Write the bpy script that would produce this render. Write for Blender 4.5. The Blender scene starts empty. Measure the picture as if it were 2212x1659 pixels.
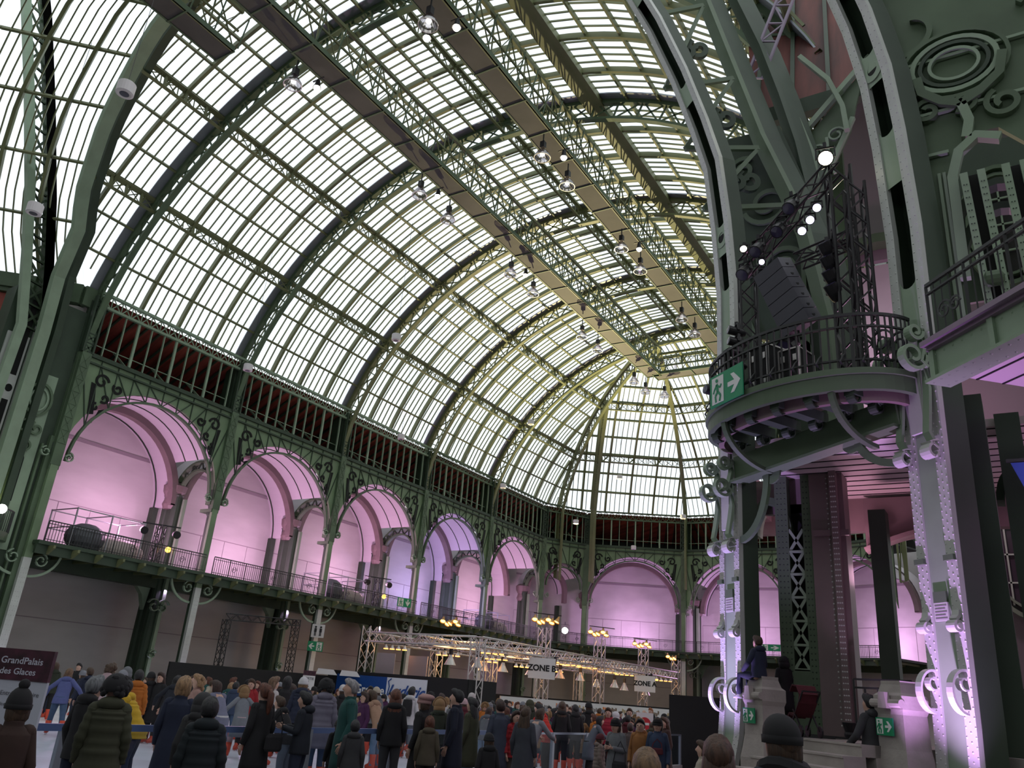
import bpy, math, random
from mathutils import Vector as V, Matrix
S = bpy.context.scene
COL = S.collection
PI = math.pi
# ------------------------------------------------ camera
cam_d = bpy.data.cameras.new('camera'); cam = bpy.data.objects.new('camera', cam_d); COL.objects.link(cam)
cR = V((0.85218, 0.51763, 0.07647)); cU = V((0.12711, -0.34656, 0.92937)); cF = V((-0.50757, 0.78228, 0.36113))
cam.matrix_world = Matrix(((cR.x, cU.x, -cF.x, 0), (cR.y, cU.y, -cF.y, 0), (cR.z, cU.z, -cF.z, 1.95), (0, 0, 0, 1)))
cam_d.sensor_width = 36; cam_d.lens = 1733.6 / 2212 * 36; cam_d.clip_end = 500; cam_d.clip_start = 0.05
S.camera = cam
S.view_settings.view_transform = 'Standard'; S.view_settings.look = 'None'; S.view_settings.gamma = 1
S.view_settings.use_curve_mapping = False; S.view_settings.exposure = 0.0
# ------------------------------------------------ overcast sky
w = bpy.data.worlds.new('overcast_sky'); S.world = w; w.use_nodes = True
bg = w.node_tree.nodes['Background']; bg.inputs[0].default_value = (0.93, 0.965, 1.0, 1); bg.inputs[1].default_value = 1.3
S.cycles.transparent_max_bounces = 16
S.cycles.max_bounces = 6

def light(kind, loc, power, col, aim=None, radius=0.3, angle=60, blend=0.6):
    d = bpy.data.lights.new('lamp_light', kind); d.energy = power; d.color = col
    if kind == 'AREA': d.size = radius
    else: d.shadow_soft_size = radius
    if kind == 'SPOT': d.spot_size = math.radians(angle); d.spot_blend = blend
    o = bpy.data.objects.new('lamp_light', d); COL.objects.link(o); o.location = loc
    if aim is not None: o.rotation_euler = (V(aim) - V(loc)).to_track_quat('-Z', 'Y').to_euler()
    return o
PINK = (1.0, 0.52, 0.86); VIOLET = (0.62, 0.45, 1.0)
# magenta wall washers standing on the gallery, one per bay of the left arcade (bay 4 is violet)
COLY = [21.2 + 10.07 * i for i in range(6)]
for i in range(5):
    c = VIOLET if i == 3 else PINK
    y = (COLY[i] + COLY[i + 1]) / 2
    light('POINT', (-43.2, y+1.5, 9.4), 760, c, radius=0.5)
    light('SPOT', (-44.2, COLY[i+1]+0.3, 6.3), 60, (0.8, 0.45, 1.0), aim=(-46.5, COLY[i+1]-0.4, 0), radius=0.1, angle=110)
    if i: light('SPOT', (-44.05, COLY[i]+.75, 0.3), 160, (0.75, 0.60, 1.0), aim=(-44.4, COLY[i]+.42, 4), radius=0.05, angle=40)
    light('SPOT', (-40.2, COLY[i]+.1, 0.3), 90, (0.80, 0.60, 1.0), aim=(-40.85, COLY[i], 4), radius=0.05, angle=40)
for x, y, p in ((-34.6, 80.3, 700), (-24.0, 82.0, 850), (-11.4, 80.8, 700)):
    light('POINT', (x, y, 8.6), p, (0.95, 0.5, 1.0), radius=0.5)
# magenta floor washers under the near pier
light('SPOT', (-5.75, 14.35, 0.25), 1700, (0.62, 0.40, 1.0), aim=(-4.85, 15.4, 4.4), radius=0.05, angle=60, blend=1)
light('SPOT', (-1.28, 12.35, 0.25), 1700, (0.74, 0.38, 1.0), aim=(-1.02, 13.5, 4.2), radius=0.05, angle=56, blend=1)
light('POINT', (-3.1, 19.3, 5.0), 120, (1.0, 0.5, 0.75), radius=0.3)
light('SPOT', (-2.6, 16.6, 1.75), 60, (0.9, 0.5, 1.0), aim=(-2.6, 17.4, 6.5), radius=0.05, angle=70)
light('POINT', (-1.2, 21.0, 9.8), 420, (1.0, 0.48, 0.85), radius=0.3)
light('POINT', (2.4, 15.8, 5.2), 90, (0.95, 0.45, 0.9), radius=0.3)
# floodlight on the far corner of the gallery: throws warm light up on the far vault
light('SPOT', (-37.6, 71.4, 8.7), 80000, (1.0, 0.84, 0.42), aim=(-18, 52, 31), radius=0.2, angle=95, blend=1.0)
light('SPOT', (-1.9, 15.5, 11.9), 220, (1.0, 0.95, 0.7), aim=(-2.0, 12.0, 16), radius=0.15, angle=140)
light('POINT', (-41.3, 18.4, 8.7), 160, (1.0, 0.9, 0.45), radius=0.15)
# ------------------------------------------------ materials
MATS = {}
def mat(name, col, rough=0.6, metal=0.0, noise=0.0, nscale=3.0, bump=0.0, bscale=20.0, emit=None, estr=0.0, spec=0.5, stretch=None):
    if name in MATS: return MATS[name]
    m = bpy.data.materials.new(name); m.use_nodes = True; MATS[name] = m
    nt = m.node_tree; b = nt.nodes['Principled BSDF']
    b.inputs['Base Color'].default_value = (*col, 1); b.inputs['Roughness'].default_value = rough
    b.inputs['Metallic'].default_value = metal; b.inputs['Specular IOR Level'].default_value = spec
    if emit: b.inputs['Emission Color'].default_value = (*emit, 1); b.inputs['Emission Strength'].default_value = estr
    if noise or bump:
        tc = nt.nodes.new('ShaderNodeTexCoord'); mp = nt.nodes.new('ShaderNodeMapping')
        nt.links.new(tc.outputs['Object'], mp.inputs[0])
        if stretch: mp.inputs['Scale'].default_value = stretch
    if noise:
        n = nt.nodes.new('ShaderNodeTexNoise'); n.inputs['Scale'].default_value = nscale; n.inputs['Detail'].default_value = 6
        r = nt.nodes.new('ShaderNodeValToRGB')
        r.color_ramp.elements[0].position = 0.3; r.color_ramp.elements[1].position = 0.7
        r.color_ramp.elements[0].color = (*[c * (1 - noise) for c in col], 1)
        r.color_ramp.elements[1].color = (*[min(1, c * (1 + noise * 0.6)) for c in col], 1)
        nt.links.new(mp.outputs[0], n.inputs[0]); nt.links.new(n.outputs[0], r.inputs[0]); nt.links.new(r.outputs[0], b.inputs['Base Color'])
    if bump:
        n = nt.nodes.new('ShaderNodeTexNoise'); n.inputs['Scale'].default_value = bscale
        bm = nt.nodes.new('ShaderNodeBump'); bm.inputs['Strength'].default_value = bump; bm.inputs['Distance'].default_value = 0.02
        nt.links.new(mp.outputs[0], n.inputs[0]); nt.links.new(n.outputs[0], bm.inputs['Height']); nt.links.new(bm.outputs[0], b.inputs['Normal'])
    return m
GREEN = mat('green_painted_iron', (0.092, 0.145, 0.08), 0.55, noise=0.25, nscale=0.7)
GREEN2 = mat('pale_green_painted_iron', (0.25, 0.345, 0.235), 0.5, noise=0.12, nscale=1.2)
GREEN3 = mat('dark_green_painted_iron', (0.034, 0.060, 0.034), 0.6, noise=0.2, nscale=1.0)
GREENM = mat('mid_green_painted_iron', (0.17, 0.255, 0.14), 0.55, noise=0.2, nscale=0.8)
OLIVE = mat('warm_tinted_green_iron', (0.17, 0.19, 0.085), 0.55, noise=0.2, nscale=0.5)  # roof green shifted to olive, warm floodlight put into the colour
PALE = mat('pale_grey_green_iron', (0.50, 0.53, 0.49), 0.38, noise=0.08, nscale=2.0)
BLACKM = mat('black_metal', (0.012, 0.012, 0.014), 0.45)
BLACKI = mat('black_wrought_iron', (0.02, 0.022, 0.022), 0.5)
GREYCW = mat('grey_sheet_underside', (0.085, 0.083, 0.08), 0.7, noise=0.25, nscale=0.6)
PLASTER = mat('white_plaster', (0.60, 0.58, 0.57), 0.85, noise=0.12, nscale=0.5, stretch=(1, 0.5, 1.6))
VAULT = mat('white_vault_sheeting', (0.66, 0.62, 0.66), 0.7)
REDWOOD = mat('red_brown_boards', (0.30, 0.06, 0.04), 0.6, noise=0.6, nscale=0.9, stretch=(0.4, 3.0, 0.4))
PLANK = mat('pale_ceiling_boards', (0.50, 0.44, 0.42), 0.65, noise=0.15, nscale=1.5, stretch=(0.4, 3, 1))
BROWNP = mat('brown_grey_painted_iron', (0.20, 0.15, 0.145), 0.55, noise=0.15, nscale=1.0)
STONE = mat('pale_stone', (0.36, 0.33, 0.30), 0.8, noise=0.15, nscale=3.0, bump=0.2)
ALU = mat('aluminium', (0.62, 0.60, 0.58), 0.35, metal=0.7)
ZINC = mat('zinc_flashing', (0.27, 0.29, 0.32), 0.4, metal=0.5)
WHITE = mat('white_enamel', (0.70, 0.68, 0.68), 0.5)
ICE = mat('scraped_ice', (0.86, 0.87, 0.92), 0.35, noise=0.12, nscale=1.2, bump=0.1, bscale=6)
FLOORM = mat('grey_concrete_floor', (0.16, 0.15, 0.15), 0.7, noise=0.3, nscale=0.8)
BLACKW = mat('matt_black_board', (0.010, 0.010, 0.011), 0.9)
GLASS = bpy.data.materials.new('roof_glass'); GLASS.use_nodes = True
_n = GLASS.node_tree; _n.nodes.clear()
_o = _n.nodes.new('ShaderNodeOutputMaterial'); _t = _n.nodes.new('ShaderNodeBsdfTransparent'); _t.inputs[0].default_value = (0.93, 0.97, 0.98, 1)
_g = _n.nodes.new('ShaderNodeBsdfGlossy'); _g.inputs['Roughness'].default_value = 0.1; _g.inputs[0].default_value = (0.8, 0.8, 0.8, 1)
_m = _n.nodes.new('ShaderNodeMixShader'); _m.inputs[0].default_value = 0.04
_n.links.new(_t.outputs[0], _m.inputs[1]); _n.links.new(_g.outputs[0], _m.inputs[2]); _n.links.new(_m.outputs[0], _o.inputs[0])
def clear_glass(name, tint, gl):
    m = bpy.data.materials.new(name); m.use_nodes = True; n = m.node_tree; n.nodes.clear()
    o = n.nodes.new('ShaderNodeOutputMaterial'); t = n.nodes.new('ShaderNodeBsdfTransparent'); t.inputs[0].default_value = (*tint, 1)
    g = n.nodes.new('ShaderNodeBsdfGlossy'); g.inputs['Roughness'].default_value = 0.15; x = n.nodes.new('ShaderNodeMixShader'); x.inputs[0].default_value = gl
    n.links.new(t.outputs[0], x.inputs[1]); n.links.new(g.outputs[0], x.inputs[2]); n.links.new(x.outputs[0], o.inputs[0]); return m
PLEXI = clear_glass('smoky_rink_glass', (0.84, 0.87, 0.92), 0.06)
def glow(name, col, s): return mat(name, (0.02, 0.02, 0.02), 0.5, emit=col, estr=s)

# ------------------------------------------------ mesh builder
class MB:
    def __init__(s, M=None): s.v = []; s.f = []; s.M = M
    def add(s, vs, fs):
        o = len(s.v)
        if s.M is not None: s.v += [tuple(s.M @ V(p)) for p in vs]
        else: s.v += [tuple(p) for p in vs]
        s.f += [tuple(o + i for i in f) for f in fs]
    def box(s, x0, x1, y0, y1, z0, z1):
        s.add([(x0,y0,z0),(x1,y0,z0),(x1,y1,z0),(x0,y1,z0),(x0,y0,z1),(x1,y0,z1),(x1,y1,z1),(x0,y1,z1)],
              [(0,3,2,1),(4,5,6,7),(0,1,5,4),(1,2,6,5),(2,3,7,6),(3,0,4,7)])
    def bar(s, p, q, w, h=None, up=(0,0,1), caps=True):
        h = h or w; p = V(p); q = V(q); d = (q - p)
        if d.length < 1e-6: return
        d.normalize(); u = V(up)
        if abs(d.dot(u)) > 0.97: u = V((0,1,0)) if abs(d.y) < .9 else V((1,0,0))
        a = d.cross(u).normalized(); b = a.cross(d).normalized()
        vs = []
        for c in (p, q):
            for sx, sy in ((-1,-1),(1,-1),(1,1),(-1,1)): vs.append(c + a * (sx*w/2) + b * (sy*h/2))
        fs = [(0,1,5,4),(1,2,6,5),(2,3,7,6),(3,0,4,7)]
        if caps: fs += [(0,3,2,1),(4,5,6,7)]
        s.add(vs, fs)
    def path(s, pts, w, h, up=(0,0,1), closed=False):
        """sweep a rectangle w (sideways) by h (along up/normal); up may be a list"""
        pts = [V(p) for p in pts]; n = len(pts); vs = []
        for i, p in enumerate(pts):
            if closed: t = pts[(i+1) % n] - pts[i-1]
            else: t = pts[min(i+1, n-1)] - pts[max(i-1, 0)]
            t.normalize(); u = V(up[i]) if isinstance(up, list) else V(up)
            a = t.cross(u)
            if a.length < 1e-4: a = t.cross(V((1,0,0)))
            a.normalize(); b = a.cross(t).normalized()
            for sx, sy in ((-1,-1),(1,-1),(1,1),(-1,1)): vs.append(p + a*(sx*w/2) + b*(sy*h/2))
        fs = []
        m = n if closed else n-1
        for i in range(m):
            j = (i+1) % n
            for k in range(4): fs.append((i*4+k, i*4+(k+1)%4, j*4+(k+1)%4, j*4+k))
        if not closed: fs += [(3,2,1,0), (n*4-4, n*4-3, n*4-2, n*4-1)]
        s.add(vs, fs)
    def tube(s, pts, r, n=8, closed=False, caps=True):
        pts = [V(p) for p in pts]; m = len(pts); vs = []
        rr = r if isinstance(r, (list, tuple)) else [r]*m
        prev = None
        for i, p in enumerate(pts):
            if closed: t = pts[(i+1) % m] - pts[i-1]
            else: t = pts[min(i+1, m-1)] - pts[max(i-1, 0)]
            t.normalize()
            if prev is None:
                u = V((0,0,1)) if abs(t.z) < .9 else V((1,0,0)); a = t.cross(u).normalized()
            else:
                a = (prev - t * prev.dot(t))
                if a.length < 1e-5: a = t.cross(V((0,0,1)))
                a.normalize()
            prev = a; b = t.cross(a)
            for k in range(n):
                an = 2*PI*k/n; vs.append(p + a*(math.cos(an)*rr[i]) + b*(math.sin(an)*rr[i]))
        fs = []
        for i in range(m if closed else m-1):
            j = (i+1) % m
            for k in range(n): fs.append((i*n+k, i*n+(k+1)%n, j*n+(k+1)%n, j*n+k))
        if caps and not closed: fs += [tuple(range(n-1,-1,-1)), tuple((m-1)*n+k for k in range(n))]
        s.add(vs, fs)
    def lathe(s, prof, o=(0,0,0), n=16, axis=(0,0,1), caps=True):
        o = V(o); ax = V(axis).normalized(); u = V((1,0,0)) if abs(ax.x) < .9 else V((0,1,0))
        a = ax.cross(u).normalized(); b = ax.cross(a); vs = []; m = len(prof)
        for r, z in prof:
            for k in range(n):
                an = 2*PI*k/n; vs.append(o + ax*z + a*(r*math.cos(an)) + b*(r*math.sin(an)))
        fs = [(i*n+k, i*n+(k+1)%n, (i+1)*n+(k+1)%n, (i+1)*n+k) for i in range(m-1) for k in range(n)]
        if caps: fs += [tuple(range(n-1,-1,-1)), tuple((m-1)*n+k for k in range(n))]
        s.add(vs, fs)
    def ball(s, c, r, n=10, m=6, sc=(1,1,1)):
        c = V(c); vs = [c + V((0,0,-r*sc[2]))]
        for i in range(1, m):
            ph = -PI/2 + PI*i/m
            for k in range(n):
                an = 2*PI*k/n; vs.append(c + V((r*sc[0]*math.cos(ph)*math.cos(an), r*sc[1]*math.cos(ph)*math.sin(an), r*sc[2]*math.sin(ph))))
        vs.append(c + V((0,0,r*sc[2]))); L = len(vs)-1
        fs = [(0, 1+(k+1)%n, 1+k) for k in range(n)]
        for i in range(m-2):
            for k in range(n): fs.append((1+i*n+k, 1+i*n+(k+1)%n, 1+(i+1)*n+(k+1)%n, 1+(i+1)*n+k))
        fs += [(L, 1+(m-2)*n+k, 1+(m-2)*n+(k+1)%n) for k in range(n)]
        s.add(vs, fs)
    def quad(s, a, b, c, d): s.add([a, b, c, d], [(0,1,2,3)])
    def prism(s, poly, o, a, b, t):
        """extrude 2-D polygon (list of (x,y)) placed at o with axes a,b by vector t"""
        o = V(o); a = V(a); b = V(b); t = V(t); n = len(poly)
        vs = [o + a*x + b*y for x, y in poly]; vs += [p + t for p in vs]
        s.add(vs, [tuple(range(n-1,-1,-1)), tuple(range(n, 2*n))] + [(i, (i+1)%n, n+(i+1)%n, n+i) for i in range(n)])
    def rivets(s, pts, r, nrm):
        """small domes at pts"""
        nrm = V(nrm).normalized(); u = V((0,0,1)) if abs(nrm.z) < .9 else V((1,0,0)); a = nrm.cross(u).normalized(); b = nrm.cross(a)
        for p in pts:
            p = V(p); vs = [p + a*(r*math.cos(k*PI/3)) + b*(r*math.sin(k*PI/3)) for k in range(6)] + [p + nrm*r*0.7]
            s.add(vs, [(k, (k+1)%6, 6) for k in range(6)])
    def obj(s, name, m, parent=None, smooth=False):
        me = bpy.data.meshes.new(name); me.from_pydata(s.v, [], s.f); me.materials.append(m)
        if smooth: me.polygons.foreach_set('use_smooth', [True]*len(me.polygons))
        me.update(); o = bpy.data.objects.new(name, me); COL.objects.link(o)
        if parent is not None: o.parent = parent
        return o
def lattice(mb, A, B, w, style='X', every=1, posts=True, up=(0,0,1)):
    """bars between two chords given as equally long point lists"""
    for i in range(len(A)-1):
        if posts: mb.bar(A[i], B[i], w*0.8, w, up=up, caps=False)
        if style == 'X': mb.bar(A[i], B[i+1], w, w*.5, up=up, caps=False); mb.bar(B[i], A[i+1], w, w*.5, up=up, caps=False)
        elif i % 2: mb.bar(A[i], B[i+1], w, w*.5, up=up, caps=False)
        else: mb.bar(B[i], A[i+1], w, w*.5, up=up, caps=False)
def lerp(p, q, t): return V(p)*(1-t) + V(q)*t
def resamp(p, q, n): return [lerp(p, q, i/n) for i in range(n+1)]
def tag(o, label=None, cat=None, group=None, kind=None):
    if label: o['label'] = label
    if cat: o['category'] = cat
    if group: o['group'] = group
    if kind: o['kind'] = kind
    return o
def empty(name, loc=(0,0,0), rz=0, label=None, cat=None, group=None, kind=None):
    o = bpy.data.objects.new(name, None); COL.objects.link(o); o.location = loc; o.rotation_euler = (0,0,rz); o.empty_display_size = 0.2
    return tag(o, label, cat, group, kind)
def struct(o): o['kind'] = 'structure'; return o
def local(root):
    """matrix turning world coordinates into the (translated) root's own"""
    return Matrix.Translation(-V(root.location))
def copy_tree(o, parent=None):
    c = o.copy(); COL.objects.link(c); c.parent = parent
    for ch in list(o.children): copy_tree(ch, c)
    return c
def lettering(txt, size, m, parent, loc, rot, name='lettering', bold=0.0, ext=0.004, align='CENTER', shear=0):
    cu = bpy.data.curves.new(name, 'FONT'); cu.body = txt; cu.size = size; cu.extrude = ext; cu.align_x = align; cu.align_y = 'CENTER'
    cu.offset = bold; cu.resolution_u = 3; cu.shear = shear
    t = bpy.data.objects.new('tmp', cu); COL.objects.link(t)
    me = bpy.data.meshes.new_from_object(t); bpy.data.objects.remove(t)
    me.materials.clear(); me.materials.append(m)
    o = bpy.data.objects.new(name, me); COL.objects.link(o); o.parent = parent; o.location = loc; o.rotation_euler = rot
    return o
# ================================================= THE VAULT
XC, ZC, EA, EB = -22.3, 14.25, 19.3, 17.84       # lower chord of the arched ribs
GA, GB = 20.5, 19.1                               # glass surface
GD = 7.25                                         # gallery deck
ZCORN = 17.25; ZGL = 20.92
def ell_x(t, a, b): return XC - a*math.cos(t), ZC + b*math.sin(t)
NP = 24
_t0 = math.asin((ZGL-ZC)/GB)
# equal arc-length parameters on the glass ellipse
_ts = [_t0 + (PI-2*_t0)*i/2000 for i in range(2001)]
_c = [0.0]
for i in range(2000):
    x0, z0 = ell_x(_ts[i], GA, GB); x1, z1 = ell_x(_ts[i+1], GA, GB); _c.append(_c[-1] + math.hypot(x1-x0, z1-z0))
def t_at(f):
    L = f*_c[-1]; k = 0
    lo, hi = 0, 2000
    while lo < hi:
        m = (lo+hi)//2
        if _c[m] < L: lo = m+1
        else: hi = m
    return _ts[lo]
TP = [t_at(i/NP) for i in range(NP+1)]
TF = [t_at(i/(NP*2)) for i in range(NP*2+1)]      # finer
def arch(y, a=GA, b=GB, ts=TF): return [V((ell_x(t, a, b)[0], y, ell_x(t, a, b)[1])) for t in ts]
KY = COLY  # columns / ribs 21.2 ... 71.55
# groin line where the nave meets the crossing (left half, mirrored), y as a function of height
GR = [(20.92, 20.4), (22.0, 19.6), (23.3, 18.9), (25.2, 17.9), (26.6, 17.4), (27.8, 16.9), (29.7, 16.3), (31.0, 15.8), (31.8, 15.6), (33.4, 14.6)]
def gy(z):
    for (a, ya), (b, yb) in zip(GR, GR[1:]):
        if z <= b: return ya + (yb-ya)*max(0, (z-a))/(b-a)
    return GR[-1][1]
groin = [V((p.x, gy(p.z), p.z)) for p in arch(0)]
main = [arch(y) for y in KY[:5]]
# apse nodes (plan)
APX = [(-41, 71.55), (-38.2, 75.8), (-29.2, 80.2), (-18.3, 80.4), (-9.0, 76.4), (-3.6, 71.55)]
YE = 61.5; XL, XR = -25.1, -18.2
TE = math.acos(abs(XL-XC)/GA); TH = [t for t in TF if t < TE - .02] + [TE]; NH = len(TH)
def hip(base, top):
    """glass line from a base point to the end of a catwalk, following the vault's own profile"""
    bx, by = base; tx, ty = top; pts = []; dx0 = abs(ell_x(TF[0], GA, GB)[0] - XC); dx1 = abs(XL - XC)
    for t in TH:
        x, z = ell_x(t, GA, GB); f = (dx0 - abs(x-XC))/(dx0-dx1); pts.append(V((bx + (tx-bx)*f, by + (ty-by)*f, z)))
    return pts
H1, H2, H3, H4 = hip((-40.8, 73.6), (XL, YE)), hip((-29.2, 80.7), (XL, YE)), hip((-18.2, 80.9), (XR, YE)), hip((-3.8, 73.6), (XR, YE))
def sub_arch(y, side):
    out = []
    for t in TH: x, z = ell_x(t, GA, GB); out.append(V((x if side < 0 else 2*XC-x, y, z)))
    out[-1].x = XL if side < 0 else XR
    return out
segs = [(groin, main[0], 4, 4, list(range(0, NP*2+1, 2)))] + [(main[i], main[i+1], 4, 4, list(range(0, NP*2+1, 2))) for i in range(4)]
RW = list(range(0, NH, 2))
APS = [(sub_arch(YE, -1), H1), (H1, H2), (H2, H3), (H3, H4), (H4, sub_arch(YE, 1))]
segs += [(a, b, 0, 0, RW) for a, b in APS]
def upright(A, B, f):
    """line up a facet square to its foot, stopping where the facet ends"""
    e = (B[0]-A[0]); e.z = 0; e.normalize(); b = lerp(A[0], B[0], f); out = []
    for p, q in zip(A, B):
        d = (q-p).dot(e)
        if abs(d) < 1e-4: break
        t = (b-p).dot(e)/d
        if t < -.001 or t > 1.001: break
        out.append(lerp(p, q, t))
    return out
# the crossing roof beyond the left pier: two steep facets turning away
def facet(p, q):
    out = []
    for (bx, by) in (p, q):
        out.append([V((bx - 0.0, by, ZGL)) + (V((XC, -8, 0)) - V((bx, by, 0))).normalized() * (20.5*(1-math.cos(t*1.35))) + V((0, 0, 21*math.sin(t*1.35))) for t in [i/16 for i in range(17)]])
    return out
fA = [groin[min(24, int(round(i*1.5)))] for i in range(17)]
fB = [p + V((-4.6, -4.6, 0)) for p in fA]; fC = [p + V((-5.4, -5.0, 0)) for p in fB]; fD = [p + V((-6, -5.0, 0)) for p in fC]
segs += [(fB, fA, 3, 4, list(range(0, 17, 2))), (fC, fB, 3, 4, list(range(0, 17, 2))), (fD, fC, 3, 4, list(range(0, 17, 2)))]
glass = MB(); bars = MB(); minor = MB(); purl = MB()
trus = []
# first part of the nave up to the groin: bars stay in parallel upright planes and stop at the groin
for k in range(1, 14):
    Y = KY[0] - 10.07*k/20; P = arch(Y); half = len(P)//2
    for Q in (P[:half+1], P[half:]):
        Q = [p for p in Q if gy(p.z) < Y]
        if len(Q) < 2: continue
        if k % 5: 
            for i in range(0, len(Q)-1): bars.bar(Q[i], Q[i+1], 0.055, 0.09, up=(Q[i+1]-Q[i]).cross(V((0,1,0))), caps=False)
        else:
            nn = [(V((XC, Y, 8)) - q).normalized() for q in Q]; minor.path([q + u*.14 for q, u in zip(Q, nn)], 0.17, 0.30, up=nn)
for A, B in APS:
    L = (B[0]-A[0]).length; nb = int(round(L/.5))
    for k in range(1, nb):
        P = upright(A, B, k/nb)
        if len(P) < 2: continue
        nn = [(V((XC, YE, 8)) - q).normalized() for q in P]
        if k % 5: [bars.bar(P[i], P[i+1], 0.055, 0.09, up=nn[i], caps=False) for i in range(len(P)-1)]
        else: minor.path([q + u*.14 for q, u in zip(P, nn)], 0.17, 0.30, up=nn)
for A, B, nm, nb, rows in segs:
    n = len(A)
    for i in range(n-1): glass.quad(A[i], B[i], B[i+1], A[i+1])
    for m in range(nm if A is not groin else 0):
        for k in range(1, nb+1):
            f = (m + k/(nb+1))/nm
            P = [lerp(a, b, f) for a, b in zip(A, B)]
            if n > 20: P = P[::2]
            for i in range(len(P)-1): bars.bar(P[i], P[i+1], 0.055, 0.09, up=(P[i+1]-P[i]).cross(B[0]-A[0]), caps=False)
        if m:
            P = [lerp(a, b, m/nm) for a, b in zip(A, B)]
            nn = [(P[min(i+1, n-1)]-P[max(i-1, 0)]).cross(B[0]-A[0]).normalized() for i in range(n)]
            P = [p + u*(0.14 if u.z < 0 else -0.14) for p, u in zip(P, nn)]
            minor.path(P, 0.17, 0.30, up=nn)
    for r in rows:
        if r in (rows[0],): continue
        a, b = A[r], B[r]; ins = (V((XC, (a.y+b.y)/2, 8)) - (a+b)/2).normalized()
        if (a-b).length < 0.5: continue
        purl.bar(a + ins*0.09, b + ins*0.09, 0.12, 0.2, up=ins, caps=False)
ceil = struct(glass.obj('ceiling', GLASS))
for mb, nm, m in ((bars, 'glazing_bars', OLIVE), (minor, 'minor_ribs', OLIVE), (purl, 'purlins', OLIVE)):
    mb.obj(nm, m, ceil)
# ---- zinc flashing strips beside the main ribs
fl = MB()
for Y in KY[:4]:
    P = arch(Y - 0.35, GA-0.05, GB-0.05); fl.path(P, 0.5, 0.06, up=[(p - V((XC, p.y, ZC))).normalized() for p in P])
P = arch(KY[4]-0.35, GA-0.05, GB-0.05); fl.path(P, 0.5, 0.06, up=[(p - V((XC, p.y, ZC))).normalized() for p in P])
fl.obj('flashing_strips', ZINC, ceil)
# ---- main ribs
def rib(low, up_, root, wl=0.32, zig=0.09, mt=GREEN):
    M = local(root); a = MB(M); b = MB(M); c = MB(M)
    cen = V((XC, 0, ZC))
    def nr(P): return [((p - V((XC, p.y, ZC-2)))).normalized() for p in P]
    a.path(low, wl, 0.14, up=nr(low)); b.path(up_, 0.30, 0.32, up=nr(up_))
    lattice(c, low, up_, zig, 'X', posts=True, up=(0, 1, 0))
    a.obj('lower_chord', mt, root); b.obj('upper_chord', mt, root); c.obj('lattice', mt, root)
ords = ['nearest the crossing', 'second from the crossing', 'third from the crossing', 'fourth from the crossing', 'last before the rounded end']
def low_arch(y, n=44):
    t0 = math.asin((13.2-ZC)/EB); out = []
    for i in range(n+1):
        t = t0 + (PI-2*t0)*i/n; x, z = ell_x(t, EA, EB); x = max(x, -40.95); x = min(x, -3.65); out.append(V((x, y, z)))
    return out
def up_arch(y, n=44):
    t0 = math.asin((13.2-ZC)/EB); out = []
    for i in range(n+1):
        t = t0 + (PI-2*t0)*i/n; x, z = ell_x(t, EA+1.05, EB+1.1); x = max(x, -41.6); x = min(x, -3.0); out.append(V((x, y, z)))
    return out
for k in range(5):
    y = KY[k]
    r = empty('arched_rib', (XC, y, 14), label='green lattice arched roof rib, ' + ords[k], cat='roof rib', group='main roof ribs')
    rib(low_arch(y), up_arch(y), r, mt=GREEN if k < 2 else OLIVE)  # far ribs get the warm-lit copy of the green
def hip_pair(H, off=1.15):
    lo = []; up = []
    for i, p in enumerate(H):
        c = V((XC, YE, ZC)); d = (c - p).normalized(); up.append(p + d*0.3); lo.append(p + d*(0.3+off))
    return lo, up
fA_ = upright(H1, H2, .27); fD_ = upright(H3, H4, .73)
for H, lb in ((H1, 'broad hip rib rising from the left corner of the rounded end'), (fA_, 'short upright rib of the left end facet'), (H2, 'hip rib rising left of the middle bay of the rounded end'),
              (H3, 'hip rib rising right of the middle bay of the rounded end'), (fD_, 'short upright rib of the right end facet'), (H4, 'hip rib rising from the right corner of the rounded end')):
    lo, up = hip_pair(H, 1.15 if len(H) == NH else .8); b = lo[0].copy(); b.z = 13.2
    r = empty('hip_rib', H[0], label='olive green lattice ' + lb, cat='roof rib', group='hip ribs of the rounded end')
    rib([b] + lo, [b + (up[0]-lo[0])*0.8] + up, r, wl=0.34, mt=OLIVE)
# ---- longitudinal lattice purlins
def rowpt(A, r): return A[r]
def long_truss(lines, lb, dep=0.75, mt=OLIVE):
    """lines: list of (glass point list) one per station"""
    r = empty('purlin_truss', lines[len(lines)//2], label=lb, cat='roof truss', group='longitudinal purlin trusses')
    M = local(r); a = MB(M); b = MB(M); c = MB(M)
    for p, q in zip(lines, lines[1:]):
        ins = (V((XC, (p.y+q.y)/2, 12)) - (p+q)/2).normalized()
        dv = (V((0,0,-1)) + ins*.25).normalized(); p1, q1 = p+ins*.15, q+ins*.15; p2, q2 = p1+dv*dep, q1+dv*dep
        a.bar(p1, q1, 0.28, 0.10, up=ins); a.bar(p1+V((0,0,.18)), q1+V((0,0,.18)), 0.1, 0.08, up=ins); b.bar(p2, q2, 0.16, 0.10, up=ins)
        n = max(4, int((q-p).length/0.85))
        lattice(c, resamp(p1, q1, n), resamp(p2, q2, n), 0.05, 'X', up=ins)
        for f in (0.25, .5, .75):
            m = lerp(p2, q2, f); c.bar(m, lerp(p1, q1, f), 0.14, 0.1, up=ins); c.bar(m, m - (lerp(p1, q1, f) - lerp(p1, q1, f+.1))*0.6 + (p1-p2)*0.9, 0.07, 0.1, up=ins)
    a.obj('top_rail', mt, r); b.obj('bottom_rail', mt, r); c.obj('lattice', mt, r)
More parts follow.
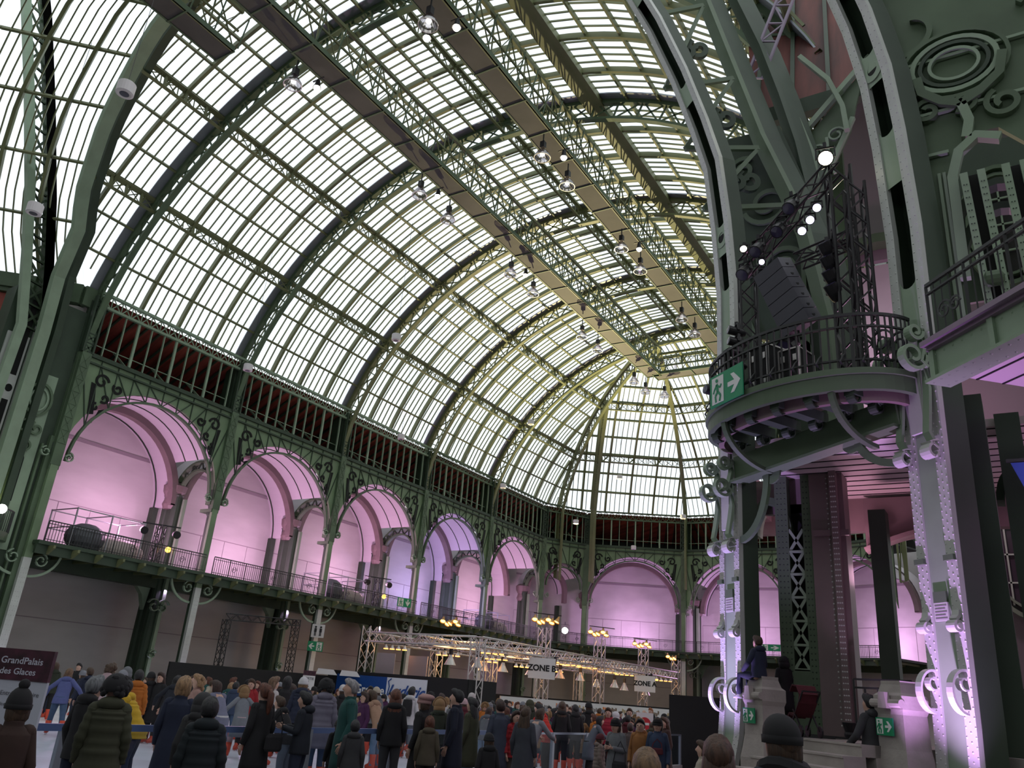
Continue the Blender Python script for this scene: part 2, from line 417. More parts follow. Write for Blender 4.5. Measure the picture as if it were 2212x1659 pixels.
names = {18: 'upper lattice purlin just left of the left catwalk', 6: 'lowest lattice purlin on the left of the vault', 12: 'middle lattice purlin on the left of the vault', 24: 'lattice purlin along the crown of the vault', 36: 'lattice purlin right of the right catwalk', 42: 'lowest lattice purlin on the right of the vault'}
for rr, lb in names.items():
    pts = [groin[rr]] + [m[rr] for m in main]
    mt = GREEN
    if rr in (6, 12, 18): pts += [h[rr] for h in (H1, H2, H3, H4)]
    long_truss(pts, 'olive green ' + lb, mt=OLIVE)
# ---- box girders either side of the crown
for x, lb in ((-16.4, 'right'),):
    z = ZC + GB*math.sin(math.acos(abs(x-XC)/GA)) - 0.35
    mb = MB(); mb.bar((x, 15.6, z), (x, YE, z), 1.0, 0.45); tag(mb.obj('box_girder', OLIVE), 'broad olive green box girder along the roof, %s of the right catwalk' % lb, 'girder')
# ---- catwalks
def catwalk(p, q, lb, girder_side, end=False):
    p = V(p); q = V(q); r = empty('catwalk', (p+q)/2, label=lb, cat='catwalk', group='roof catwalks'); M = local(r)
    d = (q-p).normalized(); sd = d.cross(V((0,0,1))).normalized() * girder_side
    dk = MB(M); dk.bar(p, q, 1.3, 0.10); 
    ed = MB(M)
    for s_ in (-1, 1): ed.bar(p + sd*(0.65*s_) + V((0,0,.05)), q + sd*(0.65*s_) + V((0,0,.05)), 0.10, 0.26)
    L = (q-p).length; n = int(L/2.5)
    for i in range(n+1):
        m = lerp(p, q, i/n); ed.bar(m - sd*.7 + V((0,0,-.09)), m + sd*.7 + V((0,0,-.09)), 0.07, 0.05)
    lt = MB(M); ns = int(L/1.4); a0 = p + sd*0.6; b0 = q + sd*0.6; up = V((0,0,2.4))
    for off in (0.0,):
        A = resamp(a0 + sd*off, b0 + sd*off, ns); B = [x + up for x in A]
        lt.bar(A[0], A[-1], 0.14, 0.16); lt.bar(B[0], B[-1], 0.16, 0.2); lt.bar(A[0]+up*.5, A[-1]+up*.5, 0.08, 0.1)
        lattice(lt, A, B, 0.065, 'X' if off == 0 else 'Z')
    rl = MB(M); nr = int(L/1.25)
    for z in (0.55, 1.1): rl.bar(p - sd*.8 + V((0,0,z)), q - sd*.8 + V((0,0,z)), 0.045)
    for i in range(nr+1):
        m = lerp(p, q, i/nr) - sd*.8; rl.bar(m, m + V((0,0,1.1)), 0.045, caps=False)
        m2 = lerp(p, q, i/nr) + sd*.9; rl.bar(m2, m2 + V((0,0,1.6)) + sd*.35, 0.05, caps=False)
    dk.obj('deck', GREYCW, r); ed.obj('edge_beams', GREEN, r); lt.obj('lattice_girder', OLIVE, r); rl.obj('handrail', GREEN, r)
ZCW = 29.1
catwalk((XL, 6, ZCW), (XL, YE, ZCW), 'long grey catwalk hung under the left side of the crown', 1)
catwalk((XR, 6, ZCW), (XR, YE, ZCW), 'long grey catwalk hung under the right side of the crown', 1)
catwalk((XL, YE+.3, ZCW), (XR, YE+.3, ZCW), 'short cross catwalk at the far end of the vault', -1)
# ---- second, short walkway at top left
catwalk((-29.4, 4, 29.6), (-29.4, 17.6, 29.6), 'short walkway with glass panels ending high at the upper left', 1)
# ---- crossing arch along the groin (box section with a slot)
ga = MB(); gb = MB()
low = [V((p.x + (XC-p.x)*0.045, p.y - 0.55, p.z - 0.9)) for p in groin]
base = [V((-41.0, 18.8, 0)), V((-41.0, 18.8, 7)), V((-41.0, 18.8, 13)), V((-40.9, 18.75, 17.4)), V((-40.6, 18.5, 20.4))]
full = base + [p for p in low[:25] if p.z > 22.3]
r = empty('crossing_arch', (-41.2, 18.8, 12), label='broad pale green arch band sweeping up at the left edge of the vault', cat='arch', group='crossing arches')
ga.M = local(r); ga.path(full, 0.62, 0.30, up=[(p - V((XC, p.y+4, ZC-4))).normalized() for p in full]); ga.obj('arch_band', GREEN2, r)
gb.M = local(r); g2 = [p + V((-.5, .7, .5)) for p in full]; gb.path(g2, 0.4, 0.8, up=[(p - V((XC, p.y+4, ZC-4))).normalized() for p in g2]); gb.obj('arch_web', GREEN3, r)
# second band of that arch turning towards the crossing
r = empty('crossing_arch', (-43, 17.5, 12), label='narrow pale green arch band rising steeply beside the left frame edge', cat='arch', group='crossing arches')
f2 = [V((-41,17.6,0)), V((-41,17.6,7)), V((-41,17.6,13)), V((-41,17.7,17.4)), V((-41,16.9,21)), V((-41,16.0,24.6)), V((-41,14.5,29.5)), V((-41,12.9,34.3)), V((-41,11,39))]
g3 = MB(local(r)); g3.path(f2, 0.42, 0.3, up=(1,0,0)); g3.obj('arch_band', GREEN2, r)
lt = MB(local(r)); of = V((-.3, 1.25, .0)); lt.path([p + of for p in f2[3:]], 0.5, 0.4, up=(1, 0, 0))
for a_, b_ in zip(f2[3:], f2[4:]): lattice(lt, resamp(a_, b_, 3), [p + of for p in resamp(a_, b_, 3)], 0.12, 'X', up=(1, 0, 0)); lt.obj('lattice', GREEN, r)
s_ = MB(); [s_.bar(a_ + V((0,0,-.5)), b_ + V((0,0,-.5)), .5, 1.1) for a_, b_ in ((fA[0], fB[0]), (fB[0], fC[0]), (fC[0], fD[0]), (fA[0], main[0][0]))]; struct(s_.obj('trim_9', GREEN))
# ================================================= ARCADES
wallmb = MB(); deckmb = MB()
trimmb = MB(); br = MB(); redmb = MB(); rafter = MB(); darkmb = MB()
def spiral(c, a, b, r0, r1, turns, ph, n=22, sgn=1):
    """points of a flat spiral centred at c in the plane of axes a,b"""
    out = []
    for i in range(n+1):
        f = i/n; an = ph + sgn*2*PI*turns*f; r = r0 + (r1-r0)*f
        out.append(V(c) + V(a)*(r*math.cos(an)) + V(b)*(r*math.sin(an)))
    return out
INK = mat('shadow_behind_cutouts', (0.006, 0.007, 0.006), 0.9)  # near-black paint stands in for shade inside slots and cut-outs
def bay(P, Q, idx, nm, full=True, rear=True, r_=None, crown=15.9, depth=6.0, slats=12):
    """one bay of the arcade from column P to column Q; v points away from the nave"""
    P = V((P[0], P[1], 0)); Q = V((Q[0], Q[1], 0)); L = (Q-P).length; u = (Q-P)/L; v = V((-u.y, u.x, 0))
    if (P + v - V((XC, 50, 0))).length < (P - V((XC, 50, 0))).length: v = -v
    M = Matrix(((u.x, v.x, 0, P.x), (u.y, v.y, 0, P.y), (0, 0, 1, 0), (0, 0, 0, 1)))
    def root(name, lu, lv, lz, **k):
        loc = M @ V((lu, lv, lz)); o = empty(name, loc, **k); return o, Matrix.Translation(-loc) @ M
    r = r_ or min(L/2-0.55, 4.5); uc = L/2; zs = crown - r; R = r + 0.42
    # --- spandrel
    o, X = root('arcade_spandrel', uc, 0, crown, label='green iron spandrel with scroll cut-outs over the ' + nm, cat='spandrel', group='arcade spandrels')
    s = MB(X); n = 40; prev = None
    for i in range(n+1):
        x = L*i/n; d = abs(x-uc); z = zs + math.sqrt(max(0, R*R-d*d)) if d < R else 11.3
        if d > R: z = 11.3
        cur = (x, z)
        if prev:
            (xa, za), (xb, zb) = prev, cur
            s.add([(xa,0,za),(xb,0,zb),(xb,0,ZCORN),(xa,0,ZCORN),(xa,.12,za),(xb,.12,zb),(xb,.12,ZCORN),(xa,.12,ZCORN)],
                  [(0,1,2,3),(7,6,5,4),(0,4,5,1),(3,2,6,7)])
        prev = cur
    s.obj('spandrel_plate', GREENM, o)
    t = MB(X)
    for z, w_ in ((ZCORN, .22), (ZCORN-.42, .10)): t.bar((0,-.06,z), (L,-.06,z), .2, w_)
    m = max(4, int(round(L/1.0)))
    for i in range(m+1):
        x = L*i/m; d = abs(x-uc); z = zs + math.sqrt(max(0, r*r-d*d)) if d < r else 12.2
        t.bar((x,-.03,max(z,12.2)), (x,-.03,ZCORN), .05, .06, up=(0,1,0))
        if i < m:
            x2 = L*(i+1)/m; d2 = abs(x2-uc); z2 = zs + math.sqrt(max(0, r*r-d2*d2)) if d2 < r else 12.2
            if x < uc: t.bar((x,-.03,ZCORN-.4), (x2,-.03,max(z2,12.2)), .05, .06, up=(0,1,0))
            else: t.bar((x,-.03,max(z,12.2)), (x2,-.03,ZCORN-.4), .05, .06, up=(0,1,0))
    t.obj('spandrel_bars', GREEN3, o)
    g = MB(X); k = 26
    A = [(uc - r*math.cos(PI*i/k), 0.02, zs + r*math.sin(PI*i/k)) for i in range(k+1)]
    g.path(A, .22, .12, up=[(a[0]-uc, 0, a[2]-zs) for a in A])
    g.obj('arch_ring', GREEN, o)
    if L > 6 or True:
        q = 1 if L > 8 else 0.62
        for e, sg in ((0.55*q+.35, 1), (L-0.55*q-.35, -1)):
            bx = e; sc = MB(X)
            for (dx, dz, ra, tn, ph) in ((0.35, 16.05, .42, 1.15, 0.2), (1.35, 15.95, .30, 1.1, 2.6), (.75, 15.2, .26, 1.0, 4.0), (.35, 14.6, .22, .9, 1.5)):
                if L < 8 and dx > 1: dx = .75; ra = .2
                c = V((bx + sg*dx, -.045, dz)); pts = spiral(c, (sg,0,0), (0,0,1), ra, ra*.25, tn, ph)
                sc.path(pts, .05, .13, up=[(p-c) for p in pts])
            sc.prism([(0,0),(.32*sg,.1),(.05*sg,1.7),(-.22*sg,1.75)], (bx+sg*.05, -.05, 14.1), (1,0,0), (0,0,1), (0,.03,0))
            sc.prism([(0,0),(.16*sg,.5),(.5*sg,.95),(.2*sg,.8)], (bx+sg*.4, -.05, 13.7), (1,0,0), (0,0,1), (0,.03,0))
            sc.obj('scroll_cutout_shade', INK, o)
    # --- barrel vault between front and rear arches
    o, X = root('barrel_vault', uc, 2, crown, label='pale barrel vault lit magenta behind the ' + nm if idx != 3 else 'pale barrel vault lit violet blue behind the ' + nm, cat='vault', group='barrel vaults of the arcade')
    s = MB(X); k = 28
    def arc(rad, vv): return [V((uc - rad*math.cos(PI*i/k), vv, zs + rad*math.sin(PI*i/k))) for i in range(k+1)]
    for v0, v1 in ((.25, 3.5), (4.0, depth)):
        kt = 5 if v0 < 1 else 0
        a = arc(R, v0); b = arc(R, v1); c = arc(R+.08, v0); d = arc(R+.08, v1)
        s.add(a+b+c+d, [(i, i+1, k+1+i+1, k+1+i) for i in range(kt, k-kt)] + [(2*k+2+i, 3*k+3+i, 3*k+3+i+1, 2*k+2+i+1) for i in range(kt, k-kt)])
        for rad, vv in ((R, v0), (R, v1)):
            pass
    s.obj('vault_sheeting', VAULT, o)
    s = MB(X)
    for vv in (1.3, 2.5):
        a = arc(R-.03, vv)[5:-5]; s.path(a, .04, .05, up=[(p - V((uc, vv, zs))) for p in a])
    a = arc(R-.03, depth-.3); s.path(a, .05, .1, up=[(p - V((uc, depth-.3, zs))) for p in a])
    s.obj('vault_seams', GREEN3, o)
    s = MB(X); a = arc(R-.2, 3.75); s.path(a, .5, .42, up=[(p - V((uc, 3.75, zs))) for p in a])
    for sx in (-1, 1): s.box(uc+sx*(R-.2)-.2, uc+sx*(R-.2)+.2, 3.5, 4.0, 11.5, zs)
    s.obj('rear_arch', BROWNP, o); s = MB(X); s.box(L-.25,L+.1,depth-.45,depth,GD,11.4); s.obj('wall_pilaster', GREEN3, o)
    # --- rear wall, its mouldings
    w_ = wallmb; w_.M = M; w_.box(-.0, L, depth, depth+.3, 0, 17.2)
    trimmb.M = M
    trimmb.box(0, L, depth-.06, depth-.01, 14.15, 14.35); trimmb.box(0, L, depth-.03, depth-.005, 10.42, 10.47)
    for i in range(5): trimmb.box(L*i/5-.015, L*i/5+.015, depth-.02, depth-.004, GD, 10.42)
    trimmb.box(0, L, depth-.03, depth-.005, 3.95, 4.0)
    # --- gallery deck and its fascia
    dk = deckmb; dk.M = M; dk.box(0, L, -.75, depth, GD-.18, GD); dk.box(0, L, -.62, -.45, GD-.62, GD-.18); dk.box(0, L, 3.5, 4.2, GD-.9, GD-.18)
    br.M = M
    m = max(3, int(L/1.15))
    for i in range(m):
        x = L*(i+.5)/m; br.prism([(0,0),(-.5,.02),(-.5,-.12),(-.15,-.32),(0,-.42)], (x-.06, -.62, GD-.2), (0,1,0), (0,0,1), (.12,0,0))
        br.bar((x, -.5, GD-.3), (x, 3.6, GD-.3), .1, .16)
    # --- railing
    o, X = root('gallery_railing', uc, -.65, GD, label='black iron gallery railing in front of the ' + nm, cat='railing', group='gallery railings')
    s = MB(X)
    for z, hh in ((GD+1.0, .05), (GD+.86, .03), (GD+.1, .03)): s.bar((.3,-.65,z), (L-.3,-.65,z), .045, hh)
    m = int((L-.6)/.15)
    for i in range(m+1):
        x = .3 + (L-.6)*i/m; s.bar((x,-.65,GD), (x,-.65,GD+.98), .022 if i % 8 else .045, caps=False)
    for i in range(3):
        x = .3 + (L-.6)*(i+.5)/3; c = V((x, -.65, GD+.45)); s.path(spiral(c, (1,0,0), (0,0,1), .2, .05, 1.5, 0, 14), .02, .03, up=(0,1,0))
    s.obj('railing_bars', BLACKI, o)
    # --- columns at P
    o, X = root('arcade_column', 0, 0, 0, label='slender green iron arcade column left of the ' + nm, cat='column', group='front columns of the arcade')
    s = MB(X); s.lathe([(.30,0),(.30,.5),(.22,.6),(.19,1.2),(.185,10.6),(.24,10.7),(.24,10.95),(.20,11.05),(.34,11.6),(.34,12.2)], (0, .18, 0), 12); s.obj('shaft', GREEN3, o)
    s = MB(X); s.box(-.20,.20,-.18,.02,6.4,11.1); s.obj('front_strip', GREENM, o); s = MB(X); s.box(-.20,.20,-.18,.02,0.6,6.4); s.obj('painted_lit_strip', PALE, o); s = MB(X); s.box(-.26,.26,-.2,.05,11.05,ZCORN); s.box(-.30,.30,.05,.5,11.3,ZCORN); s.box(-.26,.26,-.15,.9,10.85,11.05); s.obj('pilaster', GREEN, o)  # lower strip uses a paler iron, so uplight sits in its colour
    s = MB(X)
    zz = [.6+.22*i for i in range(int(5.6/.22))]
    s.rivets([(dx, -.18, z) for z in zz for dx in (-.12, 0, .12)], .03, (0,-1,0)); s.obj('rivets', PALE, o)
    s = MB(X); lattice(s, [(-.22,-.21,12.2+.7*i) for i in range(8)], [(.22,-.21,12.2+.7*i) for i in range(8)], .05, 'X', up=(0,1,0)); s.obj('lattice_strapping', GREEN, o)
    s = MB(X)
    for sg in (-1, 1):
        for (zz0, rr) in ((6.35, .34), (11.6, .26)):
            c = V((sg*(.35+rr), -.1, zz0)); s.path(spiral(c, (-sg,0,0), (0,0,1), rr, rr*.3, 1.3, PI*.55, 18), .14, .06, up=[(0,0,1)]*19)
        a = [V((sg*(.25 + 1.5*math.sin(i*PI/16)), .1, GD-1.7+1.35*(1-math.cos(i*PI/16)))) for i in range(9)]; s.path(a, .12, .1, up=(0,1,0))
    s.obj('scroll_brackets', GREEN2, o)
    # --- lattice pier above the cornice (foot of the rib)
    s = MB(X); A = [(-.28,-.1,ZCORN+.55*i) for i in range(7)]; B = [(.28,-.1,ZCORN+.55*i) for i in range(7)]
    s.bar(A[0], A[-1], .1, .25, up=(0,1,0)); s.bar(B[0], B[-1], .1, .25, up=(0,1,0)); lattice(s, A, B, .08, 'X', up=(0,1,0)); s.box(-.35,.35,.25,1.2,ZCORN-.6,ZGL-.6); s.obj('upper_lattice', GREEN3, o)
    # --- rear pier
    if rear:
        o, X = root('rear_pier', 0, 4.1, 0, label='dark twin shaft pier behind the column left of the ' + nm, cat='pier', group='rear piers of the arcade')
        s = MB(X)
        for dv in (-.42, .42): s.lathe([(.42,0),(.42,.4),(.33,.5),(.30,6.3),(.30,12.0),(.36,12.1)], (0, 4.1+dv, 0), 12)
        s.box(-.18,.18,3.5,4.7,0,12.0); s.obj('shafts', GREEN3, o, smooth=False)
        s = MB(X); s.box(.2,.42,3.25,3.75,0,11.9); s.obj('pale_face', GREEN2, o)
        s = MB(X); s.lathe([(.5,0),(.62,.3),(.5,.7),(.7,1.1),(.75,1.5),(.5,1.7)], (0,4.1,11.2), 12)
        s.obj('capital', BROWNP, o)
        for (zz0, rr, sg) in ((5.3,.45,1),(5.3,.45,-1),(2.6,.28,1)):
            s = MB(X); c = V((0.3*sg, 3.3-.1, zz0)); s.path(spiral(c, (sg,0,0), (0,0,1), rr, .1, 1.3, 0.4, 18), .2, .06, up=[(0,0,1)]*19)
            if zz0 > 5: s.prism([(0,0),(.9*sg,0),(.5*sg,-.4),(.15*sg,-1.3)], (.3*sg,3.9,6.35), (1,0,0), (0,0,1), (0,.35,0))
            s.obj('bracket', GREEN2, o)
        # cross arch between front column and rear pier
        o, X = root('cross_arch', 0, 2, 13, label='small latticed cross arch behind the column left of the ' + nm, cat='arch', group='cross arches of the arcade')
        s = MB(X); rr = 1.55; A = [V((0, 2.05 - rr*math.cos(PI*i/16), 12.1 + rr*math.sin(PI*i/16))) for i in range(17)]; B = [V((0, 2.05 - (rr+.5)*math.cos(PI*i/16), 12.1 + (rr+.55)*math.sin(PI*i/16))) for i in range(17)]
        s.path(A, .12, .3, up=(1,0,0)); s.path(B, .12, .3, up=(1,0,0)); s.obj('arch_bands', GREEN, o)
        s = MB(X); lattice(s, A, B, .1, 'Z', posts=False, up=(1,0,0)); s.obj('zigzag', GREEN3, o)
    # --- attic: slats, red boarding, lower truss
    o, X = root('attic_slats', uc, 0, ZCORN, label='row of upright iron bars above the ' + nm, cat='grille', group='attic bars above the cornice')
    s = MB(X)
    for i in range(1, slats):
        x = L*i/slats; th = .14 if i % 3 == 0 else .055
        a = [(x, -.02, ZCORN), (x, -.02, 18.8), (x, .02, 20.15)]
        s.path(a, th, .12, up=(0,1,0))
        if i % 3 == 0: s.bar((x, .3, ZCORN+.2), (x, 1.9, 18.6), .08, .1)
    s.bar((0, .6, 18.1), (L, .6, 18.1), .05, .05); s.obj('bars', GREEN2, o)
    o, X = root('eaves_truss', uc, 0, 20.5, label='latticed eaves truss under the glass above the ' + nm, cat='roof truss', group='eaves trusses')
    s = MB(X); n = max(4, int(L/.62)); A = [V((L*i/n, -.02, 20.12)) for i in range(n+1)]; B = [V((L*i/n, -.02, 20.86)) for i in range(n+1)]
    s.bar(A[0], A[-1], .2, .14); s.bar(B[0], B[-1], .2, .14); lattice(s, A, B, .06, 'X', up=(0,1,0)); s.obj('truss_bars', GREEN2 if idx < 3 else GREEN, o)
    redmb.M = M; redmb.quad((0,.25,20.6), (L,.25,20.6), (L,4.2,18.6), (0,4.2,18.6)); redmb.quad((0,.25,20.7), (0,4.2,18.7), (L,4.2,18.7), (L,.25,20.7))
    for i in range(slats+1): rafter.bar(M @ V((L*i/slats, .3, 20.4)), M @ V((L*i/slats, 4.1, 18.5)), .1, .14)
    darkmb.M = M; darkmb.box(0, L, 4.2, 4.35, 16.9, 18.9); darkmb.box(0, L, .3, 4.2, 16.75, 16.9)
    return M
nms = ['first arch from the left', 'second arch from the left', 'third arch from the left', 'fourth arch from the left', 'fifth arch from the left', 'narrow arch in the corner', 'left wide end arch', 'middle wide end arch', 'right wide end arch']
XW = -41.0
MM = []
for i in range(5): MM.append((bay((XW, COLY[i]), (XW, COLY[i+1]), i, nms[i]), 10.07))
for i, kw in ((5, dict(crown=14.6, slats=8)), (6, {}), (7, dict(slats=14)), (8, {})):
    a_, b_ = APX[i-5], APX[i-4]; MM.append((bay(a_, b_, i, nms[i], **kw), (V(a_)-V(b_)).length))
for (Ma, La), (Mb, Lb) in list(zip(MM, MM[1:]))[4:]:
    p, q, c = Ma @ V((La, 6.15, 0)), Mb @ V((0, 6.15, 0)), Mb @ V((0, 0, 0)); wallmb.M = None; wallmb.bar(p + V((0,0,8.6)), q + V((0,0,8.6)), .3, 17.2)
    redmb.M = None; redmb.quad(Ma @ V((La,.25,20.6)), Mb @ V((0,.25,20.6)), Mb @ V((0,4.2,18.6)), Ma @ V((La,4.2,18.6)))
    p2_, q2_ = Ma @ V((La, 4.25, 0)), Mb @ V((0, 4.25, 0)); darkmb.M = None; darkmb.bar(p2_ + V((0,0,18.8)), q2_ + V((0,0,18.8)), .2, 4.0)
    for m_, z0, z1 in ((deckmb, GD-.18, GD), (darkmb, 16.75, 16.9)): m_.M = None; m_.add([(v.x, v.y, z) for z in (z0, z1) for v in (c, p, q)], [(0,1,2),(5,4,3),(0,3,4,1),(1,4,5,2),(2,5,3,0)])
wallmb.M = None; wallmb.bar((-7.3,83.5,8.6), (-2.5,71,8.6), .3, 17.2)
# dark backing for the corner vault and the rear part of the corner bay
wl = struct(wallmb.obj('wall_left', PLASTER)); tr = struct(trimmb.obj('trim_1', mat('grey_wall_moulding', (0.33, 0.29, 0.31), .8)))
gd = tag(deckmb.obj('gallery', GREEN3), 'long dark green iron gallery running round the hall above the arcade', 'gallery')
b_ = br.obj('deck_brackets', OLIVE, gd)
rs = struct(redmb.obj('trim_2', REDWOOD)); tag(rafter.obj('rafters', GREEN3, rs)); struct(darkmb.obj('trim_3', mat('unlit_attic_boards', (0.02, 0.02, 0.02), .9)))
# right-hand wall of the nave (hidden mostly behind the near pier) and the unseen end walls, plus a roof slab added against daylight
rw = MB(); rw.box(-3.2, -2.9, 27, 71, 8.5, 20.6); struct(rw.obj('wall_right', GREEN3))
bw = MB(); bw.box(-75, 30, -46, -45.6, 0, 20); bw.box(29.6, 30, -46, 40, 0, 24); bw.box(-62, -61.6, -46, 22, 0, 20.7); bw.box(-62, -41.5, 20.7, 21.0, 0, 20.7); bw.box(-75, 30, -46, -2, 34, 34.3); struct(bw.obj('wall_back_and_light_block', mat('dim_wall_and_light_block', (0.20, 0.19, 0.18), .9)))  # last box is an unseen opaque roof, added to cut daylight from behind
# left crossing: green cornice and red boarding beyond the pier
lw = MB(); lw.bar((-62, 2.0, 18.9), (-42.6, 19.4, 18.9), .3, 3.2, up=(0,0,1)); struct(lw.obj('trim_4', REDWOOD))
lw = MB(); lw.bar((-60, 3.2, 15.8), (-42.6, 18.4, 15.8), .5, 3.0); lw.bar((-61, 2, 20.5), (-42.9, 18.6, 20.5), .4, .8); struct(lw.obj('trim_5', GREEN))
# ================================================= FLOOR
f = MB(); f.box(-75, 30, -46, 95, -.3, 0); struct(f.obj('floor', FLOORM))
f = MB(); f.box(-36.5, -11.2, 2, 39.6, 0, .03); tag(f.obj('ice_rink', ICE), 'pale scraped ice of the skating rink', 'ice rink')
# ================================================= NEAR CROSSING PIER (right)
NV = V((-.66, -.75, 0)).normalized(); TV = V((.75, -.66, 0)).normalized(); UP = V((0, 0, 1))
C1 = V((-4.75, 15.5, 0)); C2 = V((-1.03, 13.56, 0))
def fascia(root, path, W, dep, slots, circ, n=NV, t=TV, riv=True, m1=PALE, m2=GREEN2, side=GREEN3):
    """riveted box column: two flanges, a smooth centre strip with slots, sides and back, swept along path"""
    M = local(root); P = [V(p) for p in path]; fw = .25*W
    for sg in (-1, 1):
        f = MB(M); vs = []
        for p in P:
            c = p + t*(sg*(W/2-fw/2))
            vs += [c - t*(fw/2), c + t*(fw/2), c + t*(fw/2) - n*.10, c - t*(fw/2) - n*.10]
        fs = [(i*4+k, i*4+(k+1)%4, i*4+4+(k+1)%4, i*4+4+k) for i in range(len(P)-1) for k in range(4)] + [(3,2,1,0)]
        f.add(vs, fs); f.obj('flange', m1, root)
    s = MB(M); vs = []
    for p in P: vs += [p - t*(W/2) - n*.09, p - t*(W/2) - n*dep, p + t*(W/2) - n*dep, p + t*(W/2) - n*.09]
    s.add(vs, [(i*4+k, i*4+k+1, i*4+4+k+1, i*4+4+k) for i in range(len(P)-1) for k in range(3)]); s.obj('box_sides', side, root)
    def at(z):
        for a, b in zip(P, P[1:]):
            if z <= b.z: return lerp(a, b, max(0, (z-a.z)/(b.z-a.z)))
        return P[-1]
    cw = W/2 - fw + .01; zz = [P[0].z]
    c = MB(M)
    def strip(z0, z1, w0=-cw, w1=cw):
        k = max(1, int((z1-z0)/.4)); Q = [at(z0+(z1-z0)*i/k) for i in range(k+1)]
        for a, b in zip(Q, Q[1:]): c.add([a+t*w0-n*.035, a+t*w1-n*.035, b+t*w1-n*.035, b+t*w0-n*.035], [(0,1,2,3)])
    z = P[0].z
    for (a, b) in sorted(slots):
        strip(z, a)
        for k in range(6):   # rounded lower end of the slot
            x0 = -cw + 2*cw*k/6; x1 = -cw + 2*cw*(k+1)/6; h0 = cw*(1-math.sqrt(max(0, 1-(x0/cw)**2))); h1 = cw*(1-math.sqrt(max(0, 1-(x1/cw)**2))); p = at(a)
            c.add([p+t*x0-n*.035, p+t*x1-n*.035, p+t*x1-n*.035+UP*h1, p+t*x0-n*.035+UP*h0], [(0,1,2,3)])
        z = b
    strip(z, P[-1].z)
    for zc in circ:
        p = at(zc) - n*.03; R = cw*1.35; r = cw*.62; k = 20
        vs = [p + t*(R*math.cos(2*PI*i/k)) + UP*(R*math.sin(2*PI*i/k)) for i in range(k)] + [p + n*.01 + t*(r*math.cos(2*PI*i/k)) + UP*(r*1.15*math.sin(2*PI*i/k)) for i in range(k)]
        c.add(vs, [(i, (i+1)%k, k+(i+1)%k, k+i) for i in range(k)])
        dk = MB(M); dk.add([p - n*.002 + t*(r*1.05*math.cos(2*PI*i/k)) + UP*(r*1.2*math.sin(2*PI*i/k)) for i in range(k)], [tuple(range(k))]); dk.obj('round_hole', INK, root)
    c.obj('centre_strip', m2, root)
    if riv:
        for sg in (-1, 1):
            r_ = MB(M); pts = []
            zt = P[-1].z
            i = 0; z = P[0].z + .15
            while z < zt:
                low_ = z < P[0].z + 6.3
                p = at(z); q = sg*(W/2-fw/2)
                for dx in ((-.42, 0, .42) if low_ else (-.3, .3)): pts.append(p + t*(q + dx*fw) + UP*((.06 if dx == 0 else 0)))
                z += .125 if low_ else .17
            r_.rivets(pts, .019, n); r_.obj('rivet_rows', m1, root)
def scroll(root, c, r, n, w=.14, flip=1, m=GREEN2, turns=1.35, tail=None, th=.05, ph=None):
    """curled band projecting towards n; its plane holds n and up, its width runs sideways"""
    s = MB(local(root)); tt = n.cross(UP)
    pts = spiral(c, n, UP, r, r*.22, turns, (PI*.5 if ph is None else ph)*flip, 26, -flip if ph is None else flip)
    if tail: pts = [V(p) for p in tail] + pts
    ups = [(p-V(c)) for p in pts]
    s.path(pts, w, th, up=ups); s.obj('scroll', m, root)
def console(root, base, n, t, z, h, r, w=.13, m=GREEN2, out=.1):
    """scroll bracket: S-shaped band lying on a flange, curling out at the top"""
    b = V((base.x, base.y, 0))
    c = b + n*(r*.75+out) + UP*(z+h-r)
    top = spiral(c, -n, UP, r, r*.25, 1.4, PI*.15, 26, -1)
    neck = [b + n*.04 + UP*(z + h*.0), b + n*(.16) + UP*(z+h*.12), b + n*(.10) + UP*(z+h*.35), b + n*.06 + UP*(z+h*.55)]
    s = MB(local(root)); pts = neck + top; s.path(pts, w, .055, up=[(n + UP*.01)]*4 + [(p-c) for p in top]); 
    s.obj('scroll_console', m, root)
def foot_scroll(root, base, n, t, z, h, w=.13, m=PALE):
    b = V((base.x, base.y, 0)); R = h*.5; c = b + n*(R*.15) + UP*(z + h*.62)
    arc_ = [c + n*(R*.9*math.sin(a)) + UP*(R*1.1*math.cos(a)) for a in [PI*(1.0 - i/16*1.1) for i in range(17)]]
    sp = spiral(c + UP*(R*.45), -n, UP, R*.5, R*.2, 1.0, PI*.35, 14, -1)
    s = MB(local(root)); s.path(arc_, w, .035, up=[(p-c) for p in arc_]); s.path(sp, w, .025, up=[(p-c-UP*(R*.45)) for p in sp]); s.obj('foot_scroll', m, root)
def knob(root, base, n, t, z, r, w=.16, m=PALE):
    b = V((base.x, base.y, 0)); c = b + n*(r*.8) + UP*z
    s = MB(local(root)); s.lathe([(r*.2, -w/2-.03), (r*.45, -w/2-.02), (r*.5, -w/2), (r, -w/2), (r, w/2), (r*.5, w/2), (r*.45, w/2+.02)], c, 16, axis=t)
    s.path([c + UP*(r*2.6) - n*r*.8, c + UP*(r*1.7) - n*(r*.6), c + UP*(r*1.02) + n*(r*.1)], w*.8, .05, up=n); s.obj('scroll_knob', m, root)
def colpath(C, offs): return [V((C.x, C.y, z)) - TV*0 + V((dx, dy, 0)) for z, dx, dy in offs]
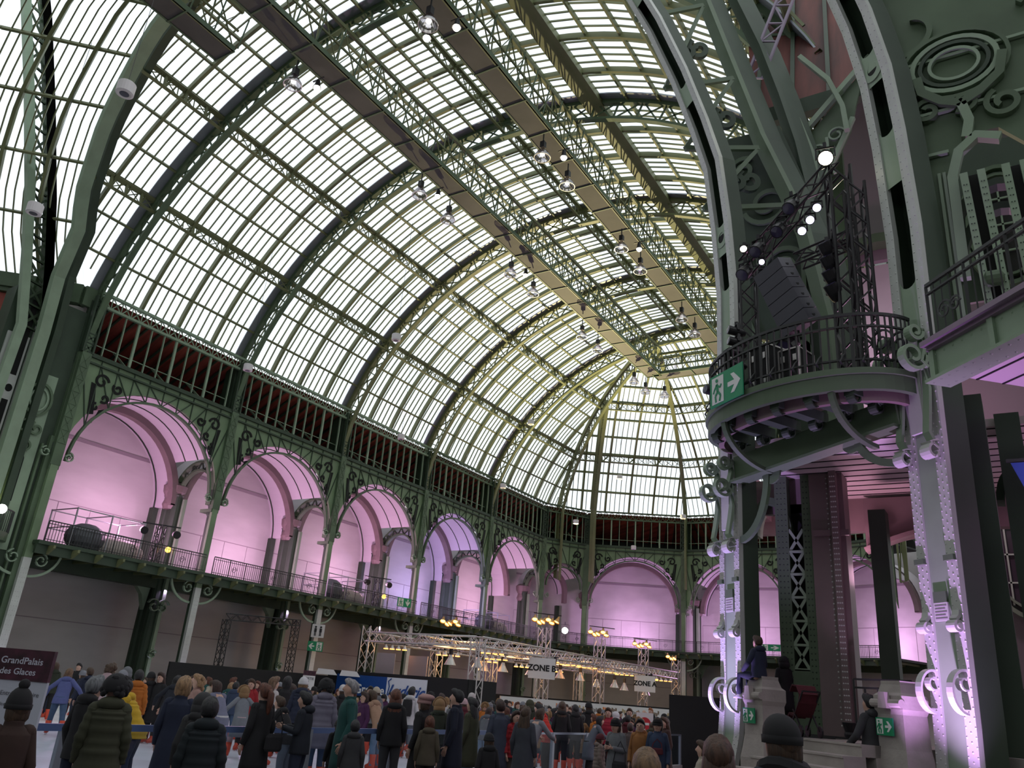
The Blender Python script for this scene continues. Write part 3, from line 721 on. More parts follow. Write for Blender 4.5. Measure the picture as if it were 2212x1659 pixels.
def pier_column(C, offs, W, dep, slots, circ, label, zs_top, zs_mid, feet, plq):
    r = empty('pier_column', C, label=label, cat='column', group='riveted columns of the near pier')
    path = colpath(C, offs); fascia(r, path, W, dep, slots, circ)
    fq = W*.375
    for sg in (-1, 1):
        b = C + TV*(sg*fq)
        console(r, b, NV, TV, zs_top[0], zs_top[1], zs_top[2])
        console(r, b, NV, TV, zs_top[0]+zs_top[1]*.75, .75, .15, w=.14)
        knob(r, b, NV, TV, zs_mid, .085); foot_scroll(r, b, NV, TV, feet, .52, w=.11)
        s = MB(local(r)); 
        s.path([b + NV*.05 + UP*(zs_top[0]-.05), b + NV*.2 + UP*(zs_top[0]+.05), b + NV*.05 + UP*(zs_top[0]+.1)], .2, .04, up=NV)
        s.path(spiral(b + NV*.13 + UP*(zs_top[0]-.1), -NV, UP, .13, .05, .8, PI*.5, 12), .2, .04, up=[NV]*13); s.obj('lower_curl', PALE, r)
        g = MB(local(r)); g.bar(b + NV*.02 + UP*4.28, b + NV*.02 + UP*4.36, fq*.66, .05, up=NV); g.obj('green_clip', GREEN, r)
    # raised tongue panel between the consoles
    g = MB(local(r)); k = 10; ww = W*.20
    pl = [(-ww, 0), (ww, 0), (ww, 1.55)] + [(ww*math.cos(PI*i/k), 1.55 + ww*1.4*math.sin(PI*i/k)) for i in range(1, k)] + [(-ww, 1.55)]
    g.prism(pl, C + NV*.0 + UP*(zs_top[0]+.3) , TV, UP, NV*.05); g.obj('tongue_panel', PALE, r)
    g = MB(local(r)); b = C - NV*.03 + UP*plq
    g.prism([(-.13,-.16),(.13,-.16),(.13,.1),(-.13,.1)], b, TV, UP, NV*.03); o = g.obj('notice', PALE, r)
    g = MB(local(r)); g.prism([(-.12,.1),(.12,.1),(.12,.26),(-.12,.26)], b, TV, UP, NV*.03); g.obj('notice_holder', GREEN, r)
    g = MB(local(r))
    for i in range(5): g.prism([(-.11,-.13+.045*i),(.11-.03*(i%2),-.13+.045*i),(.11-.03*(i%2),-.115+.045*i),(-.11,-.115+.045*i)], b + NV*.031, TV, UP, NV*.003)
    g.obj('notice_lines', mat('grey_print', (.2,.18,.2), .8), r)
    return r
pier_column(C1, [(0,-.55,.12),(.5,-.36,.08),(1.0,-.2,.04),(1.6,-.07,.02),(2.4,0,0),(10.6,.05,0),(12.3,-.05,0),(14.0,-.22,0),(15.3,-.55,0),(17,-1.05,0),(19,-1.75,0),(21.5,-2.8,0),(24,-4.2,0)], .70, .42,
            [(8.0, 9.2), (10.6, 11.5), (12.25, 16.0), (16.6, 20)], [11.95], 'riveted pale column lit violet, left of the two near ones, under the balcony', (5.0, 1.3, .22), 3.35, 1.95, 3.9)
pier_column(C2, [(0,-.10,0),(.5,-.07,0),(1.2,-.02,0),(2,0,0),(10,0.05,0),(12,-.02,0),(13.5,-.12,0),(15,-.35,0),(17,-.8,0),(20,-1.9,0)], .76, .5,
            [(8.9, 11.0), (12.1, 13.35), (14.05, 16.2)], [13.7], 'broad riveted pale column lit magenta, right of the two near ones', (6.0, 1.75, .27), 3.35, 2.15, 3.6)
# ---- further arch members above the left column
def arch_member(pts, w, h, lb, m=GREEN, up=NV, nm='arch_member'):
    r = empty(nm, pts[0], label=lb, cat='arch', group='curved members over the near pier'); s = MB(local(r)); s.path(pts, w, h, up=up); s.obj('band', m, r)
    s = MB(local(r)); Q = [V(p) - NV*.35 for p in pts]; s.path(Q, w*.35, .7, up=NV); s.obj('web', GREEN3, r); return r
m3 = [(-2.9,17.5,7.3),(-3.0,17.5,10.5),(-3.37,17.5,12.9),(-3.7,17.5,14.05),(-4.32,17.5,15.95),(-4.99,17.5,18.5),(-5.75,17.5,21.4),(-7.2,17.5,26)]
m4 = [(-3.0,18.2,7.3),(-3.1,18.2,12.0),(-3.36,18.2,14.3),(-3.6,18.2,16.0),(-3.95,18.2,17.7),(-4.4,18.2,19.6),(-5.0,18.2,21.6),(-6.3,18.2,26)]
arch_member(m3, .36, .16, 'grey green curved arch member crossing behind the lattice braces, top right of the vault')
arch_member(m4, .30, .16, 'dark curved arch member next to the red boarding at the top', GREEN3)
# lattice braces and scrollwork between the left column's arch and the member behind
r = empty('arch_bracing', (-5, 16, 14), label='crossed iron braces with leaf scrollwork above the near balcony', cat='bracing'); s = MB(local(r))
a1 = [(-5.3,15.9,13.1),(-5.75,15.9,15.0),(-6.3,15.9,17.1),(-7.2,15.9,19.9)]; a2 = [(-3.7,17.3,13.6),(-4.3,17.3,15.5),(-4.9,17.3,18.0),(-5.7,17.3,21.0)]
for i in range(4):
    s.bar(a1[i], a2[i], .1, .12)
    if i < 3: s.bar(a1[i], a2[i+1], .07, .10); 
s.obj('braces', GREEN, r)
for i in range(3):
    for f, rr, ph in ((.3, .42, 0), (.68, .34, 2.2), (.5, .24, 4)):
        s = MB(local(r)); c = lerp(lerp(a1[i], a2[i], f), lerp(a1[i+1], a2[i+1], f), .5) + V((0,.2,0)); pts = spiral(c, (.8,.5,0), (0,0,1), rr, rr*.25, 1.2, ph); s.path(pts, .12, .14, up=[(p-c) for p in pts]); s.obj('leaf_scroll', GREEN3, r)
# ---- dark web wall behind the balcony, with one opening towards the vault
r = empty('pier_web', (-3.5, 18.4, 9), label='dark green iron web wall with raised scrolls behind the balcony lights', cat='wall panel'); M = local(r); s = MB(M)
def plate(mb, pts, y, th=.12): mb.prism([(p[0], p[1]) for p in pts], (0, y, 0), (1,0,0), (0,0,1), (0, th, 0))
plate(s, [(-5.5,7.3),(-4.95,7.3),(-4.95,10.6),(-4.8,11.3),(-5.0,14.5),(-5.6,14.5)], 18.0)
plate(s, [(-4.25,7.3),(-3.1,7.3),(-3.1,11.2),(-3.3,14.5),(-4.6,14.5),(-4.6,11.3),(-4.4,10.4)], 18.0)
plate(s, [(-5.6,14.5),(-3.3,14.5),(-3.9,16.6),(-5.9,16.6)], 18.0); plate(s, [(-4.95,10.6),(-4.4,10.4),(-4.6,11.3),(-4.6,14.5),(-5.0,14.5),(-4.8,11.3)], 18.0)
s.obj('web_plate', GREEN3, r); s = MB(M)
for c, rr, ph in (((-4.0,17.93,12.3),.55,.3),((-4.9,17.93,12.6),.5,2.6),((-3.7,17.93,10.0),.4,1.2),((-4.3,17.93,14.2),.6,3.4),((-4.9,17.93,15.4),.4,.9)):
    p_ = spiral(c, (1,0,0), (0,0,1), rr, rr*.3, 1.3, ph, 28); s.path(p_, .08, .12, up=[(q-V(c)) for q in p_])
s.path([(-4.5,17.9,7.4),(-4.35,17.9,8.4),(-4.42,17.9,9.4),(-4.75,17.9,10.4),(-4.9,17.9,10.9)], .25, .16, up=(0,1,0))
for x in (-3.95, -3.5): s.bar((x,17.92,7.3), (x,17.92,12.4), .1, .06, up=(0,1,0))
s.obj('raised_scrolls', GREEN, r)
# bracket frame of the small cornice behind lamp, red roof boarding above
r = empty('scroll_bracket_frame', (-2.6, 18.5, 15), label='pale green bracket frame with paired scrolls under the red boarding', cat='bracket'); M = local(r); s = MB(M)
s.prism([(-3.5,14.2),(-2.3,16.6),(-2.0,17.8),(-1.9,18.4),(-3.9,16.2),(-3.9,14.6)], (0,19,0), (1,0,0), (0,0,1), (0,.1,0)); s.obj('frame_plate', GREEN, r); s = MB(M)
s.bar((-4.0,18.9,16.3), (-1.8,18.9,18.6), .16, .14); s.bar((-3.5,18.9,14.2), (-2.2,18.9,16.9), .12, .12)
for x, z in ((-3.15,16.1),(-2.65,16.5)):
    p_ = spiral((x,18.9,z), (1,0,0), (0,0,1), .24, .08, 1.2, 0, 20); s.path(p_, .08, .05, up=[(q-V((x,18.9,z))) for q in p_]); s.path([(x-.24,18.9,z),(x-.22,18.9,z-.7),(x-.1,18.9,z-1.2)], .08, .05, up=(0,1,0))
s.obj('paired_scrolls', GREEN2, r)
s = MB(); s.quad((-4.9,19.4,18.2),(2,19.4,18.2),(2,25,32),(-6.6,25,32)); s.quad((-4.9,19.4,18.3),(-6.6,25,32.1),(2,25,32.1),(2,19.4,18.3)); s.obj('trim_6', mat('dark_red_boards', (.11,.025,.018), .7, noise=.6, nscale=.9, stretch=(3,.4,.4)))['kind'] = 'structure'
s = MB()
for i in range(7): s.bar((-4.8+i*1.0,19.3,18.1), (-5.4+i*1.0,24.9,31.9), .12, .2)
s.bar((-4.9,19.3,18.0), (2,19.3,18.0), .3, .5); struct(s.obj('trim_7', GREEN3))
r = empty('eaves_truss', (-3.8, 18.4, 20), label='thin lattice strut catching violet light in front of the red boarding', cat='roof truss', group='upper struts near the top edge'); s = MB(local(r))
A = resamp((-4.35,18.3,18.6), (-2.8,18.3,22.6), 7); B = [p + V((-.45,0,.2)) for p in A]; s.bar(A[0], A[-1], .07); s.bar(B[0], B[-1], .07); lattice(s, A, B, .05, 'Z', up=(0,1,0)); s.obj('lattice', mat('grey_paint_tinted_violet', (.32,.27,.36), .6), r)  # violet light is put into the strut's base colour
for pts, lb in (([(-4.0,18.6,18.4),(-3.5,18.6,17.0),(-3.2,18.6,15.8),(-3.15,18.6,15.0)], 'first'), ([(-3.4,18.7,19.3),(-2.7,18.7,18.2),(-2.4,18.7,17.2),(-2.35,18.7,16.4)], 'second')):
    s = MB(); s.path(pts, .12, .16, up=(0,1,0)); tag(s.obj('curved_strut', GREEN2), 'slim curved strut under the red boarding, %s from the left' % lb, 'strut', 'curved struts under the red boarding')
# ---- pale wall with an arch lit pink beyond the balcony
s = MB()
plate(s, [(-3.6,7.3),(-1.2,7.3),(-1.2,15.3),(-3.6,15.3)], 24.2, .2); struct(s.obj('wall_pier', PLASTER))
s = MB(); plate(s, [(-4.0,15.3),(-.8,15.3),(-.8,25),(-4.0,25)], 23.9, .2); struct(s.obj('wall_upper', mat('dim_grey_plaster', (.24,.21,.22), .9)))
r = empty('round_arch', (-2.4, 23.5, 15), label='green round arch band over the pink lit wall beyond the balcony', cat='arch'); s = MB(local(r))
s.path([V((-2.4 - 1.55*math.cos(PI*i/16), 23.6, 14.4 + 1.4*math.sin(PI*i/16))) for i in range(17)], .5, .3, up=[V((-math.cos(PI*i/16),0,math.sin(PI*i/16))) for i in range(17)])
s.obj('arch_band', GREEN, r)
# ---- BALCONY
CB = (C1 + C2)/2; hb = (C2-C1).length/2; TB = (C2-C1).normalized(); NB = V((TB.y, -TB.x, 0)); NB = NB if NB.dot(NV) > 0 else -NB; bb = 1.38
def rim(f, z, k=1.0, n=30): return [CB + TB*(-hb*k*math.cos(PI*i/n)) + NB*(bb*f*math.sin(PI*i/n)) + UP*z for i in range(n+1)]
r = empty('balcony', CB + UP*7, label='bowed green iron balcony between the two near riveted columns', cat='balcony'); M = local(r)
s = MB(M); A = rim(1, 7.28); B = rim(1, 7.16); n_ = len(A)
s.add(A + B, [tuple(range(n_)), tuple(range(2*n_-1, n_-1, -1))] + [(i, i+1, n_+i+1, n_+i) for i in range(n_-1)]); s.obj('deck', GREEN3, r)
s = MB(M); s.path(rim(1.01, 7.26), .18, .10, up=UP); s.path(rim(1.0, 7.08), .10, .26, up=UP); s.obj('rim_moulding', GREEN, r)
s = MB(M); s.path(rim(.80, 6.95, .92), .10, .26, up=UP); s.obj('inner_ring', BROWNP, r)
for i in range(6):
    f = -.72 + 1.44*i/5; e = bb*math.sqrt(1-f*f)*.93
    p = CB + TB*(f*hb) + UP*6.98; s = MB(M); q = p + NB*e
    s.bar(p, q, .2, .18); c = q - NB*.12 - UP*.10; s.path(spiral(c, NB, UP, .12, .04, 1.2, PI/2, 18, -1), .15, .03, up=[NB]*19)
    c = p + NB*.25 - UP*.14; s.path(spiral(c, -NB, UP, .14, .05, 1.2, PI/2, 18, -1), .15, .03, up=[NB]*19); s.obj('cantilever_rib', GREEN3, r)
for f in (-.45, .62):
    s = MB(M)
    a = [CB + TB*(f*hb) - UP*0 + NB*(bb*.98*math.sqrt(1-f*f)*(1-(1-math.cos(PI/2*i/12)))) + UP*(5.9 + 1.15*math.sin(PI/2*i/12)) for i in range(13)]
    a = [CB + TB*(f*hb) + NB*(bb*.98*math.sqrt(1-f*f)*math.sin(PI/2*i/12)) + UP*(7.0 - .75*math.cos(PI/2*i/12)) for i in range(13)]
    s.path(a, .10, .07, up=UP); s.obj('curved_bracket', GREEN, r)
s = MB(M); a = C1 + UP*6.45 + TB*.3; b = C2 + UP*6.75 - TB*.3; s.bar(a, b, .18, .5); s.bar(a - UP*.27 + NB*.06, b - UP*.27 + NB*.06, .32, .05)
s.obj('edge_beam', GREEN, r)
for P0, sg in ((C1, 1), (C2, -1)):
    s = MB(M); kx, z0, kz = (.75, 5.05, 1.25) if sg > 0 else (.85, 5.9, .62); a = [P0 + TB*(sg*(.3 + kx*math.sin(PI/2*i/12))) + UP*(z0 + kz*(1-math.cos(PI/2*i/12))) for i in range(13)]; s.path(a, .13, .08, up=NB)
    c = P0 + TB*(sg*(kx+.42)) + UP*(z0+kz-.06); s.path(spiral(c, TB*sg, UP, .16, .06, 1.1, PI, 18, 1), .16, .04, up=NB); s.obj('corner_bracket', GREEN, r)
r = empty('balcony_railing', CB + NB*bb + UP*7.3, label='black wrought iron railing around the bowed balcony', cat='railing'); M = local(r); s = MB(M)
for z, h in ((8.3, .05), (8.08, .03), (7.48, .03)): s.path(rim(1, z, n=40), .05, h, up=UP)
s.obj('rails', BLACKI, r); s = MB(M)
RR = rim(1, 7.3, n=46)
for i, p in enumerate(RR): s.bar(p, p + UP*1.0, .028 if i % 6 else .05, caps=False)
s.obj('balusters', BLACKI, r)
for i in range(2, 46, 3): s = MB(M); s.path([RR[i] + NB*.02, RR[i] + NB*.14 + UP*.12, RR[i] + NB*.06 + UP*.24, RR[i] + UP*.3], .02, .03, up=TB); s.obj('bellied_curl', BLACKI, r)
s = MB(M)
for i in (40, 43):
    c = RR[i] + UP*.5; p_ = spiral(c, TB, UP, .22, .05, 1.4, 0, 20); s.path(p_, .03, .03, up=[(q-c) for q in p_])
s.obj('railing_scroll', BLACKI, r)
# ---- signs
SG = mat('exit_sign_green', (0.005, 0.26, 0.105), .5); SW = mat('sign_white', (.72, .74, .72), .5)
def exit_sign(o, a, b, w, h, lb, man_left=True, arrow='right', glowk=None, group=None, dirn=None):
    """running-man escape sign: o = lower left corner, a,b unit axes"""
    a = V(a).normalized(); b = V(b).normalized(); n = a.cross(b); r = empty('exit_sign', o, label=lb, cat='sign', group=group); M = local(r); o = V(o)
    def pl(nm, poly, d, m, th=.006): s = MB(M); s.prism(poly, o + n*d, a, b, n*th); return s.obj(nm, m, r)
    pl('green_board', [(0,0),(w,0),(w,h),(0,h)], 0, SG, .02)
    x0 = 0 if man_left else w/2
    k = w/2; pl('white_door', [(x0+.14*k,h*.08),(x0+.86*k,h*.08),(x0+.86*k,h*.92),(x0+.14*k,h*.92)], .021, SW)
    s = MB(M)
    def pt(x, y): return o + a*(x0+x*k) + b*(y*h) + n*.032
    for pa, pb, ww in (((.45,.68),(.52,.42),.10), ((.46,.66),(.30,.52),.05), ((.46,.66),(.66,.55),.05), ((.52,.44),(.36,.32),.07), ((.36,.32),(.40,.12),.06), ((.52,.44),(.68,.30),.07), ((.68,.30),(.62,.12),.06), ((.30,.52),(.24,.42),.045), ((.66,.55),(.74,.64),.045)):
        s.bar(pt(*pa), pt(*pb), ww*k*1.3, .01, up=n)
    s.prism([(.07*k*math.cos(i*PI/5), .07*k*math.sin(i*PI/5)) for i in range(10)], pt(.47, .79), a, b, n*.01); s.obj('running_figure', SG, r)
    xa = w/2 if man_left else 0; s = MB(M)
    q = [(.12,.43),(.52,.43),(.30,.20),(.50,.20),(.88,.5),(.50,.80),(.30,.80),(.52,.57),(.12,.57)]
    if arrow == 'left': q = [(1-x, y) for x, y in q][::-1]
    if arrow == 'down': q = [(y, 1-x) for x, y in q][::-1]
    s.prism([(xa+x*k, y*h) for x, y in q], o + n*.021, a, b, n*.006); s.obj('arrow', SW, r); return r
e0 = RR[15] + NB*.20 - UP*.10; e1 = RR[22] + NB*.16 - UP*.1
exit_sign(e0, (e1-e0), (0,0,1), .98, .62, 'large green exit sign with a running man hung on the balcony railing')
# ---- truss towers, lamps, speakers
def tower(c, w, z0, z1, lb, m=BLACKM, leg=.05, name='truss_tower', cat='truss tower', group=None, rz=0.4):
    r = empty(name, (c[0], c[1], z0), label=lb, cat=cat, group=group); M = local(r) @ Matrix.Translation(V((c[0], c[1], 0))) @ Matrix.Rotation(rz, 4, 'Z'); 
    h = w/2; cs = [(-h,-h),(h,-h),(h,h),(-h,h)]
    s = MB(M); [s.tube([(x,y,z0),(x,y,z1)], leg/2, 6) for x, y in cs]; s.obj('uprights', m, r)
    s = MB(M); n = max(2, int((z1-z0)/w*.95))
    for i in range(4):
        x0, y0 = cs[i]; x1, y1 = cs[(i+1) % 4]
        for k in range(n):
            za = z0+(z1-z0)*k/n; zb = z0+(z1-z0)*(k+1)/n
            if k % 2: s.bar((x0,y0,za),(x1,y1,zb), leg*.45, caps=False)
            else: s.bar((x1,y1,za),(x0,y0,zb), leg*.45, caps=False)
    s.obj('bracing', m, r); return r
def truss_beam(p, q, w, lb, m=ALU, leg=.05, name='truss_beam', cat='truss beam', group=None):
    p = V(p); q = V(q); r = empty(name, (p+q)/2, label=lb, cat=cat, group=group); M = local(r); d = (q-p).normalized(); a = d.cross(UP).normalized()*(w/2); b = UP*(w/2)
    s = MB(M); C_ = [a+b, a-b, -a-b, -a+b]
    for c in C_: s.tube([p+c, q+c], leg/2, 6)
    s.obj('chords', m, r); s = MB(M); n = max(2, int((q-p).length/w*.9))
    for i in range(4):
        c0, c1 = C_[i], C_[(i+1) % 4]
        for k in range(n):
            u, v = (c0, c1) if k % 2 else (c1, c0); s.bar(lerp(p, q, k/n)+u, lerp(p, q, (k+1)/n)+v, leg*.45, caps=False)
    s.obj('bracing', m, r); return r
Z0 = 7.28
tower((-4.0, 14.75), .32, Z0, 10.6, 'thin black lattice tower at the left of the balcony', group='black truss towers on the balcony')
tower((-2.02, 14.15), .38, Z0, 12.0, 'thick black lattice tower right of the hanging speakers', leg=.07, group='black truss towers on the balcony')
tower((-1.72, 13.9), .30, Z0, 11.4, 'rearmost black lattice tower at the right of the balcony', leg=.06, group='black truss towers on the balcony')
truss_beam((-4.0,14.4,10.35), (-2.0,13.95,12.0), .3, 'sloping black truss beam carrying the violet spotlights', BLACKM, .05)
truss_beam((-3.0,14.9,10.6), (-1.9,14.3,10.5), .26, 'short black truss beam behind the violet spotlights', BLACKM, .05)
VIO = glow('violet_lamp_lens', (.70, .62, 1.0), 9); WARM = glow('warm_lamp_lens', (1.0, .93, .68), 10); ORNG = glow('orange_heater_glow', (1.0, .36, .06), 6); COOLW = glow('white_lamp_lens', (1, .97, .92), 10)
def moving_head(c, aim, lb, lens=None, r0=.12, L=.3, name='stage_light', group='black stage lights on the sloping truss', body=BLACKM):
    c = V(c); d = (V(aim)-c).normalized(); r = empty(name, c, label=lb, cat='stage light', group=group); M = local(r)
    s = MB(M); s.lathe([(r0*.55,-L*.5),(r0*.8,-L*.35),(r0,0),(r0*1.05,L*.5),(r0*.9,L*.5)], c, 14, axis=d); s.obj('housing', body, r)
    s = MB(M); s.lathe([(0,L*.5+.012),(r0*.88,L*.5+.006)], c, 14, axis=d, caps=False); s.obj('lens', lens or mat('dark_lens', (.05,.04,.09), .15), r)
    s = MB(M); sd = d.cross(UP).normalized(); s.path([c + sd*r0*1.15, c + sd*r0*1.15 + UP*r0*1.6, c - sd*r0*1.15 + UP*r0*1.6, c - sd*r0*1.15], .03, .05, up=d); s.bar(c + UP*r0*1.6, c + UP*(r0*2.4), .06); s.obj('yoke', body, r); return r
CAMP = (0, 0, 1.95)
for i, (c, lb) in enumerate((((-2.72,14.0,10.72),'lowest'),((-2.55,13.96,10.9),'middle'),((-2.40,13.9,11.1),'topmost'))):
    moving_head(c, CAMP, 'violet glowing round spotlight, %s of the row of three' % lb, VIO, .085, .2, group='violet spotlights in a row')
moving_head((-2.16,13.8,12.1), CAMP, 'large warm white glowing lamp on top of the thick tower', WARM, .15, .25, group='white lamps on the towers')
moving_head((-3.86,14.1,10.62), (-3.0,0,8), 'small warm white glowing lamp at the left end of the sloping truss', WARM, .075, .2, group='white lamps on the towers')
moving_head((-3.52,14.05,10.25), CAMP, 'small white blue glowing lamp just above the hanging speakers', VIO, .06, .18, group='white lamps on the towers')
for i, (c, lb) in enumerate((((-3.88,14.2,10.2),'leftmost'),((-3.58,14.1,10.6),'second'),((-3.15,14.1,10.95),'third'),((-2.88,14.0,11.35),'fourth'))):
    moving_head(c, V(c)+V((-.4,-1,-1.2)), 'black moving stage light on the sloping truss, %s from the left' % lb, None, .13, .36)
for i in range(4):
    moving_head((-4.02+.0*i,13.95,8.78-.23*i), (-6.2,12.2,9.2-.23*i), 'black tube spotlight in the stack by the left column, %s from the top' % ('first','second','third','fourth')[i], None, .085, .34, group='stack of four tube spotlights')
moving_head((-4.62,14.25,7.75), (-6.2,12.2,7.9), 'single black tube spotlight hanging at the left end of the balcony rim', None, .09, .3, group='stack of four tube spotlights')
for i in range(4):
    moving_head((-2.28+.02*i,13.95,10.15-.30*i), (-2.9,12.4,12.2-.30*i), 'black can light with a bright ring on the thick tower, %s from the top' % ('first','second','third','fourth')[i], None, .12, .34, group='column of four can lights')
moving_head((-3.1,14.2,8.45), (-4,12,6.6), 'big black moving stage light standing behind the flight cases', None, .17, .42)
def speaker(c, k, lb, m):
    r = empty('line_array_speaker', c, rz=0, label=lb, cat='loudspeaker', group='hanging line array speakers'); M = local(r)
    ax = V((.80,-.25,0)).normalized(); f = V((-.25,-.8,-.35)).normalized(); dn = V((.34,-.02,-.94)).normalized(); c = V(c); q = f.cross(dn).normalized()
    s = MB(M); hw, hh, hd = .62, .118, .26
    vs = [c + q*(x*hw/2) + dn*(z*hh) + f*(y*hd) for z in (-1, 1) for x, y in ((-1,-1),(1,-1),(1,1),(-1,1))]
    s.add(vs, [(0,3,2,1),(4,5,6,7),(0,1,5,4),(1,2,6,5),(2,3,7,6),(3,0,4,7)]); s.obj('cabinet', m, r)
    s = MB(M); s.prism([(.055*math.cos(PI*i/8), .055*math.sin(PI*i/8)) for i in range(9)], c - q*(hw/2+.003) + dn*.02 if q.dot(V((0,0,1.95))-c) < 0 else c + q*(hw/2+.003) + dn*.02, f, dn, q*.002); s.obj('handle_slot', INK, r)
SPK = mat('charcoal_cabinet', (.035,.035,.05), .5)
c0 = V((-3.30,14.1,10.0)); dn = V((.34,-.02,-.94)).normalized()
for i in range(6): speaker(c0 + dn*(.25*i), i, 'dark line array loudspeaker, %s from the top of the hanging stack' % ('first','second','third','fourth','fifth','sixth')[i], SPK)
s = MB(); s.bar((-3.30,14.05,10.1), (-3.34,14.1,11.0), .02); s.bar((-3.45,14.05,10.1), (-3.5,14.1,10.8), .02); s.bar((-3.6,14.1,10.14), (-3.1,14.1,10.10), .06); tag(s.obj('rigging_bar', BLACKM), 'thin rigging frame and wires above the hanging loudspeaker stack', 'rigging')
def flight_case(x, y, z, w, d, h, rz, lb):
    r = empty('flight_case', (x, y, z), rz, label=lb, cat='flight case', group='flight cases on the balcony'); s = MB(); s.box(-w/2,w/2,-d/2,d/2,0,h); s.obj('case_body', BLACKW, r)
    s = MB()
    for sx in (-1, 1):
        for sy in (-1, 1): s.bar((sx*w/2, sy*d/2, 0), (sx*w/2, sy*d/2, h), .035)
        for zz in (0, h): s.bar((sx*w/2,-d/2,zz), (sx*w/2,d/2,zz), .03); 
    for sy in (-1, 1):
        for zz in (0, h): s.bar((-w/2,sy*d/2,zz), (w/2,sy*d/2,zz), .03)
    s.obj('metal_edges', ALU, r); s = MB()
    for zz in (.22, .72):
        for xx in (-.12, .12): s.box(xx-.04,xx+.04,-d/2-.012,-d/2,h*zz,h*zz+.12)
    s.obj('latches', ALU, r)
flight_case(-3.42, 13.85, 7.3, .42, .5, .95, -.5, 'black flight case with metal edges nearest the exit sign')
flight_case(-2.95, 13.95, 7.3, .4, .5, .85, -.3, 'black flight case right of the other one on the balcony')
# ---- soffit and inner parts of the pier, at platform level
s = MB(); s.box(-4.7, 3.2, 15.6, 20.4, 6.98, 7.12); so = struct(s.obj('ceiling_pier', PLANK)); s = MB()
for i in range(11): s.box(-4.7, 3.2, 15.7+.42*i, 15.73+.42*i, 6.965, 6.985)
s.obj('board_gaps', INK, so)
s = MB(); s.box(-5.4,-5.1,17.8,20.4,6.5,7.3); s.box(-5.4,3.2,20.3,20.6,6.2,7.3); s.box(-4.95,-3.7,18.2,18.4,6.2,6.98); struct(s.obj('trim_8', BROWNP))
r = empty('lattice_pier', (-3.95, 18.1, 1.7), label='green riveted pier with a crossed lattice slot, behind the left pedestal', cat='column'); M = local(r); s = MB(M)
for x0, x1 in ((-4.42,-4.15),(-3.85,-3.62)): s.box(x0,x1,17.9,18.5,1.7,6.98)
s.box(-4.15,-3.85,17.9,18.5,1.7,2.9); s.obj('riveted_plates', GREEN, r); s = MB(M); s.box(-4.15,-3.85,18.2,18.4,2.9,6.4); s.obj('slot_back', INK, r); s = MB(M)
A = [V((-4.15,17.93,2.9+.48*i)) for i in range(7)]; B = [V((-3.85,17.93,2.9+.48*i)) for i in range(7)]; lattice(s, A, B, .06, 'X', up=(0,1,0)); s.obj('slot_lattice', GREEN2, r)
s = MB(M); s.rivets([(x,17.9,1.9+.12*i) for i in range(42) for x in (-4.36,-4.28,-4.2,-3.8,-3.73,-3.66)], .018, (0,-1,0)); s.obj('rivets', GREEN3, r)
r = empty('riveted_pier', (-3.3, 18, 1.7), label='brown grey riveted pier glowing faintly magenta above the floor washer', cat='column'); M = local(r); s = MB(M)
s.box(-3.66,-3.22,17.85,18.6,1.7,6.98); s.box(-3.22,-3.08,17.7,18.6,1.7,6.98); s.box(-3.08,-2.98,17.9,18.5,1.7,6.98); s.box(-3.6,-2.9,17.78,17.86,5.6,5.72); s.obj('box_plates', BROWNP, r); s = MB(M)
s.rivets([(x,17.7,1.9+.11*i) for i in range(46) for x in (-3.19,-3.15,-3.11)] + [(-3.3,17.85,1.9+.11*i) for i in range(46)], .018, (0,-1,0)); s.obj('rivets', PALE, r)
r = empty('round_arch', (-4.6, 18.1, 6), label='thick rounded green arch between the dark column and the lattice pier', cat='arch'); s = MB(local(r))
s.path([V((-4.55 - .38*math.cos(PI*i/14), 18.2, 5.7 + .75*math.sin(PI*i/14))) for i in range(15)], .5, .16, up=[V((-math.cos(PI*i/14),0,math.sin(PI*i/14))) for i in range(15)]); s.obj('arch_band', GREEN, r)
def dark_col(x0, x1, y0, y1, z0, z1, lb, m=GREEN3, nm='dark_column'):
    s = MB(); s.box(x0,x1,y0,y1,z0,z1); s.box(x0-.05,x1+.05,y0-.05,y1+.05,z0,z0+.35); return tag(s.obj(nm, m), lb, 'column', 'plain dark columns in the pier')
dark_col(-5.25,-4.85,17.2,17.7,0,6.98,'plain dark green square column just right of the left riveted column')
dark_col(-2.62,-2.28,18.6,19.1,1.7,6.3,'plain dark green square column left of the right pedestal')
dark_col(-.55,-.15,14.2,14.9,0,7.1,'wide dark green side of the pier right of the magenta column')
dark_col(-.02,.35,15.3,16.2,0,7.1,'riveted dark green post in the shade at the right')
r = empty('round_arch', (-2, 19.8, 6), label='low arched beam under the pink boards behind the right column', cat='arch'); s = MB(local(r))
A = [V((-2.9 + 1.9*i/12, 19.9, 5.65 + .45*math.sin(PI*.55*i/12))) for i in range(13)]
s.path(A, .4, .1, up=UP); s.prism([(-2.9,5.75),(-2.9,6.9),(-1.0,6.9),(-1.0,6.1)], (0,20.0,0), (1,0,0), (0,0,1), (0,.1,0)); c = V((-2.65,19.85,6.1)); s.path(spiral(c,(1,0,0),UP,.22,.1,1.1,0,18), .1, .05, up=(0,1,0)); s.obj('arched_beam', BROWNP, r)
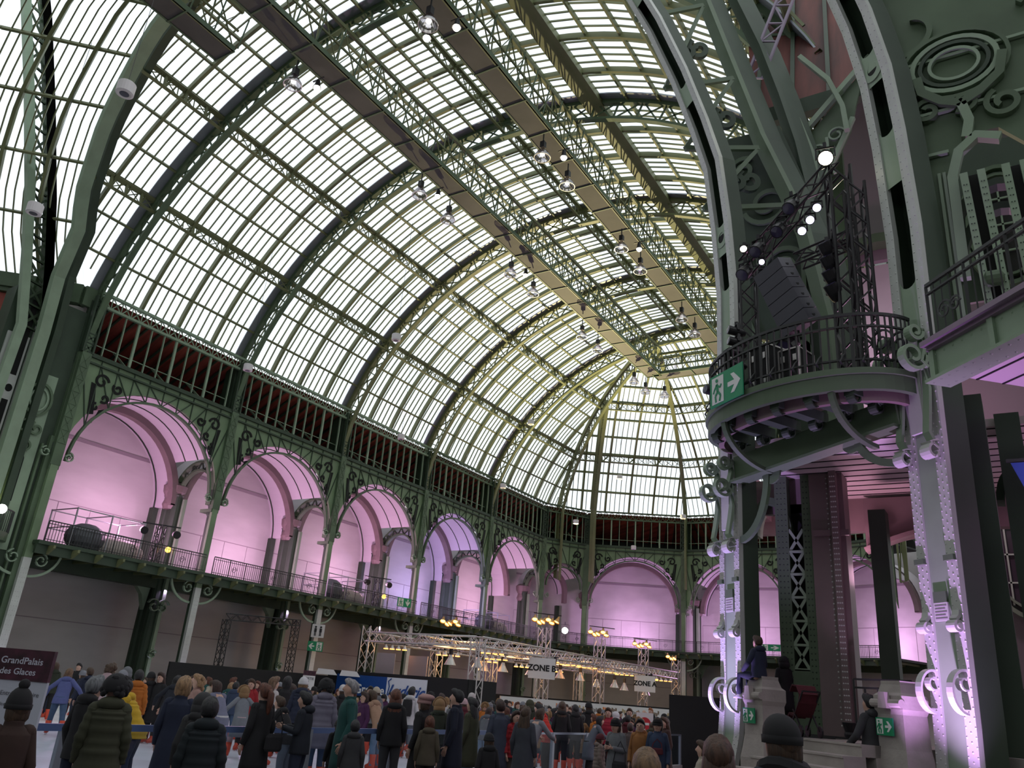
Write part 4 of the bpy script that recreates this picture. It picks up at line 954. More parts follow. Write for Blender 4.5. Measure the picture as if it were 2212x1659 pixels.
# ---- pedestals, stairs
def pedestal(C, lb, sgl):
    r = empty('stone_pedestal', (C.x, C.y, 0), label=lb, cat='pedestal', group='stone pedestals beside the stairs'); M = local(r)
    prof = [(.62,0),(.62,.25),(.60,.3),(.60,.95),(.52,1.0),(.52,1.25),(.47,1.4),(.42,1.6),(.40,2.05),(.44,2.12),(.44,2.3),(.36,2.34),(.30,2.45),(.30,2.5)]
    s = MB(M); vs = []
    for w, z in prof:
        w *= .66; z *= 1.035
        for a, b in ((-1,1),(1,1),(1,-1),(-1,-1)): vs.append(C + TV*(a*w) + NV*(b*w*.8) + UP*z)
    n = len(prof); s.add(vs, [(i*4+k, i*4+(k+1)%4, i*4+4+(k+1)%4, i*4+4+k) for i in range(n-1) for k in range(4)] + [(n*4-4, n*4-3, n*4-2, n*4-1)]); s.obj('moulded_block', STONE, r)
    s = MB(M); s.tube([C - TV*.30 + NV*.25 + UP*2.27, C + TV*.30 + NV*.25 + UP*2.27], .06, 10); s.prism([(-.09,0),(.09,0),(.06,.22),(-.06,.22)], C + NV*.25 + UP*2.2, TV, UP, NV*.09); s.obj('roll_moulding', STONE, r)
    return r
P1 = V((-3.98, 14.85, 0)); P2 = V((-1.72, 13.85, 0))
pedestal(P1, 'left stone pedestal at the stairs with a boy sitting on it', 1); pedestal(P2, 'right stone pedestal at the stairs next to the magenta column', 1)
for P_, lb in ((P1, 'small green exit sign on the left stone pedestal'), (P2, 'small green exit sign on the right stone pedestal')):
    exit_sign(P_ + NV*.262 - TV*.22 + UP*1.83, TV, UP, .34, .24, lb, group='exit signs on the pedestals')
r = empty('staircase', (-3, 13.5, 0), label='broad pale stone steps rising between the two pedestals', cat='stairs'); M = local(r); s = MB(M)
CS = (P1+P2)/2
for i in range(10):
    z1 = 1.68 - .168*i; d = .15 + .32*i
    a = CS + NV*(d) ; L_ = .95 if i < 5 else 1.15
    for q0, q1, zz0, zz1 in ((0,.36,z1-.168,z1-.03),(-.03,.38,z1-.03,z1)):
        vs = [CS + TV*(sx*L_) + NV*(d-.32+ (q1 if sy else -.02)) + UP*zz for zz in (zz0, zz1) for sx, sy in ((-1,0),(1,0),(1,1),(-1,1))]
        s.add(vs, [(0,3,2,1),(4,5,6,7),(0,1,5,4),(1,2,6,5),(2,3,7,6),(3,0,4,7)])
s.obj('steps', STONE, r); s = MB(M)
a = P1 + NV*.55 - TV*.2
s.prism([(0,0),(1.9,0),(1.9,.35),(.1,1.25),(0,1.25)], a, NV, UP, -TV*.35); s.obj('sloping_kerb', STONE, r)
s = MB(); s.prism([(-.95,0.05),(.95,0.05),(.95,1.4),(-.95,1.4)], CS, TV, -NV, UP*1.68); s.prism([(-1.6,1.35),(6.5,1.35),(6.5,8.4),(-1.6,8.4)], CS, TV, -NV, UP*1.68); struct(s.obj('floor_platform', STONE))
r = empty('floor_washer', (-3.05, 17.3, 1.7), label='small black floor spotlight glowing pink at the foot of the brown pier', cat='floor spotlight'); s = MB(local(r)); s.lathe([(.11,0),(.12,.06),(.10,.1),(.15,.26),(.14,.27)], (-3.05,17.3,1.7), 14); s.obj('housing', BLACKM, r)
s = MB(local(r)); s.lathe([(0,.262),(.13,.266)], (-3.05,17.3,1.7), 14, caps=False); s.obj('lens', glow('pink_lens', (1,.72,.85), 8), r)
# ---- right-hand gallery beam and railing
g0 = V((-.66, 12.55, 0)); g1 = V((2.6, 9.0, 0)); gd_ = (g1-g0).normalized(); gn = V((gd_.y, -gd_.x, 0)); gn = gn if gn.dot(-g0) > 0 else -gn
r = empty('gallery_beam', g0 + UP*7, label='pale green riveted girder of the gallery running off to the right', cat='girder'); M = local(r); s = MB(M)
s.bar(g0 + UP*6.98, g1 + UP*6.98, .10, .55); s.bar(g0 + UP*6.72, g1 + UP*6.72, .42, .05)
for i in range(5): p = lerp(g0, g1, i/4*.98 + .01) + gn*.07; s.bar(p + UP*6.74, p + UP*7.24, .10, .06, up=gn)
s.obj('web_and_flange', GREEN2, r); s = MB(M)
s.rivets([lerp(g0, g1, (i+.5)/26) + gn*.052 + UP*z for i in range(26) for z in (6.8, 7.15)], .022, gn); s.rivets([lerp(g0, g1, (i+.5)/30) + gn*k + UP*6.693 for i in range(30) for k in (-.12,.12)], .022, -UP); s.obj('rivets', GREEN2, r)
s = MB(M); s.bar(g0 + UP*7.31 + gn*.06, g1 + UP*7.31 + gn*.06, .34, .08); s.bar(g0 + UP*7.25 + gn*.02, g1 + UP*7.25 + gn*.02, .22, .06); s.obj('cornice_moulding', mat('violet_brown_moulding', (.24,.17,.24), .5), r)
r = empty('gallery_railing', g0 + UP*7.4, label='black iron railing along the gallery girder at the right edge', cat='railing', group='gallery railings'); M = local(r); s = MB(M)
for z, h in ((8.35,.05),(8.2,.03),(7.48,.03)): s.bar(g0 + UP*z, g1 + UP*z, .05, h)
n = 30
for i in range(n+1): p = lerp(g0, g1, i/n); s.bar(p + UP*7.35, p + UP*8.33, .02 if i % 5 else .045, caps=False)
s.obj('railing_bars', BLACKI, r); s = MB(M)
for i, rr in ((2,.16),(3.4,.12),(14,.12),(24,.12)):
    c = lerp(g0, g1, i/n) + UP*7.8; p_ = spiral(c, gd_, UP, rr, .04, 1.5, 0, 18); s.path(p_, .02, .03, up=[(q-c) for q in p_])
s.obj('railing_scrolls', BLACKI, r)
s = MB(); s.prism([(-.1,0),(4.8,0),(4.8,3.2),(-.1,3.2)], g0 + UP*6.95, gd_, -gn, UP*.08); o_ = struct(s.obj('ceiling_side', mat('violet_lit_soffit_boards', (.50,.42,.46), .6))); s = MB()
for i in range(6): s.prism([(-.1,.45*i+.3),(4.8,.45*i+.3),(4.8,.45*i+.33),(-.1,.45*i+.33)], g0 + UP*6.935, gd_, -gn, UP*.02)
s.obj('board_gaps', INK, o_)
light('POINT', (1.1, 11.6, 5.2), 45, (0.85, 0.42, 1.0), radius=0.2)
# ---- big ornate web plate, upper right
r = empty('ornate_web', (1, 13.9, 12), label='large dark green iron plate with oval medallion and scrolls, upper right', cat='wall panel'); M = local(r); s = MB(M)
YP = 13.9
plate(s, [(-.75,8.0),(-.15,8.0),(-.15,11.0),(-.02,11.5),(.3,11.9),(.7,11.9),(1.1,11.4),(1.3,10.6),(2.6,8.0),(2.8,8.0),(2.8,20),(-2.2,20),(-1.2,17),(-.8,14)], YP, .12); s.obj('web_plate', GREEN, r)
s = MB(M)
for z in (13.15+.55, 12.6-.1, 11.6): s.bar((-.85,YP-.05,z), (2.8 if z > 12 else -.1,YP-.05,z-.0), .06, .08, up=(0,1,0))
for x in (-.62,-.22,-.3): s.bar((x,YP-.03,7.4), (x,YP-.03,11.2), .05, .05, up=(0,1,0))
s.obj('stiffeners', GREEN2, r)
def relief(nm, c, rr, tn, ph, w, m=GREEN, sx=1, sy=1, th=.12):
    s = MB(M); c = V(c); p_ = spiral(c, (sx,0,0), (0,0,sy), rr, rr*.3, tn, ph, 30); s.path(p_, th, w, up=[(q-c) for q in p_]); s.obj(nm, m, r)
for rr, w, m in ((.62,.09,GREEN2),(.50,.07,GREEN3),(.36,.06,GREEN2),(.78,.07,GREEN)):
    s = MB(M); c = V((.18,YP-.07,13.45)); s.path([c + V((rr*1.12*math.cos(2*PI*i/30),0,rr*.95*math.sin(2*PI*i/30))) for i in range(30)], .12, w, up=[V((math.cos(2*PI*i/30),0,math.sin(2*PI*i/30))) for i in range(30)], closed=True); s.obj('medallion_ring', m, r)
for a in (((-.35,YP-.06,12.55),.26,1.3,.5,.09),((.85,YP-.06,12.35),.30,1.3,2.0,.1),((.25,YP-.08,12.55),.22,1.2,4.0,.08),((-.55,YP-.06,14.6),.8,.6,3.6,.1),((.9,YP-.06,15.2),.9,.7,5.2,.12),((.3,YP-.06,16.6),.8,.9,1.0,.12),((-.6,YP-.06,16.4),.7,.8,2.5,.1)): relief('relief_scroll', *a)
for pts, m in (([(.2,12.5),(.28,12.1),(.2,11.75)], GREEN2), ([(-.45,13.3),(-.4,12.95),(-.1,12.65),(.2,12.5)], GREEN), ([(.95,13.4),(.85,12.95),(.5,12.65),(.2,12.5)], GREEN), ([(-.12,9),(-.1,11.0),(.05,11.5),(.35,11.75),(.7,11.6)], GREEN2)):
    s = MB(M); s.path([(x,YP-.1,z) for x, z in pts], .16, .16, up=(0,1,0)); s.obj('relief_band', m, r)
for x0, lean, lb in ((.32, .12, 'left of the pair'), (.92, .1, 'right of the pair')):
    r2 = empty('slot_column', (x0, 13.6, 8), label='pale green riveted post with a black slot, %s behind the right railing' % lb, cat='column', group='slotted posts behind the right railing'); s = MB(local(r2))
    for dx in (-.13, .13): s.bar((x0+dx,13.6,7.3), (x0+dx-lean,13.6,10.9), .12, .1, up=(0,1,0))
    s.obj('riveted_edges', GREEN2, r2); s = MB(local(r2)); s.bar((x0,13.7,7.3), (x0-lean,13.7,10.9), .22, .04, up=(0,1,0)); s.obj('slot_back', INK, r2)
    s = MB(local(r2)); s.rivets([V((x0+dx-lean*i/26,13.54,7.4+.13*i)) for i in range(26) for dx in (-.15,-.11,.11,.15)], .014, (0,-1,0)); s.obj('rivets', GREEN3, r2)
    s = MB(local(r2)); c = V((x0-.05,13.45,8.75)); s.lathe([(.05,-.15),(.13,-.1),(.13,.1),(.05,.15)], c, 12, axis=(1,0,0)); s.obj('scroll_knob', GREEN, r2)
r = empty('round_arch', (.6, 14.4, 10), label='curved double green arch crossing behind the slotted posts', cat='arch'); s = MB(local(r))
for rr, yy in ((.95,14.3),(.75,14.5)): s.path([V((.55 - rr*math.cos(PI*i/16), yy, 9.2 + rr*1.9*math.sin(PI*i/16))) for i in range(17)], .25, .14, up=[V((-math.cos(PI*i/16),0,math.sin(PI*i/16))) for i in range(17)])
s.obj('arch_bands', GREEN3, r)
# ---- far walls seen at the right: round windows, arch, banner
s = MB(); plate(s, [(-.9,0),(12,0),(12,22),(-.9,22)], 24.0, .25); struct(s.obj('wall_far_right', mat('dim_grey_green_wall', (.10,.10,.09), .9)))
def round_window(c, rx, rz, lb, n):
    r = struct(empty('window_%d' % n, c)); r['label'] = lb; M = local(r); c = V(c)
    for k, w in ((1.0,.10),(.86,.06)):
        s = MB(M); s.path([c + V((rx*k*math.cos(2*PI*i/36),0,rz*k*math.sin(2*PI*i/36))) for i in range(36)], .16, w, up=[V((math.cos(2*PI*i/36),0,math.sin(2*PI*i/36))) for i in range(36)], closed=True); s.obj('window_frame', GREEN, r)
    s = MB(M); s.add([c + V((rx*.9*math.cos(2*PI*i/36),.05,rz*.9*math.sin(2*PI*i/36))) for i in range(36)], [tuple(range(36))]); s.obj('pane', mat('dark_window_glass', (.03,.028,.03), .25), r)
    s = MB(M)
    for k in (-.45, 0, .45): s.bar(c + V((rx*k,0,-rz*.8)), c + V((rx*k,0,rz*.8)), .04); s.bar(c + V((-rx*.8,0,rz*k)), c + V((rx*.8,0,rz*k)), .04)
    s.obj('glazing_bars', GREEN2, r)
round_window((.25,23.7,6.2), .95, 1.55, 'tall oval window in the dark wall at the right edge', 1); round_window((.7,18.5,12.6), .8, 1.5, 'oval window behind the slotted posts', 2)
s = MB(); plate(s, [(-.4,10.9),(3,10.9),(3,15),(-.4,15)], 18.7, .1); struct(s.obj('wall_behind_posts', GREEN3))
r = empty('round_arch', (.3, 16.4, 6.2), label='dark round arch opening onto pink boards at the right', cat='arch'); s = MB(local(r))
s.path([V((.32 - .42*math.cos(PI*i/14), 16.2, 5.75 + .62*math.sin(PI*i/14))) for i in range(15)], .5, .12, up=[V((-math.cos(PI*i/14),0,math.sin(PI*i/14))) for i in range(15)]); s.obj('arch_band', GREEN3, r)
r = empty('banner', (.45, 12.0, 5), label='royal blue banner hanging at the right edge', cat='banner'); s = MB(local(r))
A = [(-.28,6.0),(.5,6.0),(1.5,6.0),(1.5,3.9),(.42,4.35),(.05,5.0)]; s.prism(A, (.38,12.2,-.65), (1,0,0), (0,0,1), (0,.02,0)); s.obj('cloth', mat('royal_blue_cloth', (.02,.06,.28), .7), r)
s = MB(local(r)); s.bar((.05,12.2,5.38), (1.9,12.2,5.38), .04); s.obj('batten', BLACKM, r)
r = empty('stair_railing', (-.2, 14.4, 2.0), label='black iron handrail in the shade at the lower right corner', cat='railing'); s = MB(local(r))
for a, b in (((-.42,14.6,2.62),(.9,14.6,2.52)),((-.42,14.6,2.45),(.9,14.6,2.35)),((-.42,14.6,1.2),(-.42,14.6,2.62)),((-.2,14.6,1.0),(-.2,14.6,2.5)),((.1,14.6,1.0),(.1,14.6,2.5)),((-.32,14.6,1.0),(-.32,14.6,2.5))): s.bar(a, b, .035)
s.obj('rails', BLACKI, r)
r = empty('inner_railing', (-2.2, 18, 1.8), label='black iron handrail on the platform between the piers', cat='railing'); s = MB(local(r))
for a, b in (((-2.95,17.4,2.75),(-1.9,17.0,2.75)),((-2.95,17.4,2.6),(-1.9,17.0,2.6)),((-2.95,17.4,1.68),(-2.95,17.4,2.75)),((-2.75,17.33,1.68),(-2.75,17.33,2.6)),((-2.5,17.2,1.68),(-2.5,17.2,2.6)),((-2.25,17.1,1.68),(-2.25,17.1,2.6)),((-2.0,17.05,1.68),(-2.0,17.05,2.6))): s.bar(a, b, .035)
s.obj('rails', BLACKI, r)
# ================================================= RINK, WALLS, SIGNS
BLUERAIL = mat('blue_plastic_rail', (.09,.14,.30), .4)
r = empty('rink_barrier', (-11.15, 20, 0), label='clear rink barrier with a blue handrail along the near side of the ice', cat='barrier'); M = local(r)
s = MB(M); s.bar((-11.15,4.5,1.1), (-11.15,19.3,1.1), .07, .09); s.obj('blue_handrail', BLUERAIL, r)
ys = [4.6,6.9,9.2,11.5,13.8,16.1,18.4,20.6,22.6,25.0,27.6,30.2]
for i, y in enumerate(ys):
    s = MB(M); s.box(-11.19,-11.11,y-.05,y+.05,0,1.12); s.obj('post', mat('dull_metal_post', (.30,.33,.38), .4, metal=.5), r)
    if i < len(ys)-1:
        s = MB(M); s.box(-11.16,-11.145,y+.06,ys[i+1]-.06,.14,1.07); s.obj('clear_panel', PLEXI, r)
s = MB(M); s.box(-11.22,-11.06,4.5,30.2,0,.13); s.obj('kickboard', mat('grey_white_kickboard', (.42,.40,.40), .6), r)
s = MB(M); s.bar((-11.15,19.3,1.1), (-11.15,30.2,1.1), .05, .05); s.obj('metal_top_rail', mat('steel_rail', (.3,.34,.42), .35, metal=.6), r)
def boardwall(p, q, h, lb, m=BLACKW, th=.12, z0=0, nm='partition'):
    s = MB(); s.bar((p[0],p[1],z0+(h-z0)/2), (q[0],q[1],z0+(h-z0)/2), th, h-z0); return tag(s.obj(nm, m), lb, 'partition', None)
boardwall((-38.0,28.3), (-38.0,40.1), 2.25, 'long matt black partition behind the left part of the crowd')
boardwall((-38.0,40.1), (-27.3,40.1), 2.62, 'matt black partition carrying the blue and white advertising board')
boardwall((-27.3,40.1), (-27.3,43.0), 2.62, 'short black return of the partition right of the advertising board')
boardwall((-11.7,30.6), (-7.2,30.6), 2.45, 'matt black partition just left of the left riveted column')
boardwall((-36.5,44.5), (-12,78), 2.0, 'distant black partition behind the white hoarding')
# white hoarding with stall lettering
hw = boardwall((-27.3,43.6), (-18.8,63.0), 1.9, 'long white hoarding with rows of blurred stall pictures and words', WHITE)
a_ = V((-18.8+27.3, 63-43.6, 0)).normalized(); nn = V((a_.y, -a_.x, 0))
random.seed(4)
words = [mat('board_orange', (.75,.22,.05), .6), mat('board_brown', (.16,.10,.06), .6), mat('board_ochre', (.42,.30,.14), .6), mat('board_grey', (.25,.23,.22), .6)]
for i in range(22):
    p = V((-27.3,43.6,0)) + a_*(.5+.92*i) + nn*.065; s = MB()
    for j in range(3 + i % 3):
        zz = 1.42 + random.uniform(-.1,.1); x0 = .16*j; s.prism([(x0,zz),(x0+.12,zz),(x0+.14,zz+.2),(x0+.02,zz+.24)], p, a_, UP, nn*.01)
    s.obj('stall_lettering', words[i % 4], hw)
# ad board
r = empty('advertising_board', (-32.2, 40, 2.1), label='blue and white advertising board reading Groupe Ludéric on the black partition', cat='advertising board'); M = local(r)
y0 = 40.02; s = MB(M); s.box(-37.15,-33.1,y0-.05,y0,1.25,2.42); s.obj('blue_half', mat('deep_blue_board', (.005,.055,.24), .5), r)
s = MB(M); s.box(-33.1,-30.1,y0-.06,y0,1.0,2.42); s.obj('white_half', mat('white_board', (.62,.66,.72), .5), r)
lettering('Groupe', .74, SW, r, (-34.35+32.2, -.075, 1.62-2.1), (PI/2,0,0), 'groupe_lettering', bold=.012)
lettering('Ludéric', .88, mat('blue_letters', (.01,.06,.25), .5), r, (-31.6+32.2, -.085, 1.68-2.1), (PI/2,0,0), 'luderic_lettering', bold=.018, shear=.45)
s = MB(M); s.path([(-32.75,y0-.08,2.36),(-32.95,y0-.08,2.2),(-32.85,y0-.08,1.9),(-32.95,y0-.08,1.45),(-32.6,y0-.08,1.36),(-32.2,y0-.08,1.3),(-31.8,y0-.08,1.42)], .05, .06, up=(0,1,0)); s.obj('swash', MATS['blue_letters'], r)
# entrance totem at the left edge
r = empty('entrance_board', (-8.55, 4.65, 0), -0.0, label='tall white board with a dark red heading, Grand Palais des Glaces, at the left edge', cat='sign board')
zr = math.atan2(8.35, 4.75); 
r.rotation_euler = (0, 0, math.radians(32.5)); 
s = MB(); s.box(-.75,.34,-.02,.02,0,1.72); s.obj('white_panel', mat('grey_white_panel', (.50,.53,.62), .5), r)
s = MB(); s.box(-.75,.34,-.03,.03,1.72,2.01); s.obj('red_header', mat('dark_red_header', (.055,.010,.025), .5, noise=.8, nscale=9), r)
lw_ = mat('pale_violet_letters', (.55,.56,.66), .5)
lettering('GrandPalais', .088, lw_, r, (.045, -.034, 1.90), (PI/2,0,0), 'header_lettering', bold=.001, ext=.001)
lettering('des Glaces', .082, lw_, r, (.03, -.034, 1.80), (PI/2,0,0), 'header_lettering', bold=.001, ext=.001)
gl = mat('grey_letters', (.14,.14,.16), .6)
lettering('Entrée Patinoire', .058, gl, r, (.10, -.024, 1.60), (PI/2,0,0), 'panel_lettering', ext=.001)
lettering('Ice rink access', .045, gl, r, (.07, -.024, 1.50), (PI/2,0,0), 'panel_lettering', ext=.001)
# SORTIE sign with white machines
r = empty('sortie_sign', (-36.6, 37, 0), 0.6, label='narrow white sign reading SORTIE with a down arrow, in front of the black partition', cat='sign'); 
s = MB(); s.box(-.36,.36,-.03,.03,1.35,2.15); s.obj('white_panel', WHITE, r); s = MB(); s.box(-.36,.36,-.035,.035,2.15,2.42); s.obj('red_header', MATS['dark_red_header'], r)
lettering('SORTIE', .19, gl, r, (0,-.04,1.98), (PI/2,0,0), ext=.002, bold=.004); s = MB(); s.prism([(-.03,.45),(.03,.45),(.03,.15),(.08,.15),(0,0),(-.08,.15),(-.03,.15)], (0,-.035,1.42), (1,0,0), UP, (0,-.005,0)); s.obj('down_arrow', gl, r)
s = MB(); s.box(-.03,.03,-.02,.04,0,1.35); s.obj('post', BLACKM, r)
for x, y, lb in ((-36.9,38.6,'left'),(-35.7,39.4,'right')):
    s = MB(); s.prism([(-.55,0),(.7,0),(.45,.3),(-.45,.32)], (x,y,2.3), (.8,.6,0), UP, (-.4,.5,0)); tag(s.obj('white_housing', WHITE), 'white box shaped housing on top of the black partition, %s one' % lb, 'projector housing', 'white housings on the partition')
r = empty('no_entry_sign', (-12.1, 29.2, 1.3), 0.4, label='white sign with a red no entry disc beside the black partition', cat='sign'); s = MB(); s.box(-.3,.3,-.02,.02,-.25,.45); s.obj('white_panel', WHITE, r)
s = MB(); s.lathe([(0,0),(.22,0),(.22,.01)], (0,-.02,.08), 20, axis=(0,-1,0)); s.obj('red_disc', mat('signal_red', (.5,.02,.03), .5), r); s = MB(); s.box(-.15,.15,-.036,-.03,.04,.12); s.obj('white_bar', SW, r)
# toilets and exit signs on the arcade column
r = empty('toilet_sign', (-40.5, 41.1, 5.0), 0.75, label='white toilet sign with two black figures on the second arcade column', cat='sign'); s = MB(); s.box(-.42,.42,-.02,.02,-.42,.42); s.obj('white_panel', WHITE, r)
s = MB()
for x in (-.17,.17): s.ball((x,-.03,.25), .07, 8, 5); s.box(x-.08,x+.08,-.04,-.02,-.08,.16); s.box(x-.06,x-.01,-.04,-.02,-.32,-.08); s.box(x+.01,x+.06,-.04,-.02,-.32,-.08)
s.obj('two_figures', BLACKM, r)
exit_sign((-40.75,40.6,3.7), (.68,.73,0), UP, 1.0, .62, 'green exit sign with a left arrow on the second arcade column', man_left=False, arrow='left')
exit_sign((-40.05,48.4,7.55), (.35,.93,0), UP, 1.2, .66, 'green exit sign with a down arrow on the left gallery railing', arrow='down')
exit_sign((-21.6,79.35,7.65), (1,0,0), UP, 2.0, .6, 'small green exit sign on the railing of the rounded end', arrow='right')
# ---- black truss portal in front of the left gallery
r = empty('truss_portal', (-37, 34, 2.3), label='black lattice goal frame standing between the first two arcade columns', cat='truss frame'); M = local(r)
def trusspart(nm, p, q, w, leg, m, root, M):
    p = V(p); q = V(q); d = (q-p).normalized(); up = UP if abs(d.z) < .9 else V((1,0,0)); a = d.cross(up).normalized()*(w/2); b = a.cross(d).normalized()*(w/2); s = MB(M); C_ = [a+b,a-b,-a-b,-a+b]
    for c in C_: s.tube([p+c,q+c], leg/2, 6)
    n = max(2, int((q-p).length/w*.9))
    for i in range(4):
        c0, c1 = C_[i], C_[(i+1) % 4]
        for k in range(n):
            u, v = (c0, c1) if k % 2 else (c1, c0); s.bar(lerp(p,q,k/n)+u, lerp(p,q,(k+1)/n)+v, leg*.45, caps=False)
    return s.obj(nm, m, root)
trusspart('post', (-38.6,31.9,0), (-38.6,31.9,4.75), .34, .06, BLACKM, r, M); trusspart('post', (-38.6,37.2,0), (-38.6,37.2,5.3), .34, .06, BLACKM, r, M); trusspart('crossbar', (-38.6,31.9,4.9), (-38.6,37.4,5.15), .34, .06, BLACKM, r, M)
# ---- PAVILION
X0, X1, ZP = -35.8, -27.4, 4.75
legs = [(-27.4,40.9,4.9,'nearest aluminium lattice leg of the canopy, at its corner'),(-35.8,40.9,5.4,'left corner aluminium lattice leg of the canopy'),(-27.4,48.7,6.35,'aluminium lattice tower carrying the ZONE B sign'),(-27.4,57.2,6.5,'aluminium lattice tower between the ZONE B and ZONE A signs'),
        (-27.4,65.6,6.4,'aluminium lattice tower carrying the ZONE A sign'),(-27.4,73.2,6.1,'farthest aluminium lattice tower at the right end of the canopy'),(-35.8,48.3,4.7,'rear aluminium lattice leg seen between the black partition and ZONE B'),(-35.8,55.6,4.7,'second rear aluminium lattice leg of the canopy'),(-35.8,70.5,4.7,'last rear aluminium lattice leg of the canopy')]
for x, y, h, lb in legs: tower((x, y), .62, 0, h, lb, ALU, .08, 'lattice_tower', 'lattice tower', 'aluminium towers of the canopy', rz=.0)
def fat_beam(p, q, lb, w=.55): return truss_beam(p, q, w, lb, ALU, .09, 'lattice_beam', 'lattice beam', 'aluminium beams of the canopy')
fat_beam((X0,40.9,ZP), (X1,40.9,ZP), 'short near edge beam of the aluminium canopy'); fat_beam((X1,40.9,ZP), (X1,73.2,ZP), 'long right edge beam of the aluminium canopy'); fat_beam((X0,40.9,ZP), (X0,73.2,ZP), 'long left edge beam of the aluminium canopy')
for i, y in enumerate((44.6,48.7,53,57.2,61.4,65.6,69.4,73.2)): fat_beam((X0,y,ZP), (X1,y,ZP), 'cross beam of the aluminium canopy, %s from the near end' % ('second','third','fourth','fifth','sixth','seventh','eighth','ninth')[i], .42)
fat_beam((-31.6,40.9,ZP), (-31.6,73.2,ZP), 'middle lengthwise beam of the aluminium canopy', .42)
def zone(x, y, z, txt, sz, lb):
    r = empty('zone_sign', (x, y, z), 0.52, label=lb, cat='sign', group=None); s = MB(); s.box(-sz*.68,sz*.68,-.02,.02,-sz*.5,sz*.5); s.obj('white_panel', mat('bright_white_panel', (.82,.80,.82), .5), r)
    lettering(txt, sz*.40, mat('black_letters', (.01,.01,.012), .6), r, (0,-.03,0), (PI/2,0,0), bold=.02)
zone(-26.6,47.2,3.72,'ZONE B',1.25,'white square sign reading ZONE B on a lattice tower'); zone(-26.6,64.1,3.66,'ZONE A',1.22,'white square sign reading ZONE A on a farther lattice tower')
for p, lb in (((-34.6,41.4,3.15),'left'),((-33.2,42.9,3.15),'right')):
    s = MB(); s.box(p[0]-.75,p[0]+.75,p[1]-.02,p[1]+.02,p[2]-.7,p[2]+.7); tag(s.obj('blank_panel', mat('grey_board', (.42,.36,.38), .6)), 'plain pale hanging panel above the black partition, %s of the two' % lb, 'panel', 'plain panels under the canopy')
# heat lamps in rows of four under the canopy and clusters on the towers
proto = empty('heat_lamp_bar', (0,0,0), label='row', cat='heat lamp', group='orange heat lamp bars under the canopy')
s = MB(); s.bar((-.75,0,.3), (.75,0,.3), .05); s.obj('bar', BLACKM, proto)
for i in range(4):
    s = MB(); c = (-.6+.4*i, 0, 0); s.lathe([(.05,.28),(.07,.18),(.17,.0),(.16,.0)], c, 10, caps=False); h = s.obj('shade', ALU, proto)
    s = MB(); s.lathe([(0,.05),(.155,.03),(.155,-.03),(0,-.04)], c, 10, caps=False); s.obj('glowing_bulb', ORNG, h)
bars_ = [(-34.6,42.2,4.15),(-31.2,43.3,4.0),(-28.6,44.8,4.0),(-30.4,46.5,3.9),(-27.9,43.2,4.25),(-28.0,50.5,4.3),(-27.9,53.6,4.3),(-30.6,51.8,3.9),(-28.0,56.4,4.3),(-30.8,56.4,3.9),(-28.0,60.0,4.2),(-28.0,63.2,4.2),(-27.9,68.2,4.2),(-27.9,71.4,4.2)]
ordn = ['first','second','third','fourth','fifth','sixth','seventh','eighth','ninth','tenth','eleventh','twelfth','thirteenth','fourteenth','fifteenth','sixteenth']
bars_.sort(key=lambda b: b[0]/b[1])
for i, (x, y, z) in enumerate(bars_):
    o = proto if i == 0 else copy_tree(proto)
    o.location = (x, y, z); o.rotation_euler = (0, 0, .55); o['label'] = 'bar of four glowing orange heat lamps under the canopy, %s from the left' % ordn[i]
proto = empty('bell_lamp', (0,0,0), label='bell', cat='lamp', group='silver bell lamps under the canopy')
s = MB(); s.lathe([(.07,.6),(.1,.4),(.12,.38),(.16,.25),(.36,-.12),(.38,-.14)], (0,0,0), 14, caps=False); s.obj('reflector', ALU, proto); s = MB(); s.box(-.09,.09,-.09,.09,.45,.8); s.obj('ballast', BLACKM, proto); s = MB(); s.lathe([(0,-.08),(.3,-.1)], (0,0,0), 12, caps=False); s.obj('warm_lens', glow('warm_bell_glow', (1,.62,.30), 2.5), proto)
bells = [(-30.2,42.2,3.55),(-29.5,44.8,3.4),(-28.3,42.4,3.5),(-29.6,47.3,3.5),(-29.4,50.6,3.5),(-28.7,53.6,3.5),(-28.4,56.2,3.5),(-28.6,59.4,3.2),(-28.2,61.8,3.3),(-28.6,64.6,3.2),(-28.2,68.2,3.0)]
bells.sort(key=lambda b: b[0]/b[1])
for i, (x, y, z) in enumerate(bells):
    o = proto if i == 0 else copy_tree(proto); o.location = (x, y, z); o['label'] = 'silver bell shaped lamp hanging under the canopy, %s from the left' % ordn[i]
def lamp_cluster(x, y, z, lb, n=6):
    r = empty('lamp_cluster', (x,y,z), label=lb, cat='lamp cluster', group='amber lamp clusters on the towers'); M = local(r); s = MB(M); s.bar((x-.9,y,z+.6), (x+1.1,y+.2,z+.45), .06); s.obj('bar', BLACKM, r)
    for i in range(n):
        c = V((x-.75+.33*i, y-.1+.1*(i%2), z+.1+.12*math.cos(i*2.2))); d = V((.25*math.cos(i*1.9), -.5, -.8 + .2*math.sin(i))).normalized(); s = MB(M)
        s.lathe([(.06,-.3),(.09,-.15),(.2,.1),(.22,.12)], c, 10, axis=d, caps=False); h = s.obj('shade', mat('amber_metal', (.55,.30,.10), .35, metal=.6), r)
        s = MB(M); s.lathe([(0,.04),(.17,.07)], c, 10, axis=d, caps=False); s.obj('lens', glow('amber_lens', (1,.55,.12), 6), h)
lamp_cluster(-27.4,48.7,6.7,'cluster of amber lamps on the tower above the ZONE B sign'); lamp_cluster(-27.4,57.2,6.75,'cluster of amber lamps on the middle tower',5); lamp_cluster(-27.4,65.6,6.65,'cluster of amber lamps on the tower above the ZONE A sign',5); lamp_cluster(-27.4,73.2,6.2,'cluster of amber lamps on the farthest tower',3)
